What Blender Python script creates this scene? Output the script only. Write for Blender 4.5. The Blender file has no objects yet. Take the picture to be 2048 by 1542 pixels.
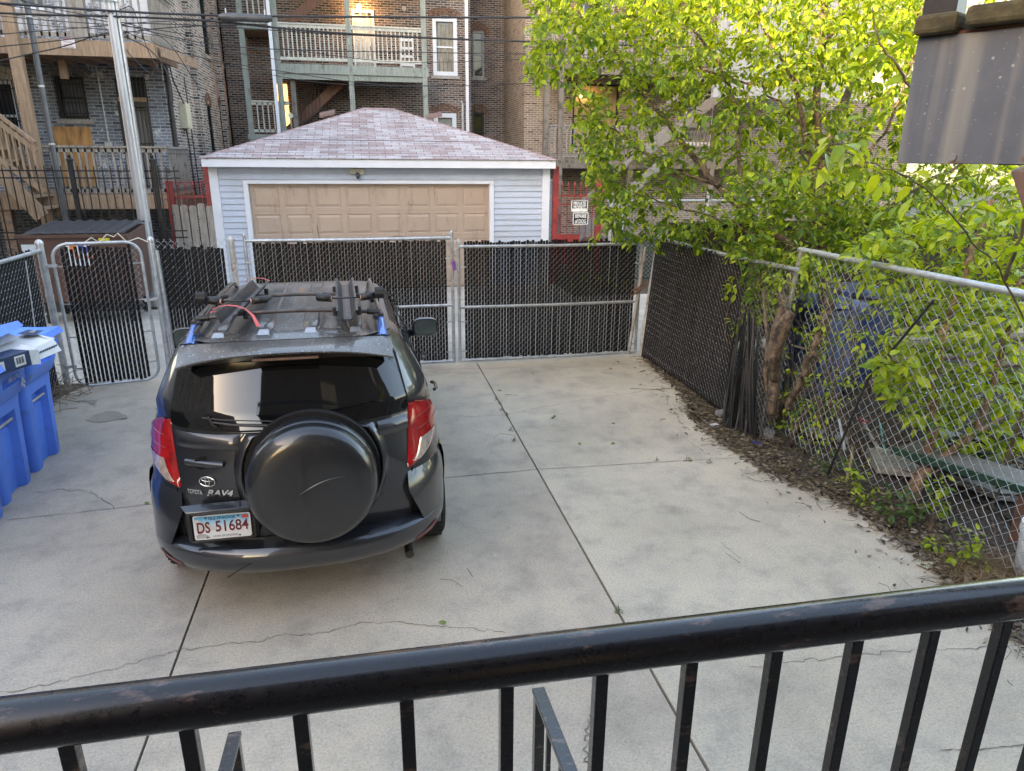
import bpy, math, random
from math import sin, cos, pi, sqrt, radians, atan2
from mathutils import Vector, Matrix

# ---------------------------------------------------------------- camera, world, sun, exposure
scene = bpy.context.scene
COL = scene.collection
CAM_H = 2.57
cam_data = bpy.data.cameras.new("camera"); cam = bpy.data.objects.new("camera", cam_data); COL.objects.link(cam)
cam_data.sensor_width = 36.0; cam_data.lens = 1390.0/2048.0*36.0
cam_data.clip_start = 0.05; cam_data.clip_end = 500
RW = ((0.9794298, -0.05555903, 0.19398571), (-0.20165903, -0.30349349, 0.93124934), (0.00713409, -0.95121233, -0.30845455))
M = Matrix([[RW[i][0], -RW[i][1], -RW[i][2], (0, 0, CAM_H)[i]] for i in range(3)] + [[0, 0, 0, 1]])
cam.matrix_world = M
scene.camera = cam
SUN_EL = radians(15.5); SX, SY = -0.82, -0.572
world = bpy.data.worlds.new("World"); scene.world = world; world.use_nodes = True
wn = world.node_tree; wn.nodes.clear()
sky = wn.nodes.new('ShaderNodeTexSky'); sky.sky_type = 'NISHITA'; sky.sun_disc = False
sky.sun_elevation = SUN_EL; sky.sun_rotation = atan2(SX, SY)
sky.air_density = 1.0; sky.dust_density = 2.0; sky.ozone_density = 1.0
bg = wn.nodes.new('ShaderNodeBackground'); bg.inputs[1].default_value = 0.15
wo = wn.nodes.new('ShaderNodeOutputWorld')
wn.links.new(sky.outputs[0], bg.inputs[0]); wn.links.new(bg.outputs[0], wo.inputs[0])
sd = bpy.data.lights.new("sun", 'SUN'); sd.energy = 2.7; sd.angle = radians(0.6); sd.color = (1.0, 0.82, 0.50)
sun = bpy.data.objects.new("sun", sd); COL.objects.link(sun)
tosun = Vector((SX*cos(SUN_EL), SY*cos(SUN_EL), sin(SUN_EL)))
sun.rotation_euler = tosun.to_track_quat('Z', 'Y').to_euler()
scene.view_settings.view_transform = 'Standard'; scene.view_settings.look = 'None'
scene.view_settings.exposure = 3.3; scene.view_settings.gamma = 1.0
scene.view_settings.use_white_balance = True; scene.view_settings.white_balance_temperature = 8000; scene.view_settings.white_balance_tint = 14
scene.cycles.max_bounces = 6; scene.cycles.transparent_max_bounces = 6
try: scene.cycles.use_denoising = True
except Exception: pass

# ---------------------------------------------------------------- survey helpers: turn a measured sight line into a point in the place
def ray(x, y):
    v = (x-1024.0, y-771.0, 1390.0)
    return Vector([RW[i][0]*v[0]+RW[i][1]*v[1]+RW[i][2]*v[2] for i in range(3)])
O = Vector((0, 0, CAM_H))
def onZ(x, y, z=0.0): r = ray(x, y); return O + r*((z-CAM_H)/r.z)
def onY(x, y, Y): r = ray(x, y); return O + r*(Y/r.y)
def onX(x, y, X): r = ray(x, y); return O + r*(X/r.x)
def onD(x, y, d): return O + ray(x, y)*(d/1390.0)

# ---------------------------------------------------------------- mesh builder
class MB:
    def __init__(s, P=None): s.v = []; s.f = []; s.P = P; s.a = None
    def add(s, vs, fs):
        n = len(s.v)
        s.v.extend([tuple(s.P(*p)) for p in vs] if s.P else [tuple(p) for p in vs])
        s.f.extend([tuple(i+n for i in q) for q in fs]); return s
    def quad(s, a, b, c, d): return s.add([a, b, c, d], [(0, 1, 2, 3)])
    def poly(s, pts): return s.add(pts, [tuple(range(len(pts)))])
    def box(s, x0, x1, y0, y1, z0, z1):
        return s.add([(x0,y0,z0),(x1,y0,z0),(x1,y1,z0),(x0,y1,z0),(x0,y0,z1),(x1,y0,z1),(x1,y1,z1),(x0,y1,z1)],
                     [(0,3,2,1),(4,5,6,7),(0,1,5,4),(1,2,6,5),(2,3,7,6),(3,0,4,7)])
    def beam(s, p, q, w, h, up=(0,0,1)):
        p = Vector(p); q = Vector(q); d = (q-p).normalized(); u = Vector(up)
        if abs(d.dot(u)) > .98: u = Vector((0,1,0))
        r = d.cross(u).normalized(); u = r.cross(d)
        vs = []
        for e in (p, q):
            for a, b in ((-1,-1),(1,-1),(1,1),(-1,1)): vs.append(e + r*(a*w/2) + u*(b*h/2))
        return s.add(vs, [(0,1,2,3),(7,6,5,4),(0,4,5,1),(1,5,6,2),(2,6,7,3),(3,7,4,0)])
    def tube(s, pts, r, n=8, cap=True):
        pts = [Vector(p) for p in pts]; m = len(pts)
        rs = r if isinstance(r, (list, tuple)) else [r]*m
        vs = []; ref = None
        for i, p in enumerate(pts):
            d = (pts[min(i+1, m-1)] - pts[max(i-1, 0)])
            d = d.normalized() if d.length > 1e-9 else Vector((0,0,1))
            if ref is None:
                ref = Vector((0,0,1)) if abs(d.z) < .9 else Vector((1,0,0))
            a = d.cross(ref)
            a = a.normalized() if a.length > 1e-6 else d.cross(Vector((0,1,0.1))).normalized()
            b = d.cross(a).normalized(); ref = a.cross(d)
            for k in range(n):
                t = 2*pi*k/n; vs.append(p + a*(cos(t)*rs[i]) + b*(sin(t)*rs[i]))
        fs = [(i*n+k, i*n+(k+1)%n, (i+1)*n+(k+1)%n, (i+1)*n+k) for i in range(m-1) for k in range(n)]
        if cap: fs += [tuple(range(n))[::-1], tuple((m-1)*n+k for k in range(n))]
        return s.add(vs, fs)
    def grid(s, rows, close_u=False, flip=False):
        n = len(rows[0]); vs = [p for r in rows for p in r]; fs = []
        for i in range(len(rows)-1):
            for k in range(n if close_u else n-1):
                q = (i*n+k, i*n+(k+1)%n, (i+1)*n+(k+1)%n, (i+1)*n+k)
                fs.append(q[::-1] if flip else q)
        return s.add(vs, fs)
    def lathe(s, prof, n=24, axis='z', c=(0,0,0)):
        rows = []
        for r, h in prof:
            row = []
            for k in range(n):
                t = 2*pi*k/n
                if axis == 'z': row.append((c[0]+r*cos(t), c[1]+r*sin(t), c[2]+h))
                elif axis == 'y': row.append((c[0]+r*cos(t), c[1]+h, c[2]+r*sin(t)))
                else: row.append((c[0]+h, c[1]+r*cos(t), c[2]+r*sin(t)))
            rows.append(row)
        return s.grid(rows, close_u=True)
    def prism(s, pts2, d0, d1, T):
        n = len(pts2); vs = [T(a, b, d0) for a, b in pts2] + [T(a, b, d1) for a, b in pts2]
        return s.add(vs, [tuple(range(n)), tuple(range(2*n-1, n-1, -1))] + [(i, i+n, (i+1)%n+n, (i+1)%n) for i in range(n)])
    def build(s, name, mat, parent=None, smooth=False, bevel=0, sub=0, fix=True, attr=None):
        me = bpy.data.meshes.new(name); me.from_pydata(s.v, [], s.f)
        if fix:
            import bmesh
            bm = bmesh.new(); bm.from_mesh(me)
            bmesh.ops.recalc_face_normals(bm, faces=bm.faces); bm.to_mesh(me); bm.free()
        if attr is not None:
            at = me.attributes.new("lv", 'FLOAT', 'FACE'); at.data.foreach_set("value", attr)
        o = bpy.data.objects.new(name, me); COL.objects.link(o)
        for m in (mat if isinstance(mat, (list, tuple)) else [mat]): me.materials.append(m)
        if smooth: me.polygons.foreach_set("use_smooth", [True]*len(me.polygons))
        if smooth == 'auto':
            md = o.modifiers.new("e", 'EDGE_SPLIT'); md.split_angle = radians(35)
        if bevel:
            b = o.modifiers.new("bevel", 'BEVEL'); b.width = bevel; b.segments = 2; b.limit_method = 'ANGLE'; b.angle_limit = radians(40)
        if sub:
            m_ = o.modifiers.new("sub", 'SUBSURF'); m_.levels = sub; m_.render_levels = sub
        me.update()
        if parent is not None: o.parent = parent
        return o

def tag(o, label, cat, group=None, kind=None):
    o['label'] = label; o['category'] = cat
    if group: o['group'] = group
    if kind: o['kind'] = kind
    return o
def thing(name, label, cat, loc=(0,0,0), rz=0, group=None):
    o = bpy.data.objects.new(name, None); COL.objects.link(o); o.location = loc; o.rotation_euler = (0,0,rz)
    o.empty_display_size = .2
    return tag(o, label, cat, group)
def struct(o, cat=None):
    o['kind'] = 'structure'
    if cat: o['label'] = cat[0]; o['category'] = cat[1]
    return o
def copy_tree(o, parent=None, loc=None, rz=None, label=None):
    c = o.copy(); COL.objects.link(c); c.parent = parent
    if loc is not None: c.location = loc
    if rz is not None: c.rotation_euler = (0,0,rz)
    if label: c['label'] = label
    for ch in list(o.children): copy_tree(ch, c)
    return c

# ---------------------------------------------------------------- materials
def newmat(name):
    m = bpy.data.materials.new(name); m.use_nodes = True
    nt = m.node_tree; b = nt.nodes['Principled BSDF']; return m, nt, b
def N(nt, t, **kw):
    n = nt.nodes.new(t)
    for k, v in kw.items(): setattr(n, k, v)
    return n
def pos_node(nt): return nt.nodes.new('ShaderNodeNewGeometry').outputs['Position']
def noise(nt, vec, scale, detail=4, rough=.6, scl=None):
    if scl:
        mp = N(nt, 'ShaderNodeMapping'); mp.inputs['Scale'].default_value = scl; nt.links.new(vec, mp.inputs[0]); vec = mp.outputs[0]
    n = N(nt, 'ShaderNodeTexNoise'); n.inputs['Scale'].default_value = scale; n.inputs['Detail'].default_value = detail
    n.inputs['Roughness'].default_value = rough; nt.links.new(vec, n.inputs['Vector']); return n.outputs[0]
def ramp(nt, fac, stops):
    r = N(nt, 'ShaderNodeValToRGB'); el = r.color_ramp.elements
    el[0].position = stops[0][0]; el[0].color = (*stops[0][1], 1)
    el[1].position = stops[-1][0]; el[1].color = (*stops[-1][1], 1)
    for p, c in stops[1:-1]:
        e = el.new(p); e.color = (*c, 1)
    nt.links.new(fac, r.inputs[0]); return r.outputs[0]
def mix(nt, a, b, fac, mode='MIX'):
    m = N(nt, 'ShaderNodeMix', data_type='RGBA', blend_type=mode)
    for s, v in ((m.inputs[0], fac), (m.inputs[6], a), (m.inputs[7], b)):
        if hasattr(v, 'is_output') or isinstance(v, bpy.types.NodeSocket): nt.links.new(v, s)
        elif isinstance(v, (int, float)): s.default_value = v
        else: s.default_value = (*v, 1)
    return m.outputs[2]
def bump(nt, b, h, strength=.3, dist=.01):
    n = N(nt, 'ShaderNodeBump'); n.inputs['Strength'].default_value = strength; n.inputs['Distance'].default_value = dist
    nt.links.new(h, n.inputs['Height']); nt.links.new(n.outputs[0], b.inputs['Normal'])
def plain(name, c, rough=.6, metal=0, var=.15, vs=8, dirt=None, coat=0, bmp=0, bs=60, stretch=None, local=True):
    m, nt, b = newmat(name)
    vec = N(nt, 'ShaderNodeTexCoord').outputs['Object'] if local else pos_node(nt)
    f = noise(nt, vec, vs, 5, .65, stretch)
    lo = tuple(max(0, x*(1-var*1.6)) for x in c); hi = tuple(min(1, x*(1+var*1.6)) for x in c)
    colr = ramp(nt, f, [(.25, lo), (.75, hi)])
    if dirt:
        g = noise(nt, vec, dirt[1], 6, .7); g = ramp(nt, g, [(dirt[2], (0,0,0)), (min(1, dirt[2]+.12), (1,1,1))])
        colr = mix(nt, colr, dirt[0], g)
    nt.links.new(colr, b.inputs['Base Color'])
    b.inputs['Roughness'].default_value = rough; b.inputs['Metallic'].default_value = metal
    if coat: b.inputs['Coat Weight'].default_value = coat; b.inputs['Coat Roughness'].default_value = .05
    if bmp: bump(nt, b, noise(nt, vec, bs, 4, .6, stretch), bmp, .01)
    return m
def brick_mat(name, c1, c2, mortar, bias=0, dark=(.03,.025,.022), stain=.35, bumpy=.5, bw=.212, bh=.0675, darkp=.6, paint=None):
    m, nt, b = newmat(name)
    p = pos_node(nt); sx = N(nt, 'ShaderNodeSeparateXYZ'); nt.links.new(p, sx.inputs[0])
    ad = N(nt, 'ShaderNodeMath', operation='ADD'); nt.links.new(sx.outputs[0], ad.inputs[0]); nt.links.new(sx.outputs[1], ad.inputs[1])
    cb = N(nt, 'ShaderNodeCombineXYZ'); nt.links.new(ad.outputs[0], cb.inputs[0]); nt.links.new(sx.outputs[2], cb.inputs[1])
    # wobble the courses a little
    wob = N(nt, 'ShaderNodeTexNoise'); wob.inputs['Scale'].default_value = 9; nt.links.new(p, wob.inputs['Vector'])
    vm = N(nt, 'ShaderNodeVectorMath', operation='MULTIPLY_ADD'); nt.links.new(wob.outputs[1], vm.inputs[0]); vm.inputs[1].default_value = (.012, .012, 0)
    nt.links.new(cb.outputs[0], vm.inputs[2])
    bt = N(nt, 'ShaderNodeTexBrick'); bt.inputs['Scale'].default_value = 1
    bt.inputs['Brick Width'].default_value = bw; bt.inputs['Row Height'].default_value = bh
    bt.inputs['Mortar Size'].default_value = .0115; bt.inputs['Mortar Smooth'].default_value = .25; bt.inputs['Bias'].default_value = bias
    bt.inputs[1].default_value = (*c1, 1); bt.inputs[2].default_value = (*c2, 1); bt.inputs[3].default_value = (*mortar, 1)
    nt.links.new(vm.outputs[0], bt.inputs[0])
    # second brick lookup (random per brick) for burnt bricks
    b2 = N(nt, 'ShaderNodeTexBrick'); b2.inputs['Scale'].default_value = 1
    b2.inputs['Brick Width'].default_value = bw; b2.inputs['Row Height'].default_value = bh; b2.inputs['Mortar Size'].default_value = 0
    b2.inputs[1].default_value = (0,0,0,1); b2.inputs[2].default_value = (1,1,1,1); b2.inputs[3].default_value = (0,0,0,1); b2.offset = .5
    nt.links.new(vm.outputs[0], b2.inputs[0])
    dk = ramp(nt, b2.outputs[0], [(darkp, (0,0,0)), (min(1, darkp+.2), (1,1,1))])
    inv = N(nt, 'ShaderNodeMath', operation='SUBTRACT'); inv.inputs[0].default_value = 1; nt.links.new(bt.outputs[1], inv.inputs[1])
    mu = N(nt, 'ShaderNodeMath', operation='MULTIPLY'); nt.links.new(dk, mu.inputs[0]); nt.links.new(inv.outputs[0], mu.inputs[1])
    c = mix(nt, bt.outputs[0], dark, mu.outputs[0])
    big = noise(nt, p, .9, 5, .7); fine = noise(nt, p, 35, 3, .6)
    c = mix(nt, c, ramp(nt, big, [(.3, (1-stain,)*3), (.7, (1+stain*.4,)*3)]), 1.0, 'MULTIPLY')
    c = mix(nt, c, ramp(nt, fine, [(.3, (.75,)*3), (.7, (1.2,)*3)]), 1.0, 'MULTIPLY')
    if paint:
        pf = noise(nt, p, paint[1], 6, .75); mz = N(nt, 'ShaderNodeMapRange'); mz.inputs[1].default_value = 4.5; mz.inputs[2].default_value = 5.2; mz.inputs[4].default_value = .14; nt.links.new(sx.outputs[2], mz.inputs[0]); az = N(nt, 'ShaderNodeMath', operation='ADD'); nt.links.new(pf, az.inputs[0]); nt.links.new(mz.outputs[0], az.inputs[1]); pf = az.outputs[0]; pf = ramp(nt, pf, [(paint[2], (0,0,0)), (paint[2]+.06, (1,1,1))])
        c = mix(nt, c, paint[0], pf)
    nt.links.new(c, b.inputs['Base Color']); b.inputs['Roughness'].default_value = .9
    h = N(nt, 'ShaderNodeMath', operation='SUBTRACT'); h.inputs[0].default_value = 1; nt.links.new(bt.outputs[1], h.inputs[1])
    h2 = N(nt, 'ShaderNodeMath', operation='MULTIPLY_ADD'); nt.links.new(fine, h2.inputs[0]); h2.inputs[1].default_value = .5; nt.links.new(h.outputs[0], h2.inputs[2])
    bump(nt, b, h2.outputs[0], bumpy, .012)
    return m
def emis(name, c, s):
    m, nt, b = newmat(name); b.inputs['Emission Color'].default_value = (*c, 1); b.inputs['Emission Strength'].default_value = s
    b.inputs['Base Color'].default_value = (*c, 1); return m
def leafmat(name, lo, mid, hi, trans=.45):
    m, nt, b = newmat(name)
    at = N(nt, 'ShaderNodeAttribute'); at.attribute_name = "lv"
    c = ramp(nt, at.outputs['Fac'], [(0, lo), (.5, mid), (1, hi)])
    nt.links.new(c, b.inputs['Base Color']); b.inputs['Roughness'].default_value = .42
    b.inputs['Specular IOR Level'].default_value = .35
    tr = N(nt, 'ShaderNodeBsdfTranslucent')
    c2 = mix(nt, c, (1.9, 1.45, .4), 1.0, 'MULTIPLY'); nt.links.new(c2, tr.inputs[0])
    ms = N(nt, 'ShaderNodeMixShader'); ms.inputs[0].default_value = trans
    nt.links.new(b.outputs[0], ms.inputs[1]); nt.links.new(tr.outputs[0], ms.inputs[2])
    nt.links.new(ms.outputs[0], nt.nodes['Material Output'].inputs[0]); return m

MT = {}
MT['galv'] = plain('galvanised_steel', (.42,.44,.46), .42, .55, .22, 14, ((.20,.17,.13), 5, .66))
MT['galv_rust'] = plain('galvanised_rusty', (.42,.41,.39), .55, .4, .25, 9, ((.22,.11,.05), 6, .52))
MT['wire'] = plain('fence_wire', (.36,.37,.38), .45, .4, .15, 6)
MT['slat'] = plain('black_slat', (.0075,.0075,.008), .45, 0, .55, 1.0, ((.035,.032,.028), 1.0, .62), 0, 0, 60, (24,24,.5))
MT['slat_dusty'] = plain('dusty_slat', (.017,.016,.016), .55, 0, .5, 1.0, ((.045,.04,.034), 1.0, .56), 0, 0, 60, (24,24,.6))
MT['blackiron'] = plain('black_iron', (.012,.012,.014), .4, .2, .3, 12)
MT['white_paint'] = plain('white_trim', (.58,.60,.66), .55, 0, .05, 3, ((.45,.43,.40), 5, .68))
MT['glass'] = plain('window_glass', (.015,.018,.022), .06, 0, .2, 2)
MT['glass_grey'] = plain('curtained_glass', (.12,.13,.14), .08, 0, .3, 5)
MT['red'] = plain('red_paint', (.25,.028,.026), .5, 0, .3, 6, ((.10,.05,.04), 9, .57))
MT['rust'] = plain('rust', (.13,.055,.03), .8, 0, .4, 20)
MT['rubber'] = plain('rubber', (.012,.012,.012), .75, 0, .3, 20)
MT['blackplastic'] = plain('black_plastic', (.014,.014,.015), .5, 0, .3, 10)
def wood(name, c, var=.3, rough=.8, dirt=None, st=(1,1,.12)):
    return plain(name, c, rough, 0, var, 22, dirt, 0, .35, 40, st)
MT['pine'] = wood('tan_treated_wood', (.30,.20,.13), .28, .75, ((.20,.13,.08), 3, .6))
MT['pinedeck'] = wood('weathered_tan_wood', (.27,.175,.115), .3, .8, ((.13,.10,.08), 4, .55), (.15,1,1))
MT['palewood'] = wood('pale_weathered_wood', (.26,.23,.20), .25, .8, ((.12,.10,.085), 4, .55))
MT['greenwood'] = wood('green_grey_painted_wood', (.20,.225,.205), .22, .75, ((.10,.105,.09), 3.5, .56))
MT['greywood'] = wood('grey_weathered_wood', (.13,.115,.10), .35, .85, ((.055,.048,.04), 4, .5))
MT['browndark'] = wood('dark_brown_wood', (.036,.022,.017), .3, .75, ((.07,.05,.035), 4, .62))
MT['brownstair'] = wood('brown_stair_wood', (.115,.05,.03), .3, .7)
MT['bark'] = plain('bark', (.125,.088,.06), .95, 0, .6, 30, ((.035,.026,.02), 14, .48), 0, 1.0, 45, (1,1,.4))
MT['barkdark'] = plain('dark_bark', (.055,.042,.034), .9, 0, .5, 30, None, 0, .8, 40, (1,1,.3))
MT['twig'] = plain('twig', (.13,.10,.05), .8, 0, .4, 10)
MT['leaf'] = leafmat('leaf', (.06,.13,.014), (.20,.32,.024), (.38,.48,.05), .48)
MT['leafdark'] = leafmat('leaf_dark', (.02,.055,.012), (.05,.11,.02), (.09,.16,.03), .3)
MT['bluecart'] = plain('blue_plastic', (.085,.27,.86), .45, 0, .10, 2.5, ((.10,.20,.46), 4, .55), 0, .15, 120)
MT['brick_side'] = brick_mat('brown_common_brick', (.24,.155,.12), (.36,.28,.22), (.50,.46,.42), 0, (.045,.035,.032), .4, darkp=.52)
MT['brick_mid'] = brick_mat('mixed_common_brick', (.115,.068,.055), (.18,.125,.095), (.32,.285,.265), 0, (.04,.03,.027), .38, darkp=.5)
MT['brick_tan'] = brick_mat('tan_common_brick', (.18,.13,.10), (.26,.205,.16), (.36,.33,.30), 0, (.09,.055,.04), .3, darkp=.7)
MT['brick_grey'] = brick_mat('grey_painted_brick', (.155,.175,.21), (.21,.235,.28), (.36,.38,.42), 0, (.09,.10,.12), .35, paint=((.50,.50,.53), 3.2, .57))
MT['arch'] = plain('arch_brick', (.14,.075,.05), .9, 0, .45, 14)
MT['stone'] = plain('stone_sill', (.30,.28,.26), .85, 0, .2, 8)

for k_ in ('slat','slat_dusty'):
    b_ = MT[k_].node_tree.nodes['Principled BSDF']; b_.inputs['Roughness'].default_value = .75; b_.inputs['Specular IOR Level'].default_value = .18
# ---------------------------------------------------------------- ground
def concrete(name, c, seed, scale=1.0):
    m, nt, b = newmat(name); p = pos_node(nt)
    mp = N(nt, 'ShaderNodeMapping'); mp.inputs['Location'].default_value = (seed*3.1, seed*1.7, 0); nt.links.new(p, mp.inputs[0]); v = mp.outputs[0]
    big = noise(nt, v, .55*scale, 6, .62); midn = noise(nt, v, 3.2, 5, .7); fine = noise(nt, v, 75, 4, .7); grit = noise(nt, v, 260, 2, .5)
    col = ramp(nt, big, [(.28, tuple(x*.72 for x in c)), (.5, tuple(x*.97 for x in c)), (.72, tuple(min(1, x*1.2) for x in c))])
    col = mix(nt, col, ramp(nt, midn, [(.28, (.72,.73,.75)), (.5, (1,1,1)), (.75, (1.12,1.09,1.04))]), 1.0, 'MULTIPLY')
    col = mix(nt, col, ramp(nt, fine, [(.30, (.72,.72,.72)), (.52, (1,1,1)), (.72, (1.14,1.14,1.13))]), 1.0, 'MULTIPLY')
    col = mix(nt, col, ramp(nt, grit, [(.30, (.72,.72,.72)), (.5, (1,1,1)), (.72, (1.16,1.16,1.16))]), 1.0, 'MULTIPLY')
    # sandy/rusty bloom and darker stains
    s1 = noise(nt, v, 1.1, 6, .75); col = mix(nt, col, (c[0]*1.10, c[1]*.98, c[2]*.82), ramp(nt, s1, [(.58, (0,0,0)), (.80, (.45,)*3)]))
    s2 = noise(nt, v, 1.9, 7, .8, (1, .7, 1)); col = mix(nt, col, tuple(x*.62 for x in c), ramp(nt, s2, [(.56, (0,0,0)), (.78, (.5,)*3)]))
    s3 = noise(nt, v, 9, 6, .8); col = mix(nt, col, tuple(x*.45 for x in c), ramp(nt, s3, [(.69, (0,0,0)), (.76, (.7,)*3)]))
    vor = N(nt, 'ShaderNodeTexVoronoi'); vor.inputs['Scale'].default_value = 28; nt.links.new(v, vor.inputs['Vector'])
    col = mix(nt, col, tuple(x*.3 for x in c), ramp(nt, vor.outputs[0], [(.035, (.8,)*3), (.06, (0,0,0))]))
    nt.links.new(col, b.inputs['Base Color']); b.inputs['Roughness'].default_value = .92
    bump(nt, b, mix(nt, fine, grit, .5), .45, .006)
    return m
CONC = concrete('driveway_concrete', (.46,.39,.31), 1)
ALLEY = concrete('alley_concrete', (.42,.38,.33), 2)
def dirtmat(name, a, bcol, d=(.02,.016,.012)):
    m, nt, b = newmat(name); p = pos_node(nt)
    n1 = noise(nt, p, 3, 6, .8); n2 = noise(nt, p, 55, 5, .75)
    col = ramp(nt, n2, [(.30, d), (.45, a), (.62, bcol), (.8, tuple(x*1.9 for x in bcol))])
    col = mix(nt, col, ramp(nt, n1, [(.3, (.65,)*3), (.7, (1.25,)*3)]), 1.0, 'MULTIPLY')
    nt.links.new(col, b.inputs['Base Color']); b.inputs['Roughness'].default_value = .97
    bump(nt, b, n2, 1.0, .03); return m
DIRT = dirtmat('dirt', (.055,.042,.032), (.115,.09,.068))
GAP = plain('joint_dirt', (.014,.012,.010), .95, 0, .4, 30)
CRK = plain('crack_line', (.13,.115,.095), .95, 0, .4, 30)

g = MB(); g.quad((-60,-40,-.03),(80,-40,-.03),(80,140,-.03),(-60,140,-.03))
struct(g.build('ground', DIRT), ('bare brown soil around the yards', 'ground'))
# driveway slabs with open joints
JL, JR = -1.126, 1.355
edge = [(3.66,8.95),(3.64,8.3),(3.60,7.9),(3.52,7.1),(3.30,6.4),(3.24,6.0),(3.27,5.65),(3.31,5.25),(3.33,4.8),(3.50,4.5),(3.60,4.28),(3.63,3.96),(3.63,3.53),(3.54,3.19),(3.50,2.9),(3.55,1.5),(3.6,-2)]
rr = random.Random(3)
edge2 = []
for a, b in zip(edge, edge[1:]):
    for k in range(6):
        t = k/6; edge2.append((a[0]+(b[0]-a[0])*t + rr.uniform(-.02,.02), a[1]+(b[1]-a[1])*t))
edge2.append(edge[-1])
drive = bpy.data.objects.new('driveway', None); COL.objects.link(drive); struct(drive, ('pale grey concrete driveway with dark joints', 'driveway'))
def slab(pts, m=CONC, z=0.0):
    mb = MB(); n = len(pts)
    mb.add([(x,y,z) for x,y in pts]+[(x,y,-.1) for x,y in pts], [tuple(range(n))]+[(i,i+n,(i+1)%n+n,(i+1)%n) for i in range(n)])
    return mb
YE = 8.83
slab([(-3.50,-2),(JL-.008,-2),(JL-.008,YE),(-2.6,YE),(-3.3,8.7),(-3.45,8.33),(-3.47,6)]).build('slab', concrete('grey_slab_concrete', (.44,.375,.305), 5), drive)
slab([(JL+.006,-2),(JR-.008,-2),(JR-.008,YE),(JL+.006,YE)]).build('slab', CONC, drive)
slab([(JR+.008,-2),(3.6,-2)] + [p for p in edge2[::-1][1:] if p[1] < YE] + [(3.66,YE),(JR+.008,YE)]).build('slab', concrete('sandy_slab_concrete', (.465,.405,.32), 9), drive)
mb = MB(); mb.quad((-3.4,-2,-.025),(3.2,-2,-.025),(3.2,8.8,-.025),(-3.4,8.8,-.025)); mb.build('joint_bed', GAP, drive)
def ribbon(mb, pts, w, z, jag=0, rnd=None, sub=6):
    P = []
    for a, b in zip(pts, pts[1:]):
        for k in range(sub):
            t = k/sub; p = Vector(a).lerp(Vector(b), t)
            if jag: p += Vector((rnd.uniform(-jag,jag), rnd.uniform(-jag,jag), 0))
            P.append(p)
    P.append(Vector(pts[-1])); rows = []
    for i, p in enumerate(P):
        d = P[min(i+1,len(P)-1)]-P[max(i-1,0)]; nrm = Vector((-d.y, d.x, 0)).normalized()
        ww = w*(rnd.uniform(.35,1.2) if rnd else 1)/2
        rows.append([(p.x-nrm.x*ww, p.y-nrm.y*ww, z),(p.x+nrm.x*ww, p.y+nrm.y*ww, z)])
    mb.grid(rows)
rc = random.Random(8)
def crack(pix, w=.006, jag=.018, z=.004):
    mb = MB(); ribbon(mb, [onZ(*p) for p in pix], w, z, jag, rc, 9); return mb.build('crack', CRK, drive)
crack([(0,1388),(120,1365),(240,1335),(330,1310),(355,1302),(440,1290),(520,1282),(560,1270),(640,1268),(720,1248),(790,1245),(860,1252),(930,1258),(1010,1266)], .0045, .014)
crack([(858,743),(905,738),(965,737),(1060,735),(1180,733),(1275,728)], .006)
crack([(875,829),(940,833),(1000,832),(1100,812),(1200,795),(1290,782),(1340,777)], .005)
crack([(60,985),(130,980),(180,984),(205,1000),(228,1018)], .006)
crack([(1192,1385),(1186,1420),(1178,1460),(1172,1510),(1178,1545)], .008)
crack([(1500,1335),(1590,1322),(1700,1312),(1790,1305),(1900,1298),(2048,1290)], .005)
crack([(18,1040),(150,1026),(301,1009),(600,978),(897,955),(1078,939),(1200,932),(1330,924),(1472,916)], .007, .004)
crack([(1880,1500),(1960,1500),(2048,1490)], .006, .004)
# damp stain patches by the walk gate
def blob(pix, mat, z, jag=.03, seed=1, parent=drive, name='stain'):
    r = random.Random(seed); pts = [onZ(*p) for p in pix]; out = []
    for a, b in zip(pts, pts[1:]+pts[:1]):
        for k in range(5): out.append(a.lerp(b, k/5)+Vector((r.uniform(-jag,jag), r.uniform(-jag,jag), 0)))
    mb = MB(); c = sum(out, Vector())/len(out)
    n = len(out); mb.add([(p.x,p.y,z) for p in out]+[(c.x,c.y,z)], [(i,(i+1)%n,n) for i in range(n)])
    return mb.build(name, mat, parent)
STAIN = concrete('damp_concrete', (.31,.265,.215), 4)
blob([(185,832),(215,822),(250,828),(258,838),(225,842),(195,846),(170,842)], STAIN, .005, .016, 2)
blob([(150,803),(195,800),(190,812),(175,806)], STAIN, .005, .012, 5)
# alley
mb = MB(); mb.quad((-30,8.8,-.012),(40,8.8,-.012),(40,13.25,-.012),(-30,13.25,-.012))
struct(mb.build('alley', ALLEY), ('worn concrete alley behind the fence', 'alley'))
mb = MB(); mb.quad((-3.0,13.25,-.006),(4.0,13.25,-.006),(4.0,14.7,-.006),(-3.0,14.7,-.006))
struct(mb.build('garage_apron', ALLEY), ('short concrete apron before the garage door', 'apron'))

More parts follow.
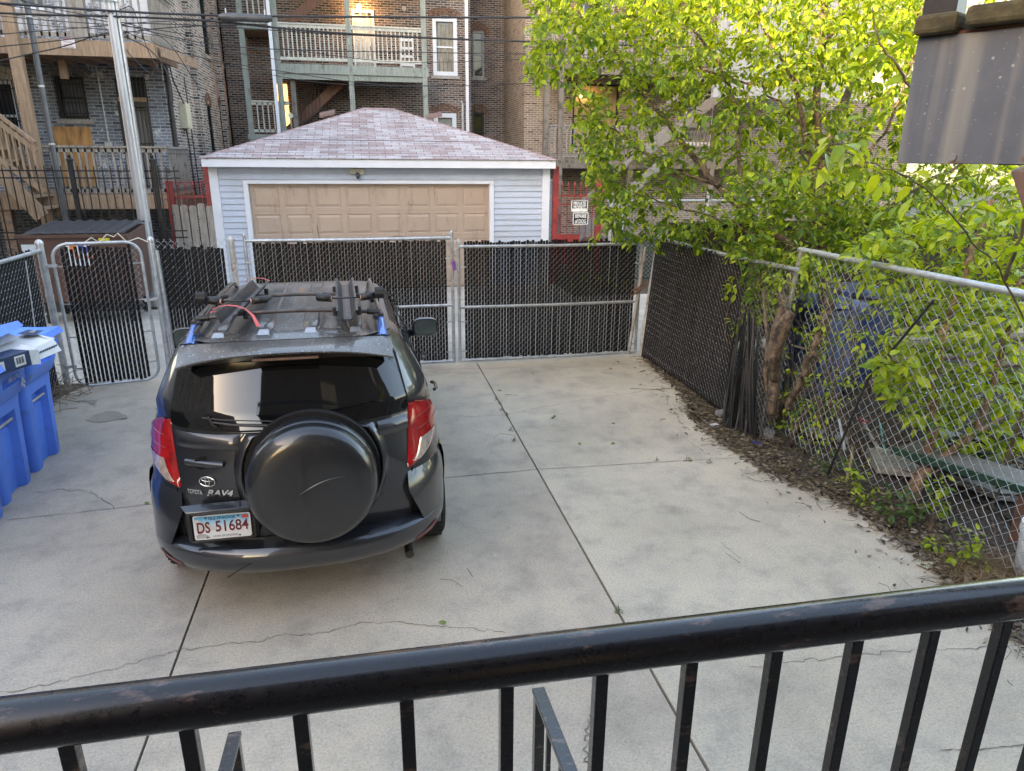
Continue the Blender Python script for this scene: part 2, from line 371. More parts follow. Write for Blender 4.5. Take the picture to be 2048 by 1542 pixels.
# ---------------------------------------------------------------- chain link fences
def chain(mb, P, u0, u1, z0, z1, p=.0365, r=.0019, amp=.006, rnd=None, topspike=True, sides=3, sag=0):
    n = int((u1-u0)/p); m = int((z1-z0)/p)
    for i in range(n+1):
        uc = u0 + i*p; pts = []
        for k in range(m+1):
            s = 1 if (k+i) % 2 == 0 else -1
            z = z0 + k*p
            if z > z1+.001: break
            pts.append((uc + s*p*.52, 0, z))
        Q = []
        for k in range(len(pts)):
            Q.append(pts[k])
            if k+1 < len(pts):
                a, b = pts[k], pts[k+1]
                front = (b[0] > a[0])
                Q.append(((a[0]+b[0])/2, amp if front else -amp, (a[2]+b[2])/2))
        if topspike:
            s = pts[-1]; Q.append((s[0] + (.012 if s[0] < uc else -.012), 0, s[2]+.018))
        if len(Q) > 1: mb.tube([P(q[0], q[2]+ (sag*sin(q[0]*2.1)*(1-(q[2]-z0)/(z1-z0)) if sag else 0), q[1]) for q in Q], r, sides, False)
def slats(mb, P, u0, u1, z0, z1, p=.0365, w=.0325, rnd=None, top=.03, miss=0, jz=.015):
    n = int((u1-u0)/p)
    for i in range(n):
        uc = u0 + (i+.5)*p
        if rnd and rnd.random() < miss: continue
        a = z0 + (rnd.uniform(-jz, jz) if rnd else 0); b = z1 + (rnd.uniform(-jz*.3, top) if rnd else 0)
        d0 = uc + (rnd.uniform(-.002,.002) if rnd else 0); d1 = uc + (rnd.uniform(-.002,.002) if rnd else 0)
        t = .0022
        vs = [P(d0-w/2,a,t),P(d0+w/2,a,t),P(d0+w/2,a,-t),P(d0-w/2,a,-t),P(d1-w/2,b,t),P(d1+w/2,b,t),P(d1+w/2,b,-t),P(d1-w/2,b,-t)]
        mb.add(vs, [(0,1,5,4),(1,2,6,5),(2,3,7,6),(3,0,4,7),(4,5,6,7)])
def dome(mb, c, r, h=.03, n=12):
    mb.lathe([(r,0),(r*1.12,0),(r*1.15,.02),(r*1.05,.035),(r*.7,.035+h*.7),(.001,.035+h)], n, 'z', c)
def band(mb, c, r, w=.022, n=12):
    mb.lathe([(r,-w/2),(r+.004,-w/2),(r+.004,w/2),(r,w/2)], n, 'z', c)
def post(name, base, top, r, mat, parent=None, bands=(), cap=True):
    b = Vector(base); t = Vector(top); mb = MB(); mb.tube([b, b.lerp(t,.5), t], r, 14)
    if cap: dome(mb, (t.x,t.y,t.z-.005), r)
    for z in bands:
        q = b.lerp(t, (z-b.z)/(t.z-b.z)); band(mb, q, r)
    return mb.build(name, mat, parent, smooth='auto')
rf = random.Random(21)
# --- double drive gate (two leaves) in the gate line Y = 8.75
GY = 8.76
def wallY(Y):  # panel in plane Y, d towards the camera
    return lambda u, z, d: (u, Y-d, z)
def gate_leaf(u0, u1, z0, z1, zm, label, seed, hang, slz1):
    t = thing('drive_gate', label, 'gate', (0,0,0), 0, 'slatted drive gate leaves'); r = random.Random(seed)
    fr = MB(); R_ = .021
    fr.tube([(u0,GY,z0+.0),(u0,GY,z1+.05)], R_, 12); fr.tube([(u1,GY,z0+.0),(u1,GY,z1+(.05 if hang else .08))], R_, 12)
    for z in (z0+.02, zm, z1): fr.tube([(u0,GY,z),((u0+u1)/2,GY,z-.006),(u1,GY,z)], R_*.95, 12)
    dome(fr, (u0,GY,z1+.04), R_, .02); dome(fr, (u1,GY,z1+.04), R_, .02)
    fr.build('gate_frame', MT['galv'], t, smooth='auto')
    a = MB(); a.P = None; chain(a, lambda u,z,d: (u,GY+.028-d,z), u0+.05, u1-.03, z0+.05, z1+.02, rnd=r, topspike=True)
    a.build('chain_mesh', MT['wire'], t, fix=False)
    b = MB(); slats(b, lambda u,z,d: (u,GY+.028-d,z), u0+.075, u1-.045, z0+.03, slz1, rnd=r, top=.035, miss=0); b.build('slat_infill', MT['slat'], t, fix=False)
    c = MB()
    for z in (z0+.15, z0+.55, z1-.25):
        for u in (u0, u1): c.beam((u,GY-.02,z),(u+(.09 if u==u0 else -.09),GY-.03,z), .006, .014)
    for k in range(5):
        u = u0+(u1-u0)*(k+.5)/5; c.tube([(u,GY-.03,z1-.03),(u+.01,GY-.035,z1),(u,GY,z1+.026),(u-.01,GY+.02,z1)], .002, 4)
    c.build('tie_wire', MT['galv'], t)
    return t
gl = gate_leaf(-1.40, 1.045, .035, 1.645, .80, 'left drive gate leaf, higher, in front of the tan garage door, behind the car', 5, True, 1.60)
gr_ = gate_leaf(1.125, 3.56, .035, 1.535, .765, 'right drive gate leaf, lower, slat tops sticking up above its rail', 6, False, 1.575)
mb = MB(); mb.tube([(1.075,GY-.02,1.25),(1.055,GY-.03,1.36)],.024,10); mb.build('tape_wrap', plain('purple_tape',(.22,.08,.30),.5), gl)
# rusty chain at the gate ends
def chain_links(mb, pts, r=.004, L=.02):
    for i,(a,b) in enumerate(zip(pts,pts[1:])):
        a=Vector(a); b=Vector(b); n=max(1,int((b-a).length/(L*1.3)))
        for k in range(n):
            c=a.lerp(b,(k+.5)/n); d=(b-a).normalized(); s=Vector((0,1,0)) if (k%2) else d.cross(Vector((0,1,0))).normalized()
            ring=[c+d*(cos(t*pi/4)*L)+s*(sin(t*pi/4)*L*.55) for t in range(9)]; mb.tube(ring,r,4,False)
mb = MB(); chain_links(mb, [(.93,GY-.05,1.72),(.97,GY-.05,1.60),(1.05,GY-.05,1.50),(1.12,GY-.04,1.52)], .003,.014)
tag(mb.build('lock_chain', MT['galv_rust']), 'thin chain looped over the top of the two gate stiles', 'chain')
mb = MB(); chain_links(mb, [(3.44,GY-.06,.86),(3.52,GY-.07,.90),(3.62,GY-.07,.98),(3.66,GY-.03,1.05)], .006,.02); chain_links(mb, [(3.44,GY-.06,.93),(3.52,GY-.07,.95),(3.60,GY-.07,1.03)], .006,.02)
tag(mb.build('lock_chain', MT['rust']), 'rusty chain holding the gate to the right corner post', 'chain')
# --- walk gate, wing panel and posts on the left
PL = (-3.47, 8.52); P2 = (-2.43, 8.78); P3 = (-1.545, 8.80)
t = thing('gate_post', 'thick domed post at the hinge side of the walk gate, corner of the left fence', 'post', (PL[0],PL[1],0), 0, 'galvanised gate posts')
post('pole', (0,0,0), (-.005,0,1.66), .038, MT['galv'], t, bands=(.25,.6,1.1,1.32,1.42))
t = thing('gate_post', 'domed post at the latch side of the walk gate', 'post', (P2[0],P2[1],0), 0, 'galvanised gate posts')
post('pole', (0,0,0), (.0,.02,1.65), .032, MT['galv'], t, bands=(.25,.75,1.05,1.45)); post('pole', (.07,.0,0), (.05,.02,1.55), .024, MT['galv'], t, cap=False)
t = thing('gate_post', 'worn post left of the drive gates, before the white garage siding', 'post', (P3[0],P3[1],0), 0, 'galvanised gate posts')
post('pole', (0,0,0), (-.01,.0,1.64), .035, MT['galv_rust'], t, bands=(.3,1.4,.9))
t = thing('gate_post', 'leaning corner post at the right end of the drive gates', 'post', (3.655,8.78,0), 0, 'galvanised gate posts')
post('pole', (0,0,0), (.155,.03,1.57), .035, MT['galv_rust'], t, bands=(.3,.85,1.3)); 
mb = MB(); mb.tube([(3.45,GY-.04,.04),(3.60,GY-.04,1.50)],.022,10); mb.build('end_stile', MT['galv_rust'], gr_, smooth='auto')
# walk gate with rounded corners
A = Vector((PL[0]+.10, PL[1]+.0, 0)); B = Vector((P2[0]-.10, P2[1]-.06, 0)); W = (B-A).length; du = (B-A)/W; dn = Vector((du.y, -du.x, 0))
PG = lambda u, z, d: A + du*u + dn*d + Vector((0,0,z))
t = thing('walk_gate', 'narrow walk gate with rounded corners and a few loose black slats', 'gate')
mb = MB(); rc_ = .16; z0, z1 = .03, 1.66; loop = []
for cx_, cz_, a0 in ((W-rc_, z1-rc_, 0), (rc_, z1-rc_, 90), (rc_, z0+rc_, 180), (W-rc_, z0+rc_, 270)):
    for k in range(7):
        a = radians(a0+15*k); loop.append(PG(cx_+rc_*cos(a), cz_+rc_*sin(a), 0))
loop.append(loop[0]); mb.tube(loop, .0175, 10, False)
mb.build('gate_frame', MT['galv'], t, smooth=True)
r = random.Random(4)
PG2 = lambda u, z, d: PG(u, z, d+.02)
mb = MB(); chain(mb, PG2, .07, W-.06, .06, 1.60); mb.build('chain_mesh', MT['wire'], t, fix=False)
mb = MB(); slats(mb, PG2, .08, W-.07, .06, 1.60, rnd=r, top=.04, p=.0365*1.18, w=.031, miss=0); mb.build('slat_infill', MT['slat'], t, fix=False)
mb = MB()
for z in (.25, .62, 1.0, 1.42): mb.beam(PG(0,z,0), PG(.10,z,.02), .006, .014); mb.beam(PG(W,z,0), PG(W-.13,z,.02), .006, .014)
mb.beam(PG(-.10,1.43,0), PG(.03,1.43,0), .035, .03); mb.beam(PG(-.10,.28,0), PG(.03,.28,0), .035, .03); mb.beam(PG(W-.04,.98,0), PG(W+.11,1.0,0), .03, .028)
mb.build('hinge', MT['galv'], t)
# wire bent over the top of the walk gate
mb = MB(); mb.tube([PG(.28,1.64,0),PG(.40,1.72,0),PG(.47,1.66,0),PG(.55,1.75,0),PG(.62,1.72,0),PG(.66,1.76,0),PG(.74,1.66,0),PG(.86,1.70,0),PG(.95,1.65,0)], .006, 5)
tag(mb.build('bent_wire', plain('cream_wire',(.6,.56,.45),.5)), 'cream bent wire lying over the top of the walk gate', 'wire')
# wing panel between posts
t = thing('fence_panel', 'short chain link panel with black slats between walk gate and drive gates', 'fence')
r = random.Random(14)
PW = lambda u, z, d: (u, 8.80-d, z)
mb = MB(); chain(mb, PW, P2[0]+.05, P3[0]-.02, .05, 1.66); mb.build('chain_mesh', MT['wire'], t, fix=False)
mb = MB(); slats(mb, PW, P2[0]+.05, P3[0]-.10, .04, 1.55, rnd=r, top=.05); mb.build('slat_infill', MT['slat'], t, fix=False)
# --- left fence along X = -3.5
t = thing('fence_panel', 'left boundary chain link fence with black slats behind the blue carts', 'fence')
r = random.Random(15)
PLf = lambda u, z, d: (-3.5+d, u, z)
mb = MB(); chain(mb, PLf, 3.0, 8.42, .06, 1.60); mb.build('chain_mesh', MT['wire'], t, fix=False)
mb = MB(); slats(mb, PLf, 3.0, 8.40, .03, 1.60, rnd=r, top=.05, w=.030); mb.build('slat_infill', MT['slat_dusty'], t, fix=False)
mb = MB(); mb.tube([(-3.47,2.5,1.58),(-3.47,8.5,1.60)], .021, 12); mb.build('top_rail', MT['galv'], t, smooth='auto')
mb = MB(); mb.tube([(-3.44,8.05,1.55),(-3.43,7.95,1.0),(-3.42,7.85,.55),(-3.41,7.80,.5)], .006, 5); mb.build('tie_wire', plain('pale_cord',(.5,.48,.44),.7), t)
# --- right fence: far slatted part then open near part
t = thing('fence_panel', 'right boundary fence far section, full of dusty black slats', 'fence')
r = random.Random(16)
fx = lambda y: 3.66 + .0*(8.7-y)
PRf = lambda u, z, d: (3.64 + .05*z - d + .02*sin(u*3)*z, u, z+ .0)
mb = MB(); chain(mb, PRf, 5.45, 8.72, .05, 1.62); mb.build('chain_mesh', plain('dull_wire',(.24,.235,.23),.5,.4), t, fix=False)
mb = MB(); slats(mb, PRf, 6.38, 8.72, .02, 1.60, rnd=r, top=.04, w=.0335, jz=.03); mb.build('slat_infill', MT['slat_dusty'], t, fix=False)
mb = MB(); mb.tube([(3.75,5.5,1.66),(3.76,7.0,1.62),(3.80,8.75,1.60)], .021, 12); mb.build('top_rail', MT['galv'], t, smooth='auto')
t = thing('fence_panel', 'right boundary fence near section, open silver mesh under a thick top rail', 'fence')
PRn = lambda u, z, d: (3.90 - .12*(1-z/1.8)*.6 - d + .035*sin(u*2.3)*(1-z/1.8), u, z)
mb = MB(); chain(mb, PRn, 1.9, 5.55, .12, 1.84, p=.046, r=.0023, amp=.004, sag=.05); mb.build('chain_mesh', MT['wire'], t, fix=False)
a = onX(1605, 500, 3.86); b = onX(2048, 588, 3.86); d = (b-a)
rail_a = a - d*.02; rail_b = b + d*.9
mb = MB(); mb.tube([rail_a, a.lerp(b,.5), b, rail_b], .0235, 14)
for f_ in (.08,.35,.66,.97): 
    q = a.lerp(b, f_); mb.tube([q-d.normalized()*.01, q+d.normalized()*.01], .026, 14)
mb.build('top_rail', MT['galv'], t, smooth='auto')
mb = MB(); mb.tube([onX(1540,795,3.80), onX(1570,640,3.84), onX(1603,503,3.86)], .022, 12); mb.build('post', MT['galv_rust'], t, smooth='auto')
mb = MB(); mb.tube([(3.84,1.6,0),(3.88,1.6,1.84)], .03, 12); mb.build('post', MT['galv'], t, smooth='auto')
mb = MB()
mb.tube([onX(1868,600,3.80), onX(1735,760,3.76), onX(1655,950,3.72)], .010, 6); tag(mb.build('metal_strap', MT['blackplastic']), 'thin dark rod leaning on the open mesh fence', 'rod')
# ---------------------------------------------------------------- the parked car
def paintmat(name, dusty):
    m, nt, b = newmat(name); v = N(nt, 'ShaderNodeTexCoord').outputs['Object']
    n1 = noise(nt, v, 1.6, 5, .7); n2 = noise(nt, v, 90, 4, .8); n3 = noise(nt, v, 6, 5, .75)
    base = (.019, .021, .027)
    if dusty:
        d = ramp(nt, n2, [(.36, (0,0,0)), (.66, (1,1,1))]); d2 = ramp(nt, n1, [(.2, (.35,)*3), (.7, (.9,)*3)])
        f = mix(nt, d, d2, 1.0, 'MULTIPLY')
        vor = N(nt, 'ShaderNodeTexVoronoi'); vor.inputs['Scale'].default_value = 34; nt.links.new(v, vor.inputs['Vector'])
        sp = ramp(nt, vor.outputs[0], [(.10, (1,1,1)), (.20, (0,0,0))])
        c = mix(nt, base, (.21,.185,.155), f)
        c = mix(nt, c, (.42,.39,.33), mix(nt, sp, (.8,)*3, 1.0, 'MULTIPLY'))
        b.inputs['Coat Weight'].default_value = .55; b.inputs['Coat Roughness'].default_value = .12
        rr_ = ramp(nt, f, [(0, (.25,)*3), (1, (.75,)*3)])
    else:
        d = ramp(nt, n3, [(.45, (0,0,0)), (.85, (.35,)*3)])
        c = mix(nt, base, (.03,.03,.032), d); rr_ = ramp(nt, n3, [(.3, (.28,)*3), (.8, (.42,)*3)])
        b.inputs['Coat Weight'].default_value = 1.0; b.inputs['Coat Roughness'].default_value = .04
    nt.links.new(c, b.inputs['Base Color']); nt.links.new(rr_, b.inputs['Roughness'])
    b.inputs['Metallic'].default_value = .25; return m
PAINT = paintmat('dark_blue_grey_paint', False); ROOFP = paintmat('dusty_roof_paint', True)
TINT = plain('tinted_glass', (.004,.0045,.005), .035, 0, .2, 3, ((.045,.042,.036), 120, .72))
TINT.node_tree.nodes['Principled BSDF'].inputs['Specular IOR Level'].default_value = .8
COVER = plain('cover_black', (.0125,.0135,.016), .30, 0, .2, 3, ((.03,.03,.029), 5, .6)); COVER.node_tree.nodes['Principled BSDF'].inputs['Coat Weight'].default_value = .6
CHROME = plain('chrome', (.75,.75,.74), .12, 1, .05, 5)
REDL = plain('red_lens', (.30,.008,.010), .12, 0, .35, 9, None, 1); CLRL = plain('clear_lens', (.62,.50,.44), .15, .5, .25, 30, None, 1)
MT['shut'] = plain('shut_line', (.002,.002,.002), .9)
car = thing('parked_car', 'dark blue-grey compact SUV seen from behind, with a covered spare wheel and a roof rack', 'car', (-.452, 3.57, 0), radians(1.5))
# body cross sections by height: z, rear y, half width, rear rounding, exponent, front y, front rounding
SL = [(.30,.30,.80,.60,2.8,4.22,.5),(.36,.22,.86,.62,2.8,4.32,.5),(.45,.155,.875,.66,2.85,4.36,.55),(.60,.13,.888,.70,2.85,4.36,.6),(.75,.115,.880,.74,2.75,4.33,.62),
      (.90,.11,.868,.80,2.65,4.22,.65),(1.00,.115,.852,.80,2.6,4.05,.7),(1.08,.125,.838,.78,2.6,3.35,.6),(1.15,.14,.815,.74,2.6,3.22,.55),(1.17,.15,.808,.72,2.6,3.18,.55),
      (1.25,.185,.790,.62,2.8,3.05,.5),(1.35,.235,.742,.56,2.8,2.90,.45),(1.45,.285,.692,.50,2.8,2.74,.42),(1.50,.31,.663,.46,2.7,2.66,.4),(1.55,.335,.630,.42,2.6,2.56,.4),(1.585,.36,.592,.40,2.5,2.48,.4)]
def sec(z):
    if z <= SL[0][0]: return SL[0]
    for a, b in zip(SL, SL[1:]):
        if z <= b[0]:
            t = (z-a[0])/(b[0]-a[0]); return tuple(a[i]+(b[i]-a[i])*t for i in range(7))
    return SL[-1]
def Srear(th, z, off=0.0, side=1, S=None):   # th 0 = centre rear, pi/2 = start of the side
    s = S or sec(z); n = s[4]; e = 2/n
    x = s[2]*(sin(th)**e if th > 0 else 0); y = s[1] + s[3]*(1-(max(0, cos(th)))**e) + .02*(x/s[2])**2*0
    # normal (approx)
    nx = (max(1e-4, abs(x)/s[2]))**(n-1)/s[2]; c_ = max(0, 1-(y-s[1])/s[3]); ny = -(max(1e-4, c_))**(n-1)/s[3]
    l = sqrt(nx*nx+ny*ny); x += off*nx/l; y += off*ny/l
    return (side*x, y, z)
def th_of_x(x, z):
    s = sec(z); return math.asin(min(1, (min(x, s[2])/s[2])**(s[4]/2)))
def outline(z, S=None):
    s = S or sec(z); pts = []; K = 16
    for k in range(K+1): pts.append(Srear(pi/2*k/K, z, 0, 1, s))
    ya = s[1]+s[3]; yb = s[5]-s[6]; ns = 44
    for k in range(1, ns): pts.append((s[2], ya+(yb-ya)*k/ns, z))
    n = s[4]; e = 2/n
    for k in range(K+1):
        th = pi/2*(1-k/K); pts.append((s[2]*sin(th)**e if k < K else 0, s[5]-s[6]*(1-cos(th)**e), z))
    return pts + [(-x,y,zz) for x,y,zz in pts[1:-1]][::-1]
zs = [.30,.33,.36,.40,.45,.50,.55,.60,.65,.70,.75,.80,.85,.90,.95,1.0,1.04,1.08,1.115,1.15,1.17,1.21,1.25,1.30,1.35,1.40,1.45,1.50,1.55,1.585]
rows = [outline(z) for z in zs]
WY = (.98, 3.64)  # wheel centres
mb = MB(); mb.grid(rows, close_u=True)
keep = []
for f_ in mb.f:
    c = [sum(mb.v[i][k] for i in f_)/4 for k in range(3)]
    if abs(c[0]) > .6 and any((c[1]-wy)**2+(c[2]-.33)**2 < .385**2 for wy in WY): continue
    keep.append(f_)
mb.f = keep
body = mb.build('body', PAINT, car, smooth=True)
# roof: shrinking rings with crown
mb = MB(); base = outline(1.585); cx0, cy0 = 0, 1.42; rr2 = []
for s in (1.0,.985,.95,.88,.78,.64,.48,.3,.12):
    row = []
    for x,y,z in base:
        X_, Y_ = x*s, cy0+(y-cy0)*s
        u = abs(X_)/.60; v = (Y_-cy0)/1.06
        row.append((X_, Y_, 1.585+.068*max(0,(1-u**3.2))*max(0,1-abs(v)**3.4)))
    rr2.append(row)
mb.grid(rr2, close_u=True); mb.poly(rr2[-1]); mb.build('roof', ROOFP, car, smooth=True)
def roofz(x, y):
    u = min(1, abs(x)/.60); v = (y-cy0)/1.06; return 1.585+.068*max(0,(1-u**3.2))*max(0,1-abs(v)**3.4)
mb = MB()
for xc in (-.385,-.14,.12,.375):
    rws = []
    for k in range(15):
        y = .53+(2.12-.53)*k/14; e = min(1, k/1.0, (14-k)/1.0); w = .052*(.75+.25*e); h = .010*e
        rws.append([(xc-w, y, roofz(xc-w,y)-.004),(xc-w*.72, y, roofz(xc,y)+h),(xc+w*.72, y, roofz(xc,y)+h),(xc+w, y, roofz(xc+w,y)-.004)])
    mb.grid(rws)
mb.build('roof_rib', ROOFP, car, smooth='auto')
for xc in (-.385,-.14,.12,.375):
    mb = MB(); mb.grid([[(xc-.034,.50,roofz(xc,.50)+.001),(xc+.034,.50,roofz(xc,.50)+.001)],[(xc-.026,.55,roofz(xc,.55)+.014),(xc+.026,.55,roofz(xc,.55)+.014)],[(xc-.026,.57,roofz(xc,.57)+.009),(xc+.026,.57,roofz(xc,.57)+.009)]])
    mb.build('rib_end_glint', plain('pale_sky_glint',(.30,.31,.33),.1,.3,.05,8,None,1), car)  # sky reflection on the rib ends, put in as pale colour
# underside and wheel wells
mb = MB(); mb.box(-.60,.60,.50,4.1,.19,.46); mb.box(-.78,.78,.42,4.1,.27,.46); mb.box(-.6,.6,.3,4.2,.3,1.0)
for wy in WY:
    for s in (-1,1):
        rws = []
        for k in range(17):
            a = pi*k/16*1.1-.15; rws.append([(s*.52, wy+.40*cos(a), .33+.40*sin(a)), (s*.872, wy+.40*cos(a), .33+.40*sin(a))])
        mb.grid(rws)
mb.build('underbody', MT['rubber'], car)
# flares
fl = MB()
for wy in WY:
    for s in (-1,1):
        rws = []
        for k in range(25):
            a = -.18+(pi+.36)*k/24
            hw = .895
            row = []
            for rad, xx in ((.355,.855),(.36,.890),(.385,.898),(.425,.893),(.44,.868)):
                zz = .33+rad*sin(a); yy = wy+rad*cos(a)
                if yy < .88: xx -= (.88-yy)*.13
                row.append((s*xx, yy, max(zz,.27)))
            rws.append(row)
        fl.grid(rws)
fl.build('fender_flare', PAINT, car, smooth=True)
# wheels
for s in (-1,1):
    for wy in WY:
        xc = s*.79; w = MB()
        w.lathe([(.20,-.10),(.27,-.115),(.335,-.108),(.355,-.085),(.362,-.05),(.362,.05),(.355,.085),(.335,.108),(.27,.115),(.20,.10)], 40, 'x', (xc,wy,.345))
        for k in range(40):
            a = 2*pi*k/40; 
            w.beam((xc-.09, wy+.362*cos(a), .345+.362*sin(a)), (xc+.09, wy+.362*cos(a+.05), .345+.362*sin(a+.05)), .018, .008, (0,cos(a),sin(a)))
        wh = w.build('wheel', MT['rubber'], car, smooth='auto')
        w = MB(); w.lathe([(.02,.06),(.07,.06),(.20,.085),(.225,.11),(.225,-.10),(.02,-.09)] if s>0 else [(.02,-.06),(.07,-.06),(.20,-.085),(.225,-.11),(.225,.10),(.02,.09)], 30, 'x', (xc,wy,.345))
        for k in range(5):
            a = 2*pi*k/5; w.beam((xc+s*.085, wy+.05*cos(a), .345+.05*sin(a)), (xc+s*.105, wy+.215*cos(a), .345+.215*sin(a)), .05, .03, (s,0,0))
        w.build('rim', plain('alloy_rim',(.3,.3,.31),.35,.8), wh, smooth='auto')
# --- rear glass
def rearpatch(name, z0, z1, xf, off, mat, nz=10, nx=20, parent=car, flip=False):
    rws = []
    for i in range(nz+1):
        z = z0+(z1-z0)*i/nz; a, b = xf((z-z0)/(z1-z0)); row = []
        for k in range(nx+1):
            x = a+(b-a)*k/nx; row.append(Srear(th_of_x(abs(x), z), z, off, 1 if x >= 0 else -1))
        rws.append(row)
    mb = MB(); mb.grid(rws); return mb.build(name, mat, parent, smooth=True)
def gx(t):
    h = .655+(.575-.655)*t
    c = .035; tt = min(t, 1-t)*.33
    if tt < c: h -= c-sqrt(max(0, c*c-(c-tt)**2))
    return (-h, h)
rearpatch('rear_window', 1.168, 1.505, gx, .005, TINT, 24, 30)
# black frit / gasket around it
def gx2(t):
    h = .668+(.590-.668)*t; c=.04; tt=min(t,1-t)*.36
    if tt < c: h -= c-sqrt(max(0,c*c-(c-tt)**2))
    return (-h,h)
rearpatch('window_gasket', 1.158, 1.515, gx2, .0025, MT['shut'], 24, 30)
# side windows
def sidewin(name, pts, s, off=.004, mat=TINT):
    # pts: (y,z) polygon, laid on the side surface
    mb = MB(); P_ = []
    for (y,z) in pts:
        sc_ = sec(z); x = sc_[2]
        ya = sc_[1]+sc_[3]
        if y < ya:
            q = (ya-y)/sc_[3]; x = sc_[2]*(max(0,1-q**sc_[4]))**(1/sc_[4])
        P_.append((s*(x+off), y, z))
    mb.poly(P_); return mb.build(name, mat, car)
for s in (-1,1):
    sidewin('side_window', [(.62,1.16),(1.00,1.14),(1.00,1.49),(.72,1.49)], s)
    sidewin('side_window', [(1.10,1.12),(1.86,1.10),(1.86,1.50),(1.10,1.50)], s)
    sidewin('side_window', [(1.95,1.10),(2.85,1.09),(2.62,1.30),(2.40,1.50),(1.95,1.50)], s)
    for yv in (1.05,1.905,2.95):
        mb = MB(); mb.tube([(s*(sec(z)[2]+.001), yv, z) for z in (.45,.6,.75,.9,1.0,1.08,1.15,1.25,1.35,1.5)], .004, 4, False); mb.build('shut_line', MT['shut'], car)
    mb = MB(); mb.tube([(s*(sec(.62)[2]+.004), y, .62) for y in (1.36,3.2)], .012, 6); mb.build('side_moulding', PAINT, car)
    mb = MB()
    for yv in (1.28, 2.12): mb.tube([(s*.905, yv-.09, .99),(s*.925, yv-.06,.995),(s*.925,yv+.06,.995),(s*.905,yv+.09,.99)], .012, 6)
    mb.build('door_handle', PAINT, car, smooth=True)
# door mirrors
for s in (-1,1):
    mb = MB(); c_ = (s*1.0, 2.62, 1.13)
    rws = []
    for k in range(9):
        y = c_[1]-.06+.15*k/8; q = [.92,1,1,.98,.93,.85,.72,.5,.2][k]
        rws.append([(c_[0]+.115*q*(abs(cos(a))**.6)*(1 if cos(a)>0 else -1), y, c_[2]+.085*q*(abs(sin(a))**.6)*(1 if sin(a)>0 else -1)) for a in [2*pi*j/20 for j in range(20)]])
    mb.grid(rws, close_u=True); mb.poly(rws[-1]); mb.beam((s*.86,2.68,1.06),(s*.97,2.65,1.08),.05,.06)
    mr = mb.build('door_mirror', PAINT, car, smooth=True)
    mb = MB(); mb.poly([(x*.0+c_[0]+.10*(abs(cos(a))**.6)*(1 if cos(a)>0 else -1), c_[1]-.058, c_[2]+.072*(abs(sin(a))**.6)*(1 if sin(a)>0 else -1)) for x,a in [(0,2*pi*j/20) for j in range(20)]])
    mb.build('mirror_glass', plain('mirror_glass',(.10,.12,.12),.03,1), mr)
# --- spoiler
mb = MB(); top = []; bot = []
for k in range(25):
    u = -1+2*k/24; x = u*.575; e = abs(u)**3
    yb = .155+.12*e; zb = 1.594-.075*e-.012*u*u
    yf_ = .40+.03*e; zf = roofz(min(.57,abs(x)), .42)+.004 - .03*max(0,abs(u)-.93)*8
    top.append([(x,yf_,zf),(x,(yf_+yb)/2,(zf+zb)/2+.008),(x,yb+.02,zb+.002),(x,yb,zb-.004),(x,yb+.004,zb-.014),(x,yb+.06,zb-.028),(x,.34+.03*e,1.50-.02*e)])
mb.grid(top); mb.poly(top[0]); mb.poly(top[-1]); sp_ = mb.build('spoiler', ROOFP, car, smooth='auto')
mb = MB(); mb.box(-.17,.17,.166,.20,1.548,1.560); mb.build('brake_light', plain('dull_red_lens',(.16,.10,.08),.25), sp_)
mb = MB(); mb.tube([(x,.405+.03*abs(x/.6)**3, roofz(x,.40)+.007) for x in [-.57+.095*i for i in range(13)]], .0035, 4, False); mb.build('shut_line', MT['shut'], car)
# --- tail lamps
def lamp_edges(z_):
    z = z_  # inner |x| and outer theta fraction
    t = (z-.83)/(1.20-.83)
    xin = .622+.03*t
    ti = th_of_x(xin, z)
    # outer bulge measured as y on the side
    prof = [(0,.02),(.06,.22),(.2,.55),(.4,.85),(.6,.95),(.75,.80),(.88,.50),(1,.12)]
    for (a,va),(b,vb) in zip(prof, prof[1:]):
        if t <= b: o = va+(vb-va)*(t-a)/(b-a); break
    else: o = prof[-1][1]
    to = ti + (radians(84)-ti)*o; return ti, to
def lamp(s, z0, z1, inset, off, name, mat, parent):
    rws = []
    for i in range(17):
        z = z0+(z1-z0)*i/16; ti, to = lamp_edges(min(1.20,max(.83,z))); w = to-ti; row = []
        for k in range(13):
            th = ti+inset*w*.12+(w*(1-inset*.24))*k/12; bul = off*(1-abs(2*k/12-1)**6)
            row.append(Srear(th, z, bul+.002, s))
        rws.append(row)
    mb = MB(); mb.grid(rws); return mb.build(name, mat, parent, smooth=True)
for s in (-1,1):
    tl = lamp(s, .832, 1.198, 0, .016, 'tail_lamp', REDL, car)
    lamp(s, .858, .975, 1.2, .0195, 'reversing_lens', CLRL, tl)
    mb = MB()
    for zz in (1.035, 1.105):
        ti, to = lamp_edges(zz); mb.tube([Srear(ti+(to-ti)*(.15+.7*k/8), zz, .018, s) for k in range(9)], .0022, 4, False)
    mb.build('lens_line', plain('dark_red',(.10,.004,.004),.3), tl)
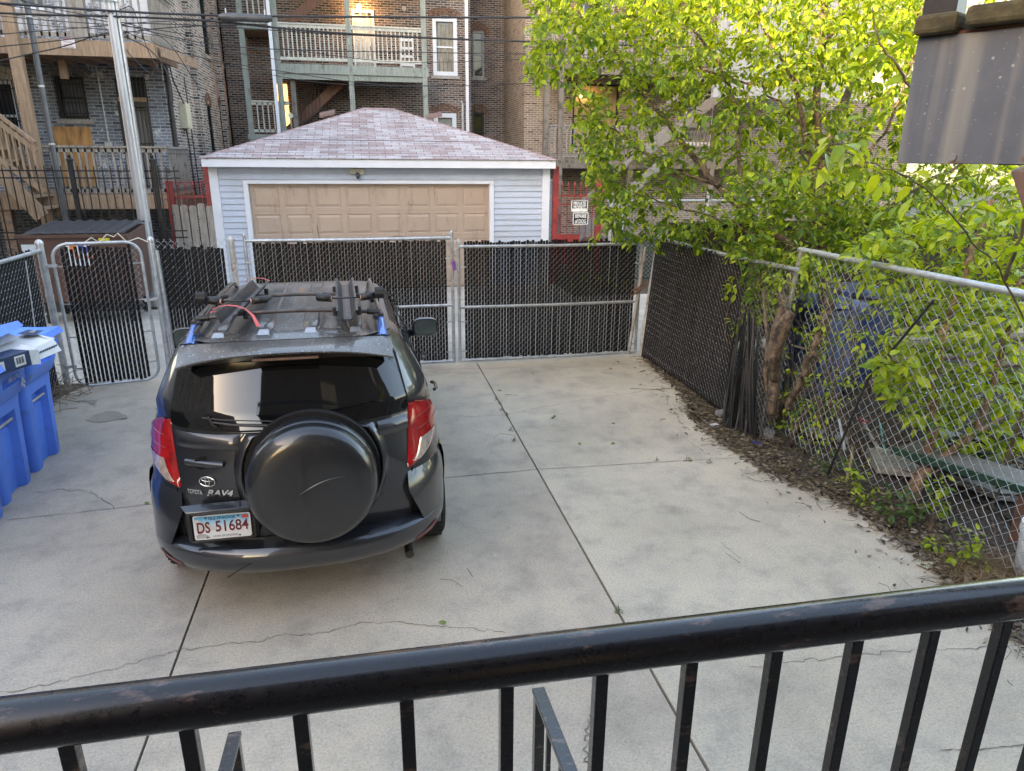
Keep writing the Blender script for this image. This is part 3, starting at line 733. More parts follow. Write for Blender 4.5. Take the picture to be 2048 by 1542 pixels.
# --- rear bumper
def SB(z):  # bumper sections
    T = [(.29,.16,.77,.64,2.5),(.325,.075,.825,.66,2.5),(.37,.02,.858,.68,2.55),(.42,-.005,.877,.70,2.55),(.47,-.008,.882,.72,2.55),(.495,.0,.882,.72,2.55),(.56,.03,.888,.73,2.6),(.66,.055,.892,.74,2.65),(.74,.075,.888,.75,2.65),(.80,.105,.876,.76,2.65)]
    if z <= T[0][0]: a = b = T[0]; t = 0
    else:
        for a, b in zip(T, T[1:]):
            if z <= b[0]: t = (z-a[0])/(b[0]-a[0]); break
        else: a = b = T[-1]; t = 0
    v = [a[i]+(b[i]-a[i])*t for i in range(5)]; return (v[0],v[1],v[2],v[3],v[4],4.3,.5)
mb = MB(); K = 30
def brow(z, tmin=0, extra=True):
    S = SB(z); side = []
    for k in range(K+1):
        th = tmin+(pi/2-tmin)*k/K; side.append(Srear(th, z, 0, 1, S))
    if extra: side.append((S[2], min(.62, .98-.37), z)) if z > .30 else side.append((S[2], .60, z))
    return side
zlow = [.29,.325,.37,.42,.47,.495]
for s in (-1,1):
    R_ = [[(s*p[0],p[1],p[2]) for p in brow(z)] for z in zlow]
    # ledge
    led = []
    for p in brow(.495): led.append((s*p[0]*.985, p[1]+.020, .512))
    led2 = [(s*min(abs(p[0]),.86), max(p[1]+.13,.14) if abs(p[0])<.84 else p[1]+.03, .52) for p in brow(.495)]
    mb.grid(R_+[led, led2])
lower = mb.build('rear_bumper', PAINT, car, smooth='auto')
for s in (-1,1):
    mb = MB(); R_ = []
    for i, z in enumerate([.50,.54,.58,.62,.66,.70,.74,.775,.795,.80]):
        xi = .71-.085*min(1,(z-.50)/.20)
        S = SB(z); tmin = math.asin(min(1,(xi/S[2])**(S[4]/2)))
        R_.append([(s*p[0],p[1],p[2]) for p in brow(z, tmin)])
    R_.append([(p[0]*.985, p[1]+.03, .806) for p in R_[-1]])
    inner = [[r_[0], (r_[0][0]-s*.012, r_[0][1]+.10, r_[0][2])] for r_ in R_]
    mb.grid(R_); mb.grid(inner); mb.build('bumper_corner', PAINT, car, smooth='auto')
    # reflector low in the corner
    rws = []
    for i in range(5):
        z = .362+.040*i/4; S = SB(z)
        rws.append([Srear(radians(45)+radians(19)*k/8*(1-.12*abs(i-2)), z+.035*k/8*(1), .004, s, SB(z+.035*k/8)) for k in range(9)])
    m_ = MB(); m_.grid(rws); m_.build('reflector', plain('dark_red_reflector',(.17,.012,.014),.3), car, smooth=True)
# thin crack in the bumper
mb = MB(); mb.tube([Srear(th_of_x(.30,.45), .44, .001, -1, SB(.44)), (-.345,-.009,.41), (-.375,.0,.385), (-.40,.012,.365), (-.405,.03,.35)], .003, 4, False); mb.build('bumper_crack', MT['shut'], lower)
# --- tailgate seams
def on(x, z, off=.001): return Srear(th_of_x(abs(x), z), z, off, 1 if x >= 0 else -1)
mb = MB()
for s in (-1,1): mb.tube([on(s*(.638+.03*(z-.52)/.6), z) for z in (.52,.6,.7,.8,.9,1.0,1.1,1.155)], .005, 4, False)
mb.tube([on(x, 1.152) for x in [-.66+.066*i for i in range(21)]], .003, 4, False)
mb.tube([on(x, z) for x, z in ((-.25,1.15),(-.29,1.10),(-.315,.98),(-.315,.86),(-.30,.76))], .0035, 4, False)
mb.tube([on(x, z) for x, z in ((.38,1.15),(.43,1.06),(.465,.96),(.47,.80),(.44,.70),(.62,.73))], .0035, 4, False)
mb.build('shut_line', MT['shut'], car)
# tailgate crease above the handle
mb = MB(); rws = []
for k in range(13):
    x = -.63+.36*k/12; e = 1-abs(2*k/12-1)**8
    rws.append([on(x,1.145,.000), on(x,1.13,.014*e), on(x,1.075,.020*e), on(x,1.06,.0)])
mb.grid(rws)
rws = []
for k in range(9):
    x = .46+.17*k/8; rws.append([on(x,1.145,0), on(x,1.13,.014), on(x,1.075,.020), on(x,1.055,0)])
mb.grid(rws); mb.build('tailgate_panel', PAINT, car, smooth=True)
# spare wheel housing
SX_, SZ_ = .100, .915
mb = MB(); rws = []
for k in range(41):
    a = 2*pi*k/40; row = []
    for rad, dy in ((.362,.02),(.366,-.03),(.376,-.038),(.392,-.025),(.410,.0)):
        x = SX_+rad*cos(a)*1.02; z = SZ_+rad*sin(a); z = min(1.15, max(.53, z)); x = max(-.62, min(.62, x))
        q = on(x, z, 0); row.append((q[0], q[1]+dy, q[2]))
    rws.append(row)
mb.grid(rws); mb.build('tailgate_panel', PAINT, car, smooth=True)
mb = MB(); mb.lathe([(.001,.07),(.364,.075),(.364,.12)], 40, 'y', (SX_,0,SZ_)); mb.build('spare_recess', MT['shut'], car)
mb = MB(); mb.lathe([(.001,-.150),(.10,-.150),(.20,-.147),(.27,-.141),(.300,-.132),(.322,-.115),(.336,-.090),(.342,-.060),(.342,-.035),(.336,-.032),(.336,-.024),(.342,-.02),(.342,.07),(.33,.10)], 64, 'y', (SX_,0,SZ_))
sc = mb.build('spare_wheel_cover', COVER, car, smooth=True)
mb = MB(); mb.tube([(SX_-.10+.27*t, -.1515, SZ_-.04+.11*(1-(1-t)**2)) for t in [i/10 for i in range(11)]], [.0025+.003*sin(pi*i/10) for i in range(11)], 6); mb.build('embossed_line', COVER, sc, smooth=True)
# handle, emblem, lettering
mb = MB()
rws = []
hx, hz = -.478, .985
for k in range(13):
    u = -1+2*k/12; x = hx+.105*u; q = on(x, hz, 0); h = .018*(1-.25*abs(u)**4)
    rws.append([(x,q[1]-.002,hz+h),(x,q[1]-.028,hz+h*.7),(x,q[1]-.032,hz-h*.2),(x,q[1]-.022,hz-h),(x,q[1]-.002,hz-h)])
mb.grid(rws); mb.poly(rws[0]); mb.poly(rws[-1]); mb.build('tailgate_handle', PAINT, car, smooth=True)
mb = MB(); n_ = 18; mb.poly([(hx+.05*cos(2*pi*k/n_), on(hx,hz)[1]-.002, hz+.042*sin(2*pi*k/n_)*(1.0)) for k in range(n_)]); mb.build('handle_recess', MT['shut'], car)
EX, EZ = -.470, .882; EY = on(EX, EZ)[1]-.006
def ell(mb, cx_, cz_, a, b, r, ph0=0, ph1=2*pi, n=28): mb.tube([(cx_+a*cos(ph0+(ph1-ph0)*k/n), on(cx_+a*cos(ph0+(ph1-ph0)*k/n), EZ)[1]-.006, cz_+b*sin(ph0+(ph1-ph0)*k/n)) for k in range(n+1)], r, 6, False)
mb = MB(); ell(mb, EX, EZ, .0425, .0285, .0042); ell(mb, EX, EZ, .0115, .0265, .003); ell(mb, EX, EZ+.0125, .029, .0115, .0032); mb.build('emblem', CHROME, car, smooth=True)
def text(s, size, mat, name, parent, loc, width=None, ext=.002, shear=0, bold=0, rotz=0, face='-y', rot=None, sy=1.0):
    cu = bpy.data.curves.new(name, 'FONT'); cu.body = s; cu.size = size; cu.extrude = ext; cu.align_x = 'CENTER'; cu.align_y = 'CENTER'; cu.shear = shear; cu.offset = bold
    cu.resolution_u = 3
    tmp = bpy.data.objects.new(name, cu); COL.objects.link(tmp)
    dg = bpy.context.evaluated_depsgraph_get(); dg.update()
    me = bpy.data.meshes.new_from_object(tmp.evaluated_get(dg)); me.name = name
    bpy.data.objects.remove(tmp)
    o = bpy.data.objects.new(name, me); COL.objects.link(o); me.materials.clear(); me.materials.append(mat)
    xs_ = [v.co.x for v in me.vertices]; k = (width/(max(xs_)-min(xs_))) if width else 1
    o.parent = parent; o.location = loc
    o.rotation_euler = rot if rot else (pi/2, 0, rotz); o.scale = (k, sy, 1)
    return o
slope = lambda x, z: atan2(on(x+.03,z)[1]-on(x-.03,z)[1], .06)
text('TOYOTA', .036, CHROME, 'lettering', car, (-.545, on(-.545,.815)[1]-.005, .815), .092, .002, 0, .0008, slope(-.545,.815))
text('RAV4', .050, CHROME, 'lettering', car, (-.412, on(-.412,.817)[1]-.006, .817), .150, .003, .35, .0016, slope(-.412,.817))
text('S4', .02, MT['shut'], 'lettering', car, (.555, on(.555,1.10,.021)[1]-.001, 1.105), .03, .0005)
# garnish above the plate and plate recess
PX, PZ = -.405, .650
mb = MB(); q = .098
mb.grid([[(PX-.205,q+.012,.775),(PX-.1,q+.010,.778),(PX+.1,q+.010,.778),(PX+.205,q+.012,.775)],[(PX-.175,q-.035,.757),(PX-.1,q-.042,.759),(PX+.1,q-.042,.759),(PX+.19,q-.035,.757)],[(PX-.135,q-.040,.738),(PX-.1,q-.044,.733),(PX+.1,q-.044,.733),(PX+.15,q-.040,.738)],[(PX-.13,q+.01,.73),(PX-.1,q+.01,.73),(PX+.1,q+.01,.73),(PX+.14,q+.01,.73)]])
mb.build('number_plate_garnish', PAINT, car, bevel=.003)
mb = MB(); mb.box(PX-.185,PX+.185,q-.002,q+.03,.553,.735); mb.build('plate_recess', MT['blackplastic'], car, bevel=.01)
mb = MB()
for a_, b_ in (((PX-.165,.562),(PX+.165,.562)),((PX+.165,.562),(PX+.165,.732)),((PX-.165,.562),(PX-.165,.732)),((PX-.165,.732),(PX+.165,.732))):
    mb.beam((a_[0],q-.008,a_[1]),(b_[0],q-.008,b_[1]),.016,.014)
mb.build('plate_frame', plain('plate_frame_black',(.010,.010,.010),.3), car, bevel=.003)
# plate: printed sky blue fading down to white
m_, nt, b_ = newmat('number_plate_print'); tc = N(nt,'ShaderNodeTexCoord').outputs['Object']; sx_ = N(nt,'ShaderNodeSeparateXYZ'); nt.links.new(tc, sx_.inputs[0])
mr_ = N(nt,'ShaderNodeMapRange'); mr_.inputs[1].default_value = -.01; mr_.inputs[2].default_value = .06; nt.links.new(sx_.outputs[2], mr_.inputs[0])
nt.links.new(ramp(nt, mr_.outputs[0], [(0,(.62,.64,.66)),(.45,(.32,.55,.70)),(1,(.07,.33,.58))]), b_.inputs['Base Color']); b_.inputs['Roughness'].default_value = .3
def rrect(w, h, r, n=5):
    pts = []
    for sx0, sy0, a0 in ((1,1,0),(-1,1,90),(-1,-1,180),(1,-1,270)):
        for k in range(n+1):
            a = radians(a0+90*k/n); pts.append((sx0*(w/2-r)+r*cos(a), sy0*(h/2-r)+r*sin(a)))
    return pts
mb = MB(); mb.prism(rrect(.305,.152,.012), -.002, 0, lambda a,b,d: (a,d,b)); plate = mb.build('number_plate', plain('plate_white',(.62,.63,.64),.3), car); plate.location = (PX, q-.016, PZ-.003)
plate.rotation_euler = (0, radians(.9), 0); plate.scale = (.965,1,.965)
mb = MB(); mb.poly([(a,-.0028,b) for a,b in rrect(.291,.138,.008)]); mb.build('plate_print', m_, plate)
mb = MB(); grey = plain('plate_grey',(.50,.50,.50),.4,0,.1)
mb.poly([(x,-.0034,z) for x,z in ((-.143,-.02),(-.143,.052),(-.128,.054),(-.122,.046),(-.112,.040),(-.108,.028),(-.098,.026),(-.098,.05),(-.095,.055),(-.092,.05),(-.091,.024),(-.075,.018),(-.06,.02),(-.055,.004),(-.03,.006),(-.02,-.006),(.0,-.01),(.0,-.02))]); mb.build('plate_skyline', grey, plate)
mb = MB(); mb.poly([(x,-.0034,z) for x,z in ((-.143,-.067),(-.143,-.045),(-.125,-.038),(-.10,-.038),(-.078,-.050),(-.068,-.067))]); mb.build('plate_portrait', plain('plate_grey_dark',(.33,.33,.34),.4,0,.2), plate)
mb = MB(); mb.lathe([(.011,-.0032),(.011,-.003),(.001,-.0034)], 12, 'y', (.088,0,.035)); mb.box(.074,.102,-.0036,-.0031,.020,.032); mb.box(.086,.090,-.0036,-.0031,.045,.06); mb.build('plate_dome', plain('plate_pale',(.6,.6,.62),.4), plate)
mb = MB(); mb.box(.107,.143,-.0042,-.0031,.044,.064); mb.build('registration_sticker', plain('orange_red_sticker',(.55,.06,.03),.4,0,.3,90), plate)
PR = plain('plate_dark_red',(.13,.012,.02),.35); PB = plain('plate_dark_blue',(.02,.06,.12),.35)
text('DS', .085, PR, 'lettering', plate, (-.102,-.0045,-.003), .068, .0012, 0, .0014, sy=1.12)
text('51684', .085, PR, 'lettering', plate, (.050,-.0045,-.000), .176, .0012, 0, .0010, sy=1.12)
text('ILLINOIS', .022, PB, 'lettering', plate, (.0,-.0038,.055), .140, .0006, 0, .0002)
text('LAND OF LINCOLN', .0155, PB, 'lettering', plate, (.012,-.0038,-.058), .130, .0005)
mb = MB()
for x, z in ((-.085,.060),(.088,.060),(-.085,-.063),(.088,-.063)): mb.lathe([(.0055,-.003),(.0045,-.0065),(.001,-.007)], 10, 'y', (x,0,z))
mb.build('plate_screw', MT['blackplastic'], plate)
# exhaust tip, wiper
mb = MB(); mb.tube([(.62,.30,.20),(.62,.60,.21)], .028, 12); mb.build('exhaust_pipe', plain('dull_exhaust',(.06,.055,.05),.5,.6), car, smooth='auto')
mb = MB(); mb.tube([on(-.40,1.215,.02), on(-.30,1.205,.028), on(-.10,1.193,.03), on(.02,1.188,.03)], [.006,.008,.010,.012], 6); mb.tube([on(-.425,1.245,.015), on(-.405,1.205,.018), on(-.385,1.19,.012)], .006, 6)
mb.tube([on(-.46,1.235,.012), on(-.36,1.225,.012), on(-.05,1.205,.012)], .004, 5); mb.build('rear_wiper', MT['blackplastic'], car, smooth='auto')
# rails
BLUEC = plain('blue_rail_cap',(.05,.14,.42),.2,.2,.2,8,None,.8)
for s in (-1,1):
    pts = []
    for k in range(15):
        t = k/14; y = .60+1.62*t; e = min(1, t/.10, (1-t)/.10); pts.append((s*(.53-.02*t-.0*e), y, roofz(.5,y)+.006+.045*e**.7))
    mb = MB(); mb.tube(pts, [.014]+[.017]*13+[.014], 8); rl = mb.build('roof_rail', PAINT, car, smooth=True)
    mb = MB()
    rws = []
    for k in range(7):
        t = k/6; y = .46+.20*t; h = .010+.05*t**.8; w = .030; zz = roofz(.5,y)-.012
        rws.append([(s*(.535+w),y,zz-.015),(s*(.53+w*.6),y,zz+h),(s*(.53-w*.4),y,zz+h+.004),(s*(.53-w),y,zz)])
    mb.grid(rws); mb.poly(rws[0]); mb.poly(rws[-1]); mb.build('rail_cap', BLUEC, rl, smooth=True)
BAR = plain('bar_grey',(.085,.075,.072),.4,.3,.25,10)
barY = (.70, 1.24)
for y in barY:
    mb = MB(); pts = [(x, y, 1.675+.030*(1-(x/.53)**2)) for x in [-.53+1.06*k/14 for k in range(15)]]
    mb.tube(pts, .0125, 8); cb_ = mb.build('cross_bar', BAR, car, smooth=True)
    mb = MB()
    for s in (-1,1):
        mb.tube([(s*.53,y,1.676),(s*.45,y,1.682)], .019, 8); mb.box(s*.525-.025,s*.525+.025,y-.03,y+.03,1.640,1.672); mb.tube([(s*.50,y-.06,1.655),(s*.50,y-.03,1.66)], .016, 8)
    mb.build('bar_foot', MT['blackplastic'], cb_, bevel=.004)
# bike trays
def tray(xr, xf, y0, y1, flipk, straps):
    mb = MB(); a = Vector((xr,y0,1.700)); b = Vector((xf,y1,1.722)); d = (b-a).normalized(); r_ = d.cross(Vector((0,0,1))).normalized()
    rws = []
    for e in (a, b): rws.append([e-r_*.062+Vector((0,0,.050)), e-r_*.050+Vector((0,0,.052)), e-r_*.022, e+r_*.022, e+r_*.050+Vector((0,0,.052)), e+r_*.062+Vector((0,0,.050))])
    rws2 = [[p-Vector((0,0,.004)) for p in q] for q in rws]
    mb.grid(rws); mb.grid(rws2)
    for i in (0,1): mb.grid([rws[i], rws2[i]])
    tr = mb.build('bike_tray', plain('tray_black',(.06,.058,.06),.42,.4,.3,20,((.09,.08,.07),12,.6)), car)
    # slots
    mb = MB()
    for k in range(16):
        t = .06+.055*k; p = a.lerp(b, t)+Vector((0,0,.0015)); mb.beam(p+d*.004, p+d*.022, .012, .0012)
    mb.build('tray_slot', plain('slot_pale',(.25,.25,.25),.5), tr)
    c = a.lerp(b, .33)
    mb = MB()
    for s in (-1,1):
        e0 = c+r_*(s*.165)+Vector((0,0,.065))+d*(-.02); e1 = c+r_*(s*.085)+Vector((0,0,.06))+d*(-.04)
        far = c+r_*(s*.14)+Vector((0,0,.02))+d*.30
        mb.tube([e1, e0, e0+(far-e0)*.1, far], [.023,.024,.017,.014], 8)
    mb.tube([c-r_*.085+Vector((0,0,.06))-d*.04, c+r_*.085+Vector((0,0,.06))-d*.04], .005, 6)
    arm = mb.build('clamp_arm', MT['blackplastic'], tr, smooth=True)
    mb = MB(); kx = c+r_*(flipk*.20)+Vector((0,0,.08))-d*.02
    mb.tube([kx-r_*.026, kx+r_*.026], .036, 8); mb.build('knob', MT['rubber'], arm)
    mb = MB()
    for s in (-1,1): p = c+r_*(s*.092)+Vector((0,0,.06))-d*.04; mb.tube([p-r_*.008,p+r_*.008], .020, 8)
    mb.build('clamp_ring', plain('copper_ring',(.45,.27,.20),.4,.3), arm)
    mb = MB()
    for t in (.18, .80):
        for s in (-1,1):
            p = a.lerp(b,t)+r_*(s*.07)-Vector((0,0,.02)); mb.tube([p, p+Vector((0,0,.05))], .014, 8)
    mb.build('mount_bolt', MT['blackplastic'], tr)
    if straps:
        mb = MB(); RS = plain('red_strap',(.55,.07,.06),.5)
        p = a+d*.10
        mb.grid([[p+r_*(.085*u)+Vector((0,0,.060+.02*(1-u*u)))+d*(-.012), p+r_*(.085*u)+Vector((0,0,.060+.02*(1-u*u)))+d*.016] for u in (-1,-.5,0,.5,1)])
        p2 = p+r_*.085+Vector((0,0,.06)); mb.grid([[p2, p2+d*.02],[p2+r_*.05+Vector((0,0,-.03))-d*.06, p2+r_*.06+Vector((0,0,-.03))-d*.04],[p2+r_*.09+Vector((0,0,-.07))-d*.15, p2+r_*.11+Vector((0,0,-.07))-d*.14]])
        p3 = p-r_*.07+Vector((0,0,.045)); mb.grid([[p3, p3+d*.03],[p3-r_*.02-d*.03, p3-r_*.03+Vector((0,0,.0))]])
        p = b-d*.10
        mb.grid([[p+r_*(.075*u)+Vector((0,0,.062+.02*(1-u*u))), p+r_*(.075*u)+Vector((0,0,.062+.02*(1-u*u)))+d*.022] for u in (-1,-.5,0,.5,1)])
        mb.grid([[p-r_*.075+Vector((0,0,.06)), p-r_*.075+Vector((0,0,.06))+d*.02],[p-r_*.10+Vector((0,0,-.01)), p-r_*.10+Vector((0,0,.0))+d*.02]])
        mb.build('strap', RS, tr)
    return tr
tray(-.325, -.235, .44, 1.46, -1, True)
tray(.335, .325, .42, 1.46, 1, False)
mb = MB(); mb.tube([(-.50,.52,1.635),(-.49,1.45,1.70)], .012, 5); mb.build('spare_tray', BAR, car)
# ---------------------------------------------------------------- porch railing in the foreground
def railmat():
    m, nt, b = newmat('chipped_black_paint'); v = N(nt, 'ShaderNodeTexCoord').outputs['Object']
    n1 = noise(nt, v, 28, 6, .75, (.35,1,1)); n2 = noise(nt, v, 90, 4, .7); n3 = noise(nt, v, 5, 4, .6)
    c = ramp(nt, n3, [(.3, (.0035,.0035,.005)), (.7, (.006,.006,.008))])
    c = mix(nt, c, (.10,.062,.05), ramp(nt, n1, [(.57, (0,0,0)), (.63, (.85,)*3)]))
    c = mix(nt, c, (.06,.06,.065), ramp(nt, n2, [(.68, (0,0,0)), (.78, (.5,)*3)]))
    nt.links.new(c, b.inputs['Base Color'])
    nt.links.new(ramp(nt, n2, [(.3, (.20,)*3), (.7, (.42,)*3)]), b.inputs['Roughness']); b.inputs['Coat Weight'].default_value = .6
    b.inputs['Coat Roughness'].default_value = .16; b.inputs['Specular IOR Level'].default_value = .3
    bump(nt, b, n1, .25, .003); return m
RAILM = railmat()
por = thing('porch_railing', 'black pipe railing with square balusters across the foreground', 'railing', (0,.555,1.03))
RZ = 2.098-1.03
mb = MB(); mb.tube([(x, 0, RZ+.004-.012*x) for x in (-1.6,-1.0,-.5,0,.4,.8,1.3,1.9)], .0235, 24); mb.build('handrail', RAILM, por, smooth='auto')
for i in range(-13, 17):
    x = .112+i*.0985
    mb = MB(); mb.box(x-.0068,x+.0068,-.0068,.0068,.08,RZ-.014-.012*x); mb.build('baluster', RAILM, por, bevel=.0012)
mb = MB(); mb.box(-1.6,1.9,-.014,.014,.06,.082); mb.build('bottom_rail', RAILM, por)
# porch deck and own building behind the viewpoint
own = thing('brick_apartment_house', 'own brick house with steel porch standing behind the viewpoint', 'building', (0,-1.6,0))
mb = MB(); mb.box(-2.0,14,-9,-.6,0,9.0); mb.build('wall', plain('dark_own_brick',(.09,.06,.045),.9,0,.3,8), own)
mb = MB(); mb.box(-1.6,2.6,0.0,2.2,.93,1.02);  mb.build('porch_deck', MT['greywood'], own)
mb = MB()
for z in (5.05,):
    mb.box(-2.0,3.1,-.12,-.08,z,z+.05)
    for k in range(48): x = -2+k*.105; mb.box(x-.008,x+.008,-.11,-.09,z-.9,z)
    mb.box(-2.0,3.1,-.6,-.06,z-1.0,z-.92)
mb.build('railing', MT['blackiron'], own)
mb = MB()
for x,z in ((.2,4.9),(3.6,4.9),(.2,7.9),(6.5,4.9),(6.5,7.9),(.3,2.0)): mb.box(x,x+.9,-.6,-.57,z-.6,z+.9)
mb.build('window', plain('warm_window',(.35,.22,.10),.3), own)
# stair guards below
def guard(p0, p1, label, X):
    t = thing('stair_guard', label, 'handrail', (0,0,0), 0, 'steel stair guards')
    p0 = Vector(p0); p1 = Vector(p1); mb = MB(); mb.beam(p0, p1, .040, .016); 
    mb.build('handrail', RAILM, t, bevel=.002)
    mb = MB(); mb.box(p0.x-.016,p0.x+.016,p0.y-.034,p0.y-.002,.0,p0.z-.006); mb.build('post', RAILM, t, bevel=.002)
    for k in range(1,5):
        q = p0.lerp(p1, k*.14/ (p1-p0).length)
        mb = MB(); mb.box(q.x-.007,q.x+.007,q.y-.007,q.y+.007,q.z-.85,q.z-.004); mb.build('baluster', RAILM, t)
ga = onD(1076,1379,2.2); gb = onX(1125,1506,ga.x)
guard(ga, ga+(gb-ga)*3, 'lower stair guard with a flat black top, right of centre under the railing', ga.x)
gc = onD(470,1467,2.2); gd = onX(454,1530,gc.x)
guard(gc, gc+(gd-gc)*4, 'lower stair guard with a flat black top, left under the railing', gc.x)
# steel landing corner at the upper right with plank ends, post and rail
def steelmat():
    m, nt, b = newmat('streaked_grey_steel'); tc = N(nt, 'ShaderNodeTexCoord').outputs['Object']
    n1 = noise(nt, tc, 15, 3, .5, (1,1,.06)); n2 = noise(nt, tc, 45, 3, .6, (1,1,.05)); n3 = noise(nt, tc, 6, 5, .7)
    c = ramp(nt, n3, [(.3, (.115,.13,.16)), (.7, (.165,.18,.215))])
    c = mix(nt, c, (.42,.405,.365), ramp(nt, n1, [(.50, (0,0,0)), (.68, (.62,)*3)]))
    c = mix(nt, c, (.24,.25,.27), ramp(nt, n2, [(.58, (0,0,0)), (.75, (.2,)*3)]))
    vor = N(nt, 'ShaderNodeTexVoronoi'); vor.inputs['Scale'].default_value = 38; nt.links.new(tc, vor.inputs['Vector'])
    n5 = noise(nt, tc, 160, 2, .5)
    c = mix(nt, c, (.5,.5,.47), mix(nt, ramp(nt, vor.outputs[0], [(.07, (.9,)*3), (.13, (0,0,0))]), ramp(nt, noise(nt, tc, 11, 3, .5), [(.5,(0,0,0)),(.56,(1,1,1))]), 1.0, 'MULTIPLY'))
    c = mix(nt, c, (.42,.42,.40), ramp(nt, n5, [(.70,(0,0,0)),(.76,(.8,)*3)]))
    nz = N(nt, 'ShaderNodeTexNoise'); nz.inputs['Scale'].default_value = 14; nz.inputs['Detail'].default_value = 6; nt.links.new(tc, nz.inputs['Vector'])
    sx = N(nt, 'ShaderNodeSeparateXYZ'); nt.links.new(tc, sx.inputs[0])
    ab = N(nt, 'ShaderNodeMath', operation='ABSOLUTE'); nt.links.new(sx.outputs[2], ab.inputs[0])
    ml = N(nt, 'ShaderNodeMath', operation='MULTIPLY_ADD'); nt.links.new(ab.outputs[0], ml.inputs[0]); ml.inputs[1].default_value = 3.2; nt.links.new(nz.outputs[0], ml.inputs[2])
    c = mix(nt, c, (.20,.10,.065), ramp(nt, ml.outputs[0], [(.93, (0,0,0)), (1.02, (.8,)*3)]))
    nt.links.new(c, b.inputs['Base Color']); b.inputs['Roughness'].default_value = .5; b.inputs['Metallic'].default_value = .15
    bump(nt, b, n3, .15, .003); return m
STEEL = steelmat()
a1 = onD(1795, 327, 1.54); a2 = onD(2048, 330, 1.37); dd = (a2-a1); dd.z = 0; Ld = dd.length; dd.normalize(); nb = Vector((-dd.y, dd.x, 0))
if nb.y < 0: nb = -nb
rot_l = atan2(dd.y, dd.x)
ld = thing('stair_landing', 'grey steel stair landing with mossy plank ends at the upper right', 'stair landing', (a1.x, a1.y, a1.z+.125), rot_l)
# local: x along the plate, y away (perp), z up about plate centre
sgn = 1 if (Matrix.Rotation(rot_l, 3, 'Z') @ Vector((0,1,0))).dot(nb) > 0 else -1
mb = MB(); mb.box(0,1.6,-.004,.004,-.125,.125)
for z in (-.122,.122): mb.box(0,1.6, min(0,sgn*.07), max(0,sgn*.07), z-.003, z+.003)
pl = mb.build('stringer_plate', STEEL, ld, bevel=.0015)
mb = MB(); mb.lathe([(.008,0),(.007,-.004),(.001,-.004)], 10, 'y', (.11,-.004,-.112)); mb.build('bolt', STEEL, ld)
MOSS = plain('mossy_plank_end', (.105,.085,.045), .9, 0, .35, 25, ((.05,.055,.02), 9, .5), 0, .6, 50)
px_ = -.004
for i, (w, zz) in enumerate(((.082,.0),(.142,.010),(.142,.022),(.142,.03),(.142,.036),(.142,.04))):
    mb = MB(); y0, y1 = (-.03, .9) if sgn > 0 else (-.9, .03)
    mb.box(px_, px_+w, y0, y1, .128+zz*.6, .166+zz*.6); mb.build('plank', MOSS, ld, bevel=.009); px_ += w+.012
mb = MB(); mb.box(.0,1.6, min(0,sgn*.05), max(0,sgn*.05), .1255,.132); mb.build('rust_strip', MT['rust'], ld)
mb = MB(); y0 = sgn*.035
mb.box(-.005,.060, y0-.03, y0+.03, .166, 1.1); mb.build('landing_post', plain('worn_black_post',(.05,.045,.045),.45,.2,.3,14,((.16,.12,.10),8,.56)), ld, bevel=.004)
mb = MB(); mb.tube([(.05, y0, .262),(.6,y0,.272),(1.6,y0,.29)], .021, 14)
mb.build('landing_rail', MT['blackiron'], ld, smooth='auto')
mb = MB(); mb.beam((.235, sgn*.02, -.128), (.33, sgn*.02, -.32), .05, .04); mb.build('bracket', STEEL, ld, bevel=.003)

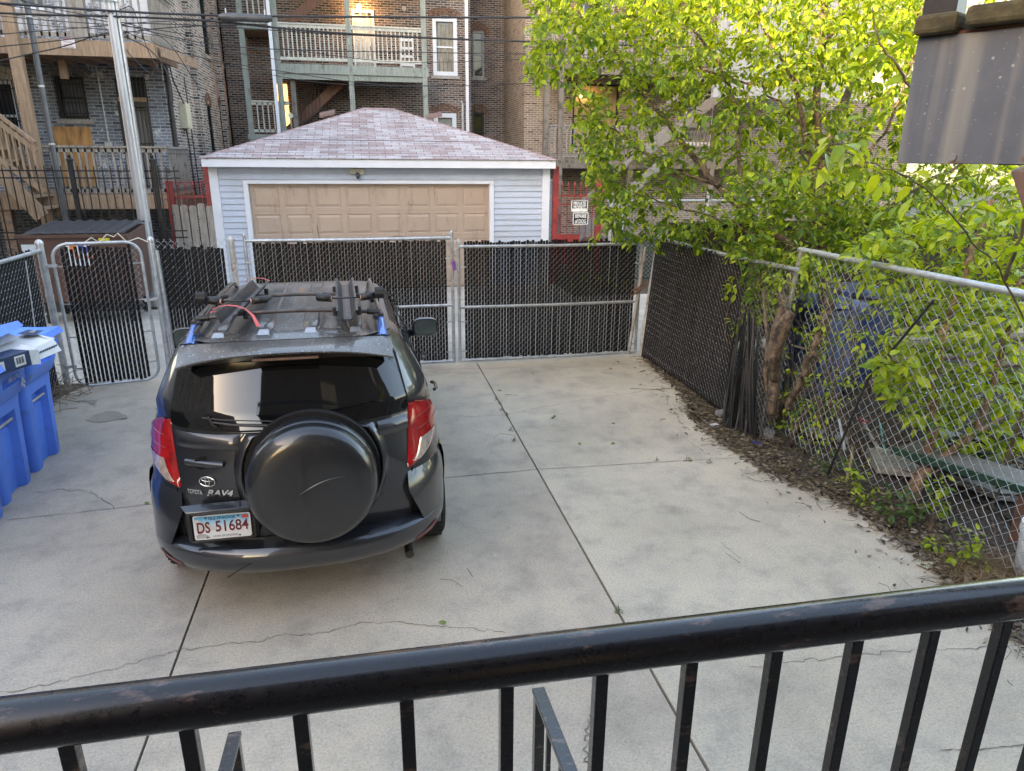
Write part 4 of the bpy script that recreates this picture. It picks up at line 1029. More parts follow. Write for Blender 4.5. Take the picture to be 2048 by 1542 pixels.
# ---------------------------------------------------------------- blue wheeled carts facing right (+x)
def make_cart(label, lid_angle):
    t = thing('wheeled_cart', label, 'recycling bin', (0,0,0), 0, 'blue recycling carts along the left fence')
    # outline: depth along x (front at x=0, back at -.72), width along y
    def ring(z, x0, x1, w, r_, notch=0, nw=.11):
        pts = []
        h = w/2
        # front face (x=x1) from -y to +y with notch
        ys = [-h+r_, -nw-.035, -nw, nw, nw+.035, h-r_]
        front = [(x1, ys[0]), (x1, ys[1]), (x1-notch, ys[2]), (x1-notch, ys[3]), (x1, ys[4]), (x1, ys[5])]
        pts += [(a,b,z) for a,b in front]
        for k in range(1,4): a = pi/2*k/4; pts.append((x1-r_+r_*cos(a), h-r_+r_*sin(a), z))
        pts.append((x1-r_, h, z)); pts.append((x0+r_, h, z))
        for k in range(1,4): a = pi/2*k/4; pts.append((x0+r_-r_*sin(a), h-r_+r_*cos(a), z))
        pts.append((x0, h-r_, z)); pts.append((x0, -h+r_, z))
        for k in range(1,4): a = pi/2*k/4; pts.append((x0+r_-r_*cos(a), -h+r_-r_*sin(a), z))
        pts.append((x0+r_, -h, z)); pts.append((x1-r_, -h, z))
        for k in range(1,4): a = pi/2*k/4; pts.append((x1-r_+r_*sin(a), -h+r_-r_*cos(a), z))
        return pts
    S_ = [(.0,-.56,-.03,.50,.05,.055),(.05,-.57,-.02,.51,.06,.06),(.52,-.60,-.005,.545,.06,.05),(.54,-.60,-.004,.545,.06,.075),(.66,-.61,.0,.555,.06,.085),(.665,-.61,.0,.555,.06,.0),
          (.76,-.62,.01,.56,.06,0),(.80,-.63,.05,.575,.07,0),(.90,-.64,.085,.585,.07,.0),(.905,-.64,.085,.585,.07,.035),(.965,-.645,.09,.59,.07,.035),(.97,-.645,.092,.59,.07,0),(1.02,-.65,.10,.60,.07,0)]
    mb = MB(); rows = [ring(*s) for s in S_]; mb.grid(rows, close_u=True); mb.poly(rows[0])
    mb.build('bin_body', MT['bluecart'], t, smooth='auto')
    mb = MB(); rows = [ring(1.0,-.67,.118,.63,.08,0), ring(1.045,-.67,.122,.635,.08,0), ring(1.05,-.655,.10,.60,.07,0), ring(1.0,-.655,.10,.60,.07,0)]
    mb.grid(rows, close_u=True); mb.build('rim', MT['bluecart'], t, smooth='auto')
    mb = MB(); mb.tube([(-.03,-.16,.585),(-.03,.16,.585)], .011, 8); mb.build('catch_bar', plain('worn_pale_bar',(.5,.47,.42),.5,.3), t)
    mb = MB()
    for s in (-1,1): mb.lathe([(.02,-.02),(.12,-.022),(.125,0),(.12,.022),(.02,.02)], 20, 'y', (-.60,s*.27,.125))
    mb.build('wheel', MT['rubber'], t, smooth='auto')
    # lid hinged at the back
    lid = MB(); rws = []
    for i in range(9):
        u = i/8; x = -.66+.80*u; row = []
        for k in range(9):
            v = -1+2*k/8; y = v*(.315 if u < .95 else .305)
            z = .035+.055*(1-abs(v)**4)*sin(pi*min(1,.08+u*.95))**.7
            if .12 < abs(v) < .55 and .15 < u < .8: z += .012
            row.append((x+.66, y, z))
        rws.append(row)
    lid.grid(rws)
    sk = [[(p[0]*1.0, p[1]*1.02, p[2]) for p in rws[-1]], [(p[0]+.02, p[1]*1.02, p[2]-.05) for p in rws[-1]]]; lid.grid(sk)
    for j in (0,-1):
        lid.grid([[r_[j] for r_ in rws], [(r_[j][0], r_[j][1]*1.03, r_[j][2]-.045) for r_ in rws]])
    lo = lid.build('lid', MT['bluecart'], t, smooth='auto'); lo.location = (-.66,0,1.045); lo.rotation_euler = (0, -lid_angle, 0)
    mb = MB(); mb.tube([(-.70,-.2,1.0),(-.70,.2,1.0)], .014, 8); mb.build('handle', MT['bluecart'], t)
    return t
WP = plain('pale_print',(.45,.52,.62),.6)
c1 = make_cart('blue recycling cart nearest the walk gate, lid almost closed', radians(5)); c1.location = (-2.83,6.38,0)
c2 = copy_tree(c1, None, (-2.81,5.74,0), radians(1), 'blue recycling cart with flattened boxes under its raised lid')
for ch in c2.children:
    if ch.name.startswith('lid'): ch.rotation_euler = (0,-radians(19),0)
c3 = copy_tree(c1, None, (-2.76,5.12,0), radians(-1), 'blue recycling cart at the left edge, only its front corner in view')
for n_, c_ in ((0,c1),(1,c2)):
    text('0009 36778' if n_ else '01 069471 A', .05, WP, 'lettering', c_, (.0905+.0055, (.02 if n_ else .0), .945 if n_ else .985), .17, .0008, 0, .0006, rot=(pi/2,0,pi/2))
mb = MB()
for (u,v,r_) in ((-.20,.895,.018),(-.225,.87,.014),(-.18,.865,.02),(-.205,.84,.015)): mb.poly([(.093, -u-.03+r_*cos(k*pi/5), v+r_*sin(k*pi/5)) for k in range(10)])
mb.build('printed_emblem', WP, c2)
# cardboard boxes
BXB = plain('box_dark_blue',(.022,.045,.10),.55,0,.15,6); BXW = plain('box_white',(.60,.60,.58),.6,0,.08,6)
t = thing('cardboard_box', 'flattened dark blue box with a barcode label, jammed on the middle cart', 'box', (-2.66,5.52,1.10), radians(68))
mb = MB(); mb.box(-.17,.20,-.06,.10,-.03,.085); mb.build('carton', BXB, t, bevel=.004)
mb = MB(); mb.box(.06,.15,-.0635,-.060,-.01,.068); lb = mb.build('barcode_label', BXW, t)
mb = MB()
for k in range(14):
    if k % 5 != 3: mb.box(.072+k*.005,.0745+k*.005,-.0645,-.0636,.008,.055)
mb.build('barcode', MT['shut'], lb)
mb = MB(); mb.box(-.10,-.03,-.0635,-.060,-.01,.06); mb.build('printed_label', BXW, t)
mb = MB(); mb.add([(.20,-.06,-.03),(.20,-.06,.085),(.20,.10,.085),(.20,.10,-.03),(.29,-.05,-.05),(.31,-.03,.06),(.30,.10,.10),(.28,.10,-.02)], [(0,1,5,4),(1,2,6,5),(0,3,7,4)]); mb.build('box_flap', BXW, t)
t = thing('cardboard_box', 'torn white carton flaps with small blue print under the raised cart lid', 'box', (-2.74,5.84,1.13), radians(80)); t.scale = (1.3,1.25,1.25)
mb = MB(); r = random.Random(2)
mb.add([(-.25,-.1,0),(.22,-.14,.03),(.30,.05,.06),(-.20,.12,.05),(-.1,-.16,-.05),(.2,-.19,-.04)], [(0,1,2,3),(0,4,5,1)])
mb.add([(.20,-.14,.03),(.36,-.06,.0),(.34,.07,.04),(.27,.12,.09)], [(0,1,2,3)])
mb.add([(-.2,.02,.05),(.12,.0,.07),(.10,.16,.14),(-.2,.16,.12)], [(0,1,2,3)])
mb.build('carton', BXW, t)
mb = MB()
for k in range(2):
    for q in range(14-4*k): mb.box(-.10+q*.022,-.084+q*.022,-.1665+.03*k-.0,-.1655+.03*k,-.012+.03*k*.0-.022*k,.002-.022*k)
mb.build('lettering', BXB, t)
text('USA', .035, BXW, 'lettering', t, (.25,.0,.075), .07, .0005, rot=(radians(8),0,.3))
mb = MB(); mb.add([(.18,-.05,.064),(.31,-.03,.066),(.29,.06,.076),(.17,.05,.078)], [(0,1,2,3)]); mb.build('printed_label', BXB, t)

# ---------------------------------------------------------------- garage
def sidingmat():
    m, nt, b = newmat('vinyl_siding'); p = pos_node(nt)
    n1 = noise(nt, p, 1.5, 4, .6); n2 = noise(nt, p, 14, 4, .6)
    c = ramp(nt, n1, [(.3, (.36,.41,.51)), (.7, (.43,.48,.58))]); c = mix(nt, c, ramp(nt, n2, [(.3,(.93,)*3),(.7,(1.03,)*3)]), 1.0, 'MULTIPLY')
    s = noise(nt, p, 2.2, 5, .7, (.4,1,1)); c = mix(nt, c, (.30,.29,.28), ramp(nt, s, [(.53,(0,0,0)),(.76,(.55,)*3)]))
    nt.links.new(c, b.inputs['Base Color']); b.inputs['Roughness'].default_value = .5; return m
SID = sidingmat()
GFY = 14.7; GX0, GX1 = -2.83, 3.80; EV = 2.42
gar = thing('garage', 'white sided garage with pinkish shingle hip roof and wide tan door', 'garage', (0,GFY,0))
DX0, DX1, DT = -2.17, 2.55, 2.10
def siding_rows(mb, x0, x1, z0, z1, y=0, ph=.0):
    h = .115; k = math.floor(z0/h)
    while k*h < z1:
        a = max(z0, k*h); b = min(z1, (k+1)*h)
        if b-a > .004:
            fa = (a-k*h)/h; fb = (b-k*h)/h
            mb.grid([[(x0,y-.022*(1-fa)-.004,a),(x1,y-.022*(1-fa)-.004,a)],[(x0,y-.022*(1-fb)-.004,b),(x1,y-.022*(1-fb)-.004,b)]])
            mb.quad((x0,y-.022*(1-fa)-.004,a),(x1,y-.022*(1-fa)-.004,a),(x1,y,a),(x0,y,a))
        k += 1
mb = MB(); siding_rows(mb, GX0, DX0-.06, 0, EV); siding_rows(mb, DX1+.06, GX1, 0, EV); siding_rows(mb, DX0-.06, DX1+.06, DT+.06, EV); 
mb.build('siding', SID, gar, fix=False)
mb = MB(); mb.box(GX0,DX0-.06,.0,.1,0,EV); mb.box(DX1+.06,GX1,.0,.1,0,EV); mb.box(DX0-.06,DX1+.06,0,.1,DT+.06,EV); mb.box(GX0,GX0+.1,.1,6.3,0,EV); mb.box(GX1-.1,GX1,.1,6.3,0,EV); mb.box(GX0+.1,GX1-.1,6.2,6.3,0,EV); mb.build('wall', SID, gar)
mb = MB()
for x0, x1 in ((GX0-.03,GX0+.13),(GX1-.13,GX1+.03)): mb.box(x0,x1,-.045,.02,0,EV)
mb.box(DX0-.09,DX0-.0,-.05,.10,0,DT+.0); mb.box(DX1,DX1+.09,-.05,.10,0,DT); mb.box(DX0-.09,DX1+.09,-.055,.10,DT,DT+.065)
mb.build('corner_trim', MT['white_paint'], gar, bevel=.004)
# eave: fascia + soffit
RX0, RX1, RY0, RY1 = GX0-.085, GX1+.085, -.28, 6.6
mb = MB(); mb.box(RX0,RX1,RY0,RY0+.025,EV-.01,EV+.145); mb.box(RX0,RX0+.025,RY0+.025,RY1,EV-.01,EV+.145); mb.box(RX1-.025,RX1,RY0+.025,RY1,EV-.01,EV+.145); mb.box(RX0+.026,RX1-.026,RY0+.026,.02,EV,EV+.012)
mb.build('fascia', MT['white_paint'], gar, bevel=.004)
def shinglemat():
    m, nt, b = newmat('pink_grey_shingle'); tc = N(nt, 'ShaderNodeTexCoord').outputs['Object']
    sx = N(nt, 'ShaderNodeSeparateXYZ'); nt.links.new(tc, sx.inputs[0])
    cb = N(nt, 'ShaderNodeCombineXYZ'); nt.links.new(sx.outputs[0], cb.inputs[0])
    mm = N(nt, 'ShaderNodeMath', operation='MULTIPLY'); nt.links.new(sx.outputs[1], mm.inputs[0]); mm.inputs[1].default_value = 1.08; nt.links.new(mm.outputs[0], cb.inputs[1])
    bt = N(nt, 'ShaderNodeTexBrick'); bt.inputs['Scale'].default_value = 1; bt.inputs['Brick Width'].default_value = .31; bt.inputs['Row Height'].default_value = .145; bt.inputs['Mortar Size'].default_value = .006
    bt.inputs[1].default_value = (0,0,0,1); bt.inputs[2].default_value = (1,1,1,1); bt.inputs[3].default_value = (0,0,0,1); nt.links.new(cb.outputs[0], bt.inputs[0])
    big = noise(nt, tc, 1.3, 4, .7)
    md = mix(nt, bt.outputs[0], big, .38)
    c = ramp(nt, md, [(.12, (.27,.205,.205)), (.38, (.335,.285,.292)), (.58, (.385,.358,.375)), (.85, (.42,.41,.435))])
    fine = noise(nt, tc, 70, 5, .75); c = mix(nt, c, ramp(nt, fine, [(.3,(.62,)*3),(.7,(1.3,)*3)]), 1.0, 'MULTIPLY'); st = noise(nt, tc, .9, 5, .7, (2,.5,1)); c = mix(nt, c, ramp(nt, st, [(.35,(.78,.76,.76)),(.65,(1.08,)*3)]), 1.0, 'MULTIPLY')
    c = mix(nt, c, (.11,.08,.08), bt.outputs[1]); nt.links.new(c, b.inputs['Base Color']); b.inputs['Roughness'].default_value = .95
    inv = N(nt, 'ShaderNodeMath', operation='SUBTRACT'); inv.inputs[0].default_value = 1; nt.links.new(bt.outputs[1], inv.inputs[1]); bump(nt, b, inv.outputs[0], .6, .012); return m
SHG = shinglemat()
RG0, RG1, RGY, RGZ = .11, .80, 3.2, 3.70
e0 = EV+.15
mb = MB()
A_, B_, C_, D_ = (RX0-.02,RY0-.03,e0),(RX1+.02,RY0-.03,e0),(RX1+.02,RY1,e0),(RX0-.02,RY1,e0); E_, F_ = (RG0,RGY,RGZ),(RG1,RGY,RGZ)
# courses laid as real steps on the front slope
rowsN = 22
for k in range(rowsN):
    a, b = k/rowsN, (k+1)/rowsN
    def at(t, L, R_): return [Vector(L[0]).lerp(Vector(L[1]), t), Vector(R_[0]).lerp(Vector(R_[1]), t)]
    p = at(a,(A_,E_),(B_,F_)); q = at(b,(A_,E_),(B_,F_)); up = Vector((0,-.0,.012))
    mb.add([p[0]+up,p[1]+up,q[1],q[0]], [(0,1,2,3)]); mb.add([p[0],p[1],p[1]+up,p[0]+up], [(0,1,2,3)])
mb.quad(B_,C_,F_,F_) if False else mb.poly([B_,C_,F_]); mb.poly([D_,A_,E_]); mb.poly([C_,D_,E_,F_])
mb.box(RX0,RX1,RY0,RY1,e0-.012,e0-.001)
mb.build('roof', SHG, gar)
mb = MB()
for (p, q) in ((A_,E_),(B_,F_),(E_,F_)):
    p = Vector(p); q = Vector(q); n_ = int((q-p).length/.14); d = (q-p)/n_
    for k in range(n_):
        u = p+d*k+Vector((0,0,.022)); v = u+d*1.15+Vector((0,0,-.008))
        s = Vector((1,0,0)) if p != Vector(E_) else Vector((0,1,0)); sl = -.045
        mb.add([u-s*.13+Vector((0,0,sl)),u,u+s*.13+Vector((0,0,sl)),v-s*.13+Vector((0,0,sl)),v,v+s*.13+Vector((0,0,sl))], [(0,1,4,3),(1,2,5,4)])
mb.build('hip_cap', plain('hip_shingle',(.27,.18,.18),.95,0,.3,3.5,None,0,.3,120), gar)
mb = MB()
for x in (-.75, 1.75): mb.add([(x-.15,3.1,3.47),(x+.2,3.1,3.55),(x+.2,3.35,3.62),(x-.15,3.35,3.53),(x-.15,3.1,3.53),(x+.2,3.1,3.61),(x+.2,3.35,3.68),(x-.15,3.35,3.60)], [(0,1,2,3),(4,5,6,7),(0,1,5,4),(1,2,6,5),(2,3,7,6),(3,0,4,7)])
mb.build('roof_vent', plain('brown_vent',(.16,.10,.09),.7), gar)
# door with raised panels
dm, nt, b = newmat('tan_door'); tc = N(nt, 'ShaderNodeTexCoord').outputs['Object']
n1 = noise(nt, tc, 1.2, 4, .6); c = ramp(nt, n1, [(.3,(.345,.255,.20)),(.7,(.40,.30,.235))])
s_ = noise(nt, tc, 5, 6, .8, (1,1,.25)); c = mix(nt, c, (.17,.10,.08), ramp(nt, s_, [(.56,(0,0,0)),(.72,(.7,)*3)])); nt.links.new(c, b.inputs['Base Color']); b.inputs['Roughness'].default_value = .5
mb = MB(); W_ = DX1-DX0; nx_, nz_ = 8, 4; PH = DT/nz_
for j in range(nz_):
    z0 = j*PH; z1 = z0+PH-.006
    for i in range(nx_):
        x0 = DX0+W_*i/nx_; x1 = x0+W_/nx_
        m1, m2, m3 = .05, .075, .10
        def rc(m_, y, mz=None): return [(x0+m_,y,z0+m_*1.1+.01),(x1-m_,y,z0+m_*1.1+.01),(x1-m_,y,z1-m_*1.1),(x0+m_,y,z1-m_*1.1)]
        o_ = [(x0,.06,z0),(x1,.06,z0),(x1,.06,z1),(x0,.06,z1)]
        R4 = [o_, rc(m1,.06), rc(m1+.012,.072), rc(m2,.072), rc(m3+.01,.058)]
        for a, b2 in zip(R4, R4[1:]):
            for k in range(4): mb.quad(a[k],a[(k+1)%4],b2[(k+1)%4],b2[k])
        mb.poly(R4[-1])
    mb.quad((DX0,.06,z1),(DX1,.06,z1),(DX1,.066,z1+.006),(DX0,.066,z1+.006))
door = mb.build('garage_door', dm, gar)
mb = MB(); mb.tube([(.30,.05,.98),(.45,.045,1.035),(.62,.045,1.06),(.80,.045,1.05),(.84,.045,.95)], .004, 4); mb.tube([(-.95,.045,1.3),(-.93,.045,1.12),(-.92,.045,1.0)], .006, 4); mb.build('scrape_mark', plain('dark_scrape',(.09,.065,.05),.8), door)
mb = MB(); mb.box(-.24,.04,-.09,-.028,EV-.135,EV-.03); lm = mb.build('lamp_box', plain('cream_box',(.40,.38,.31),.6), gar, bevel=.01)
mb = MB(); mb.tube([(-.09,-.05,EV-.12),(-.09,-.12,EV-.16),(-.09,-.16,EV-.20)], [.045,.038,.034], 10); mb.build('lamp_head', plain('grey_lamp_head',(.06,.06,.06),.6), lm)
# ---------------------------------------------------------------- overhead cables and poles
r = random.Random(5)
CB = plain('cable_black',(.02,.021,.025),.6)
def cable(pix, Y, rad, label, ext=0):
    P_ = [onY(x,y,Y) for x,y in pix]
    pts = []
    for i in range(len(P_)-1):
        p0 = P_[max(0,i-1)]; p1 = P_[i]; p2 = P_[i+1]; p3 = P_[min(len(P_)-1,i+2)]
        for k in range(5):
            t = k/5; pts.append(.5*((2*p1)+(p2-p0)*t+(2*p0-5*p1+4*p2-p3)*t*t+(-p0+3*p1-3*p2+p3)*t**3))
    pts.append(P_[-1]); mb = MB(); mb.tube(pts, rad, 6)
    return tag(mb.build('overhead_cable', CB), label, 'cable', 'overhead cables on the utility pole')
YP = 13.4
cable([(-20,40),(100,52),(228,60),(330,74),(430,98),(560,120)], YP+.55, .006, 'thin cable sloping down from the left edge past the pole to the middle house')
cable([(-20,70),(80,62),(228,50),(300,44),(437,38)], YP+.6, .007, 'thin cable rising to the splice case from the left edge')
cable([(40,0),(120,20),(225,40),(300,62),(345,95),(400,180)], YP+.65, .007, 'cable passing behind the pole and dropping to the brick side wall')
cable([(560,96),(760,122),(900,124),(1060,118),(1400,110)], YP+.3, .005, 'faint thin cable in front of the middle window')
c0 = cable([(-30,4),(225,22),(450,31),(760,34),(1090,35),(1400,30)], YP, .019, 'topmost thick cable carrying the dark splice case')
cable([(-30,25),(100,30),(228,33),(420,42),(620,62),(860,76),(1080,84),(1400,95)], YP+.05, .017, 'second thick cable, sagging to the right below the splice case')
cable([(232,45),(420,52),(700,70),(1050,82),(1400,88)], YP+.1, .008, 'thin cable close above the second thick cable')
cable([(0,8),(110,26),(228,46),(330,70),(430,89),(600,100),(1050,108),(1400,112)], YP+.15, .008, 'thin cable crossing the left porch then the middle railing')
cable([(230,55),(330,95),(417,118),(560,142),(742,168),(900,172),(1100,165)], YP+.2, .007, 'lowest thin cable dipping in front of the middle porch')
cable([(-20,95),(90,84),(228,68),(340,55),(470,50),(540,52)], YP+.25, .009, 'cable rising from the left edge over the tan porch')
cable([(-20,126),(60,108),(130,92),(190,72),(230,68),(300,100),(340,160),(345,230)], YP+.3, .010, 'cable curving up to the pole and down to the brick corner')
cable([(-20,30),(110,42),(228,50),(330,62),(420,78)], YP+.35, .007, 'cable running level across the left porch railing')
cable([(228,42),(245,90),(290,140),(325,160),(335,200)], YP+.4, .008, 'cable dropping steeply from the pole to the brick corner')
cable([(240,20),(262,14),(275,40),(300,110),(330,155)], YP+.45, .007, 'cable looping over behind the pole top then dropping right')
cable([(410,120),(600,160),(760,172),(900,170)], YP+.5, .005, 'hair-thin cable under the middle deck')
t_ = (onY(437,33,YP-.02), onY(545,38,YP-.02))
t = thing('splice_case', 'dark grey cable splice case hanging on the topmost cable', 'cable box', t_[0])
mb = MB(); d = t_[1]-t_[0]; mb.tube([d*.0, d*.05, d*.12, d*.90, d*.97, d], [.03,.045,.062,.062,.045,.03], 12); mb.build('case_body', plain('grey_case',(.045,.048,.055),.5,0,.25,6), t, smooth='auto')
mb = MB(); mb.tube([d*.14+Vector((0,0,.05)), d*.14+Vector((0,0,.13))], .012, 6); mb.tube([d*.86+Vector((0,0,.05)), d*.86+Vector((0,0,.13))], .012, 6); mb.build('hanger', MT['galv'], t)
t = thing('utility_pole', 'tall shiny metal utility pole behind the walk gate', 'pole', (-3.80,13.5,0))
mb = MB(); mb.tube([(.01,0,0),(.005,0,1.3),(.0,0,4),(0,0,9)], [.095,.09,.075,.066], 20); pole = mb.build('pole', plain('bright_pole_metal',(.40,.40,.42),.4,.4,.2,3,((.22,.2,.2),3,.6),0,0,60,(1,1,.15)), t, smooth='auto')
mb = MB(); mb.box(.085,.115,-.02,.05,0,9); mb.build('conduit', MT['galv'], t)
for z in (4.95,5.25): 
    mb = MB(); band(mb, (0,0,z), .125, .04, 16); mb.tube([(-.13,-.03,z),(-.28,-.05,z)], .02, 6); mb.build('pole_band', MT['galv'], t)
# tall thin dark conduit
p0, p1 = onY(52,0,14.1), onY(130,430,14.1)
t = thing('metal_pipe', 'thin dark metal pipe rising beside the big wooden porch post', 'pipe', (p1.x,p1.y,0))
mb = MB(); mb.tube([(.10,0,0),(0,0,p1.z),(p0.x-p1.x,0,p0.z),((p0.x-p1.x)*1.3,0,p0.z+1.5)], .045, 10); pp = mb.build('pipe', plain('dark_pipe',(.09,.095,.105),.45,.4), t, smooth='auto')
mb = MB()
for f_ in (.35,.62,.93): q = Vector((0,0,p1.z)).lerp(Vector((p0.x-p1.x,0,p0.z)), f_); band(mb, q, .045, .03)
mb.build('pipe_strap', MT['galv'], t)
# ---------------------------------------------------------------- walls, windows, porches of the buildings behind
def wall(mb, P, u0, u1, z0, z1, holes=(), depth=.22):
    us = sorted(set([u0,u1]+[v for h in holes for v in (h[0],h[1])])); zs_ = sorted(set([z0,z1]+[v for h in holes for v in (h[2],h[3])]))
    for a, b in zip(us, us[1:]):
        for c, d in zip(zs_, zs_[1:]):
            m_, n_ = (a+b)/2, (c+d)/2
            if any(h[0] < m_ < h[1] and h[2] < n_ < h[3] for h in holes): continue
            mb.quad(P(a,c,0),P(b,c,0),P(b,d,0),P(a,d,0))
    for h in holes:
        a,b,c,d = h[:4]
        mb.quad(P(a,c,0),P(a,d,0),P(a,d,-depth),P(a,c,-depth)); mb.quad(P(b,c,0),P(b,d,0),P(b,d,-depth),P(b,c,-depth))
        mb.quad(P(a,d,0),P(b,d,0),P(b,d,-depth),P(a,d,-depth)); mb.quad(P(a,c,0),P(b,c,0),P(b,c,-depth),P(a,c,-depth))
def pbox(mb, P, u0, u1, z0, z1, d0, d1):
    vs = [P(u,z,d) for d in (d0,d1) for u,z in ((u0,z0),(u1,z0),(u1,z1),(u0,z1))]
    mb.add(vs, [(0,1,2,3),(4,5,6,7),(0,1,5,4),(1,2,6,5),(2,3,7,6),(3,0,4,7)])
def window(parent, P, h, frame, glass, arch=True, sill=True, fw=.06, dep=.10, sash=True, bars=False, proud=0, archm=None, curtain=None, name='window'):
    a,b,c,d = h; mb = MB()
    for q in ((a,a+fw,c,d),(b-fw,b,c,d),(a+fw,b-fw,c,c+fw),(a+fw,b-fw,d-fw,d)): pbox(mb, P, q[0],q[1],q[2],q[3], -dep, proud-.02 if not proud else proud)
    if sash: pbox(mb, P, a+fw,b-fw,(c+d)/2-.025,(c+d)/2+.025, -dep, -.05)
    w = mb.build(name, frame, parent, bevel=0)
    mb = MB(); mb.quad(P(a+fw*.5,c+fw*.5,-dep+.01),P(b-fw*.5,c+fw*.5,-dep+.01),P(b-fw*.5,d-fw*.5,-dep+.01),P(a+fw*.5,d-fw*.5,-dep+.01)); mb.build('pane', glass, w)
    if curtain:
        mb = MB(); n_ = 14; rws = []
        for i in range(n_+1):
            u = a+fw+(b-a-2*fw)*i/n_; rws.append([P(u,c+fw,-dep+.014+.008*sin(i*1.9)), P(u,d-fw-.10*abs(sin(i/n_*pi)),-dep+.014+.008*sin(i*1.9))])
        mb.grid(rws); mb.build('curtain', curtain, w)
    if sill: 
        mb = MB(); pbox(mb, P, a-.08,b+.08,c-.10,c-.003, -.05,.05); mb.build('sill', MT['stone'], w)
    if arch:
        mb = MB(); n_ = 12; rise = .10; W_ = (b-a)/2; R_ = (W_*W_+rise*rise)/(2*rise); cz = d+rise-R_-.02; a0 = math.asin(min(1,(W_+.04)/R_)); cu = (a+b)/2
        for k in range(n_):
            t0 = -a0+2*a0*(k+.08)/n_; t1 = -a0+2*a0*(k+.92)/n_
            for r0, r1 in ((R_,R_+.10),(R_+.115,R_+.215)):
                vs = [P(cu+r_*sin(t), cz+r_*cos(t), dd_) for dd_ in (0,.014) for r_, t in ((r0,t0),(r0,t1),(r1,t1),(r1,t0))]
                mb.add(vs, [(4,5,6,7),(0,1,5,4),(1,2,6,5),(2,3,7,6),(3,0,4,7)])
        mb.build('brick_arch', archm or MT['arch'], w)
    if bars:
        mb = MB(); n_ = 8
        for k in range(n_+1): u = a+(b-a)*k/n_; pbox(mb, P, u-.007,u+.007,c-.02,d+.02,.04,.054)
        for z in (c+.1,(c+d)/2-.1,d-.15): pbox(mb, P, a-.03,b+.03,z-.01,z+.01,.035,.05)
        mb.build('security_bars', MT['blackiron'], w)
    return w
def railing(mb, p, q, h, z0=.08, sp=.115, bw=.035, cap=.09, ends=True):
    p = Vector(p); q = Vector(q); L = (q-p).length; d = (q-p)/L
    up = Vector((0,0,1))
    mb.beam(p+up*h, q+up*h, cap, .038); mb.beam(p+up*(h-.06), q+up*(h-.06), .035, .08); mb.beam(p+up*z0, q+up*z0, .035, .08)
    n_ = int(L/sp)
    for k in range(1, n_):
        c = p+d*(L*k/n_); mb.beam(c+up*(z0-.03), c+up*(h-.03), bw, bw, d)
        # balusters stand on the outer face
def stair(mb, p, q, w, n_, tread=.04, side=Vector((0,1,0))):
    p = Vector(p); q = Vector(q)
    for s in (-1,1): mb.beam(p+side*(w/2*s), q+side*(w/2*s), .045, .26)
    for k in range(n_):
        c = p.lerp(q, (k+.5)/n_); mb.box(min(c.x-.13,c.x+.13), max(c.x-.13,c.x+.13), c.y-w/2+.02, c.y+w/2-.02, c.z+.02, c.z+.02+tread)
# ===== left building (grey painted rear wall, brown brick side wall)
LY = 17.4; LX = -4.08
lb_ = thing('brick_apartment_house', 'left brick house, rear wall painted grey, long brown brick side wall', 'building', (0,0,0))
Pl = lambda u,z,d: (u, LY-d, z); Ps = lambda u,z,d: (LX+d, u, z)
def rect(x0,y0,x1,y1,Y): a = onY(x0,y0,Y); b = onY(x1,y1,Y); return (min(a.x,b.x),max(a.x,b.x),min(a.z,b.z),max(a.z,b.z))
wn1 = rect(107,152,180,238,LY); dr1 = rect(226,152,310,300,LY); wn0 = rect(-45,160,52,300,LY); dr1 = (dr1[0],dr1[1],1.86,dr1[3])
wn2 = (-6.9,-6.1,5.4,7.2); dr2 = (-5.4,-4.6,4.7,6.9)
mb = MB(); wall(mb, Pl, -14, LX, 0, 12, (wn0,wn1,dr1,wn2)); mb.box(-14,-13.9,LY+.01,30,0,12); mb.build('rear_wall', MT['brick_grey'], lb_)
# side wall with tall arched windows
sw = []
for x, yt, yb, w in ((392,168,271,.62),(417,208,304,.55),(444,212,300,.95),(481,218,290,.8)):
    Y = (onX(x,yt,LX)).y; zt = onX(x,yt,LX).z; zb = onX(x,yb,LX).z; sw.append((Y-w/2,Y+w/2,zb,zt))
for x, yt, yb, w in ((404,6,104,.7),(427,12,118,.95),(462,25,130,.8)):
    Y = (onX(x,yt,LX)).y; sw.append((Y-w/2,Y+w/2,onX(x,yb,LX).z,onX(x,yt,LX).z+.2))
mb = MB(); wall(mb, Ps, LY+.0, 32, 0, 12, sw); mb.build('side_wall', MT['brick_side'], lb_)
for h in sw: window(lb_, Ps, h, MT['blackiron'], MT['glass'], dep=.14, fw=.05)
mb = MB(); mb.box(LX-.02,LX+.14,20.2,20.75,0,12); mb.box(LX-.02,LX+.14,23.9,24.3,0,12); mb.build('pilaster', MT['brick_side'], lb_)
mb = MB(); mb.box(-14,LX+.1,LY-.05,32,12,12.3); mb.build('parapet', MT['stone'], lb_)
window(lb_, Pl, wn1, MT['blackiron'], MT['glass_grey'], bars=True, archm=plain('grey_arch',(.16,.16,.165),.9,0,.3,10))
mb = MB(); a = onY(108,270,LY); b = onY(172,235,LY); pbox(mb, Pl, a.x, b.x+.05, 1.95+.0, wn1[2]-.16, 0, .03); mb.build('plywood_panel', plain('plywood',(.42,.21,.075),.6,0,.35,10,None,0,0,60,(1,1,.25)), lb_)
window(lb_, Pl, wn0, MT['white_paint'], MT['glass'], bars=True, archm=plain('cream_arch',(.5,.46,.38),.8))
w2_ = window(lb_, Pl, wn2, MT['white_paint'], MT['glass_grey'], archm=MT['arch'])
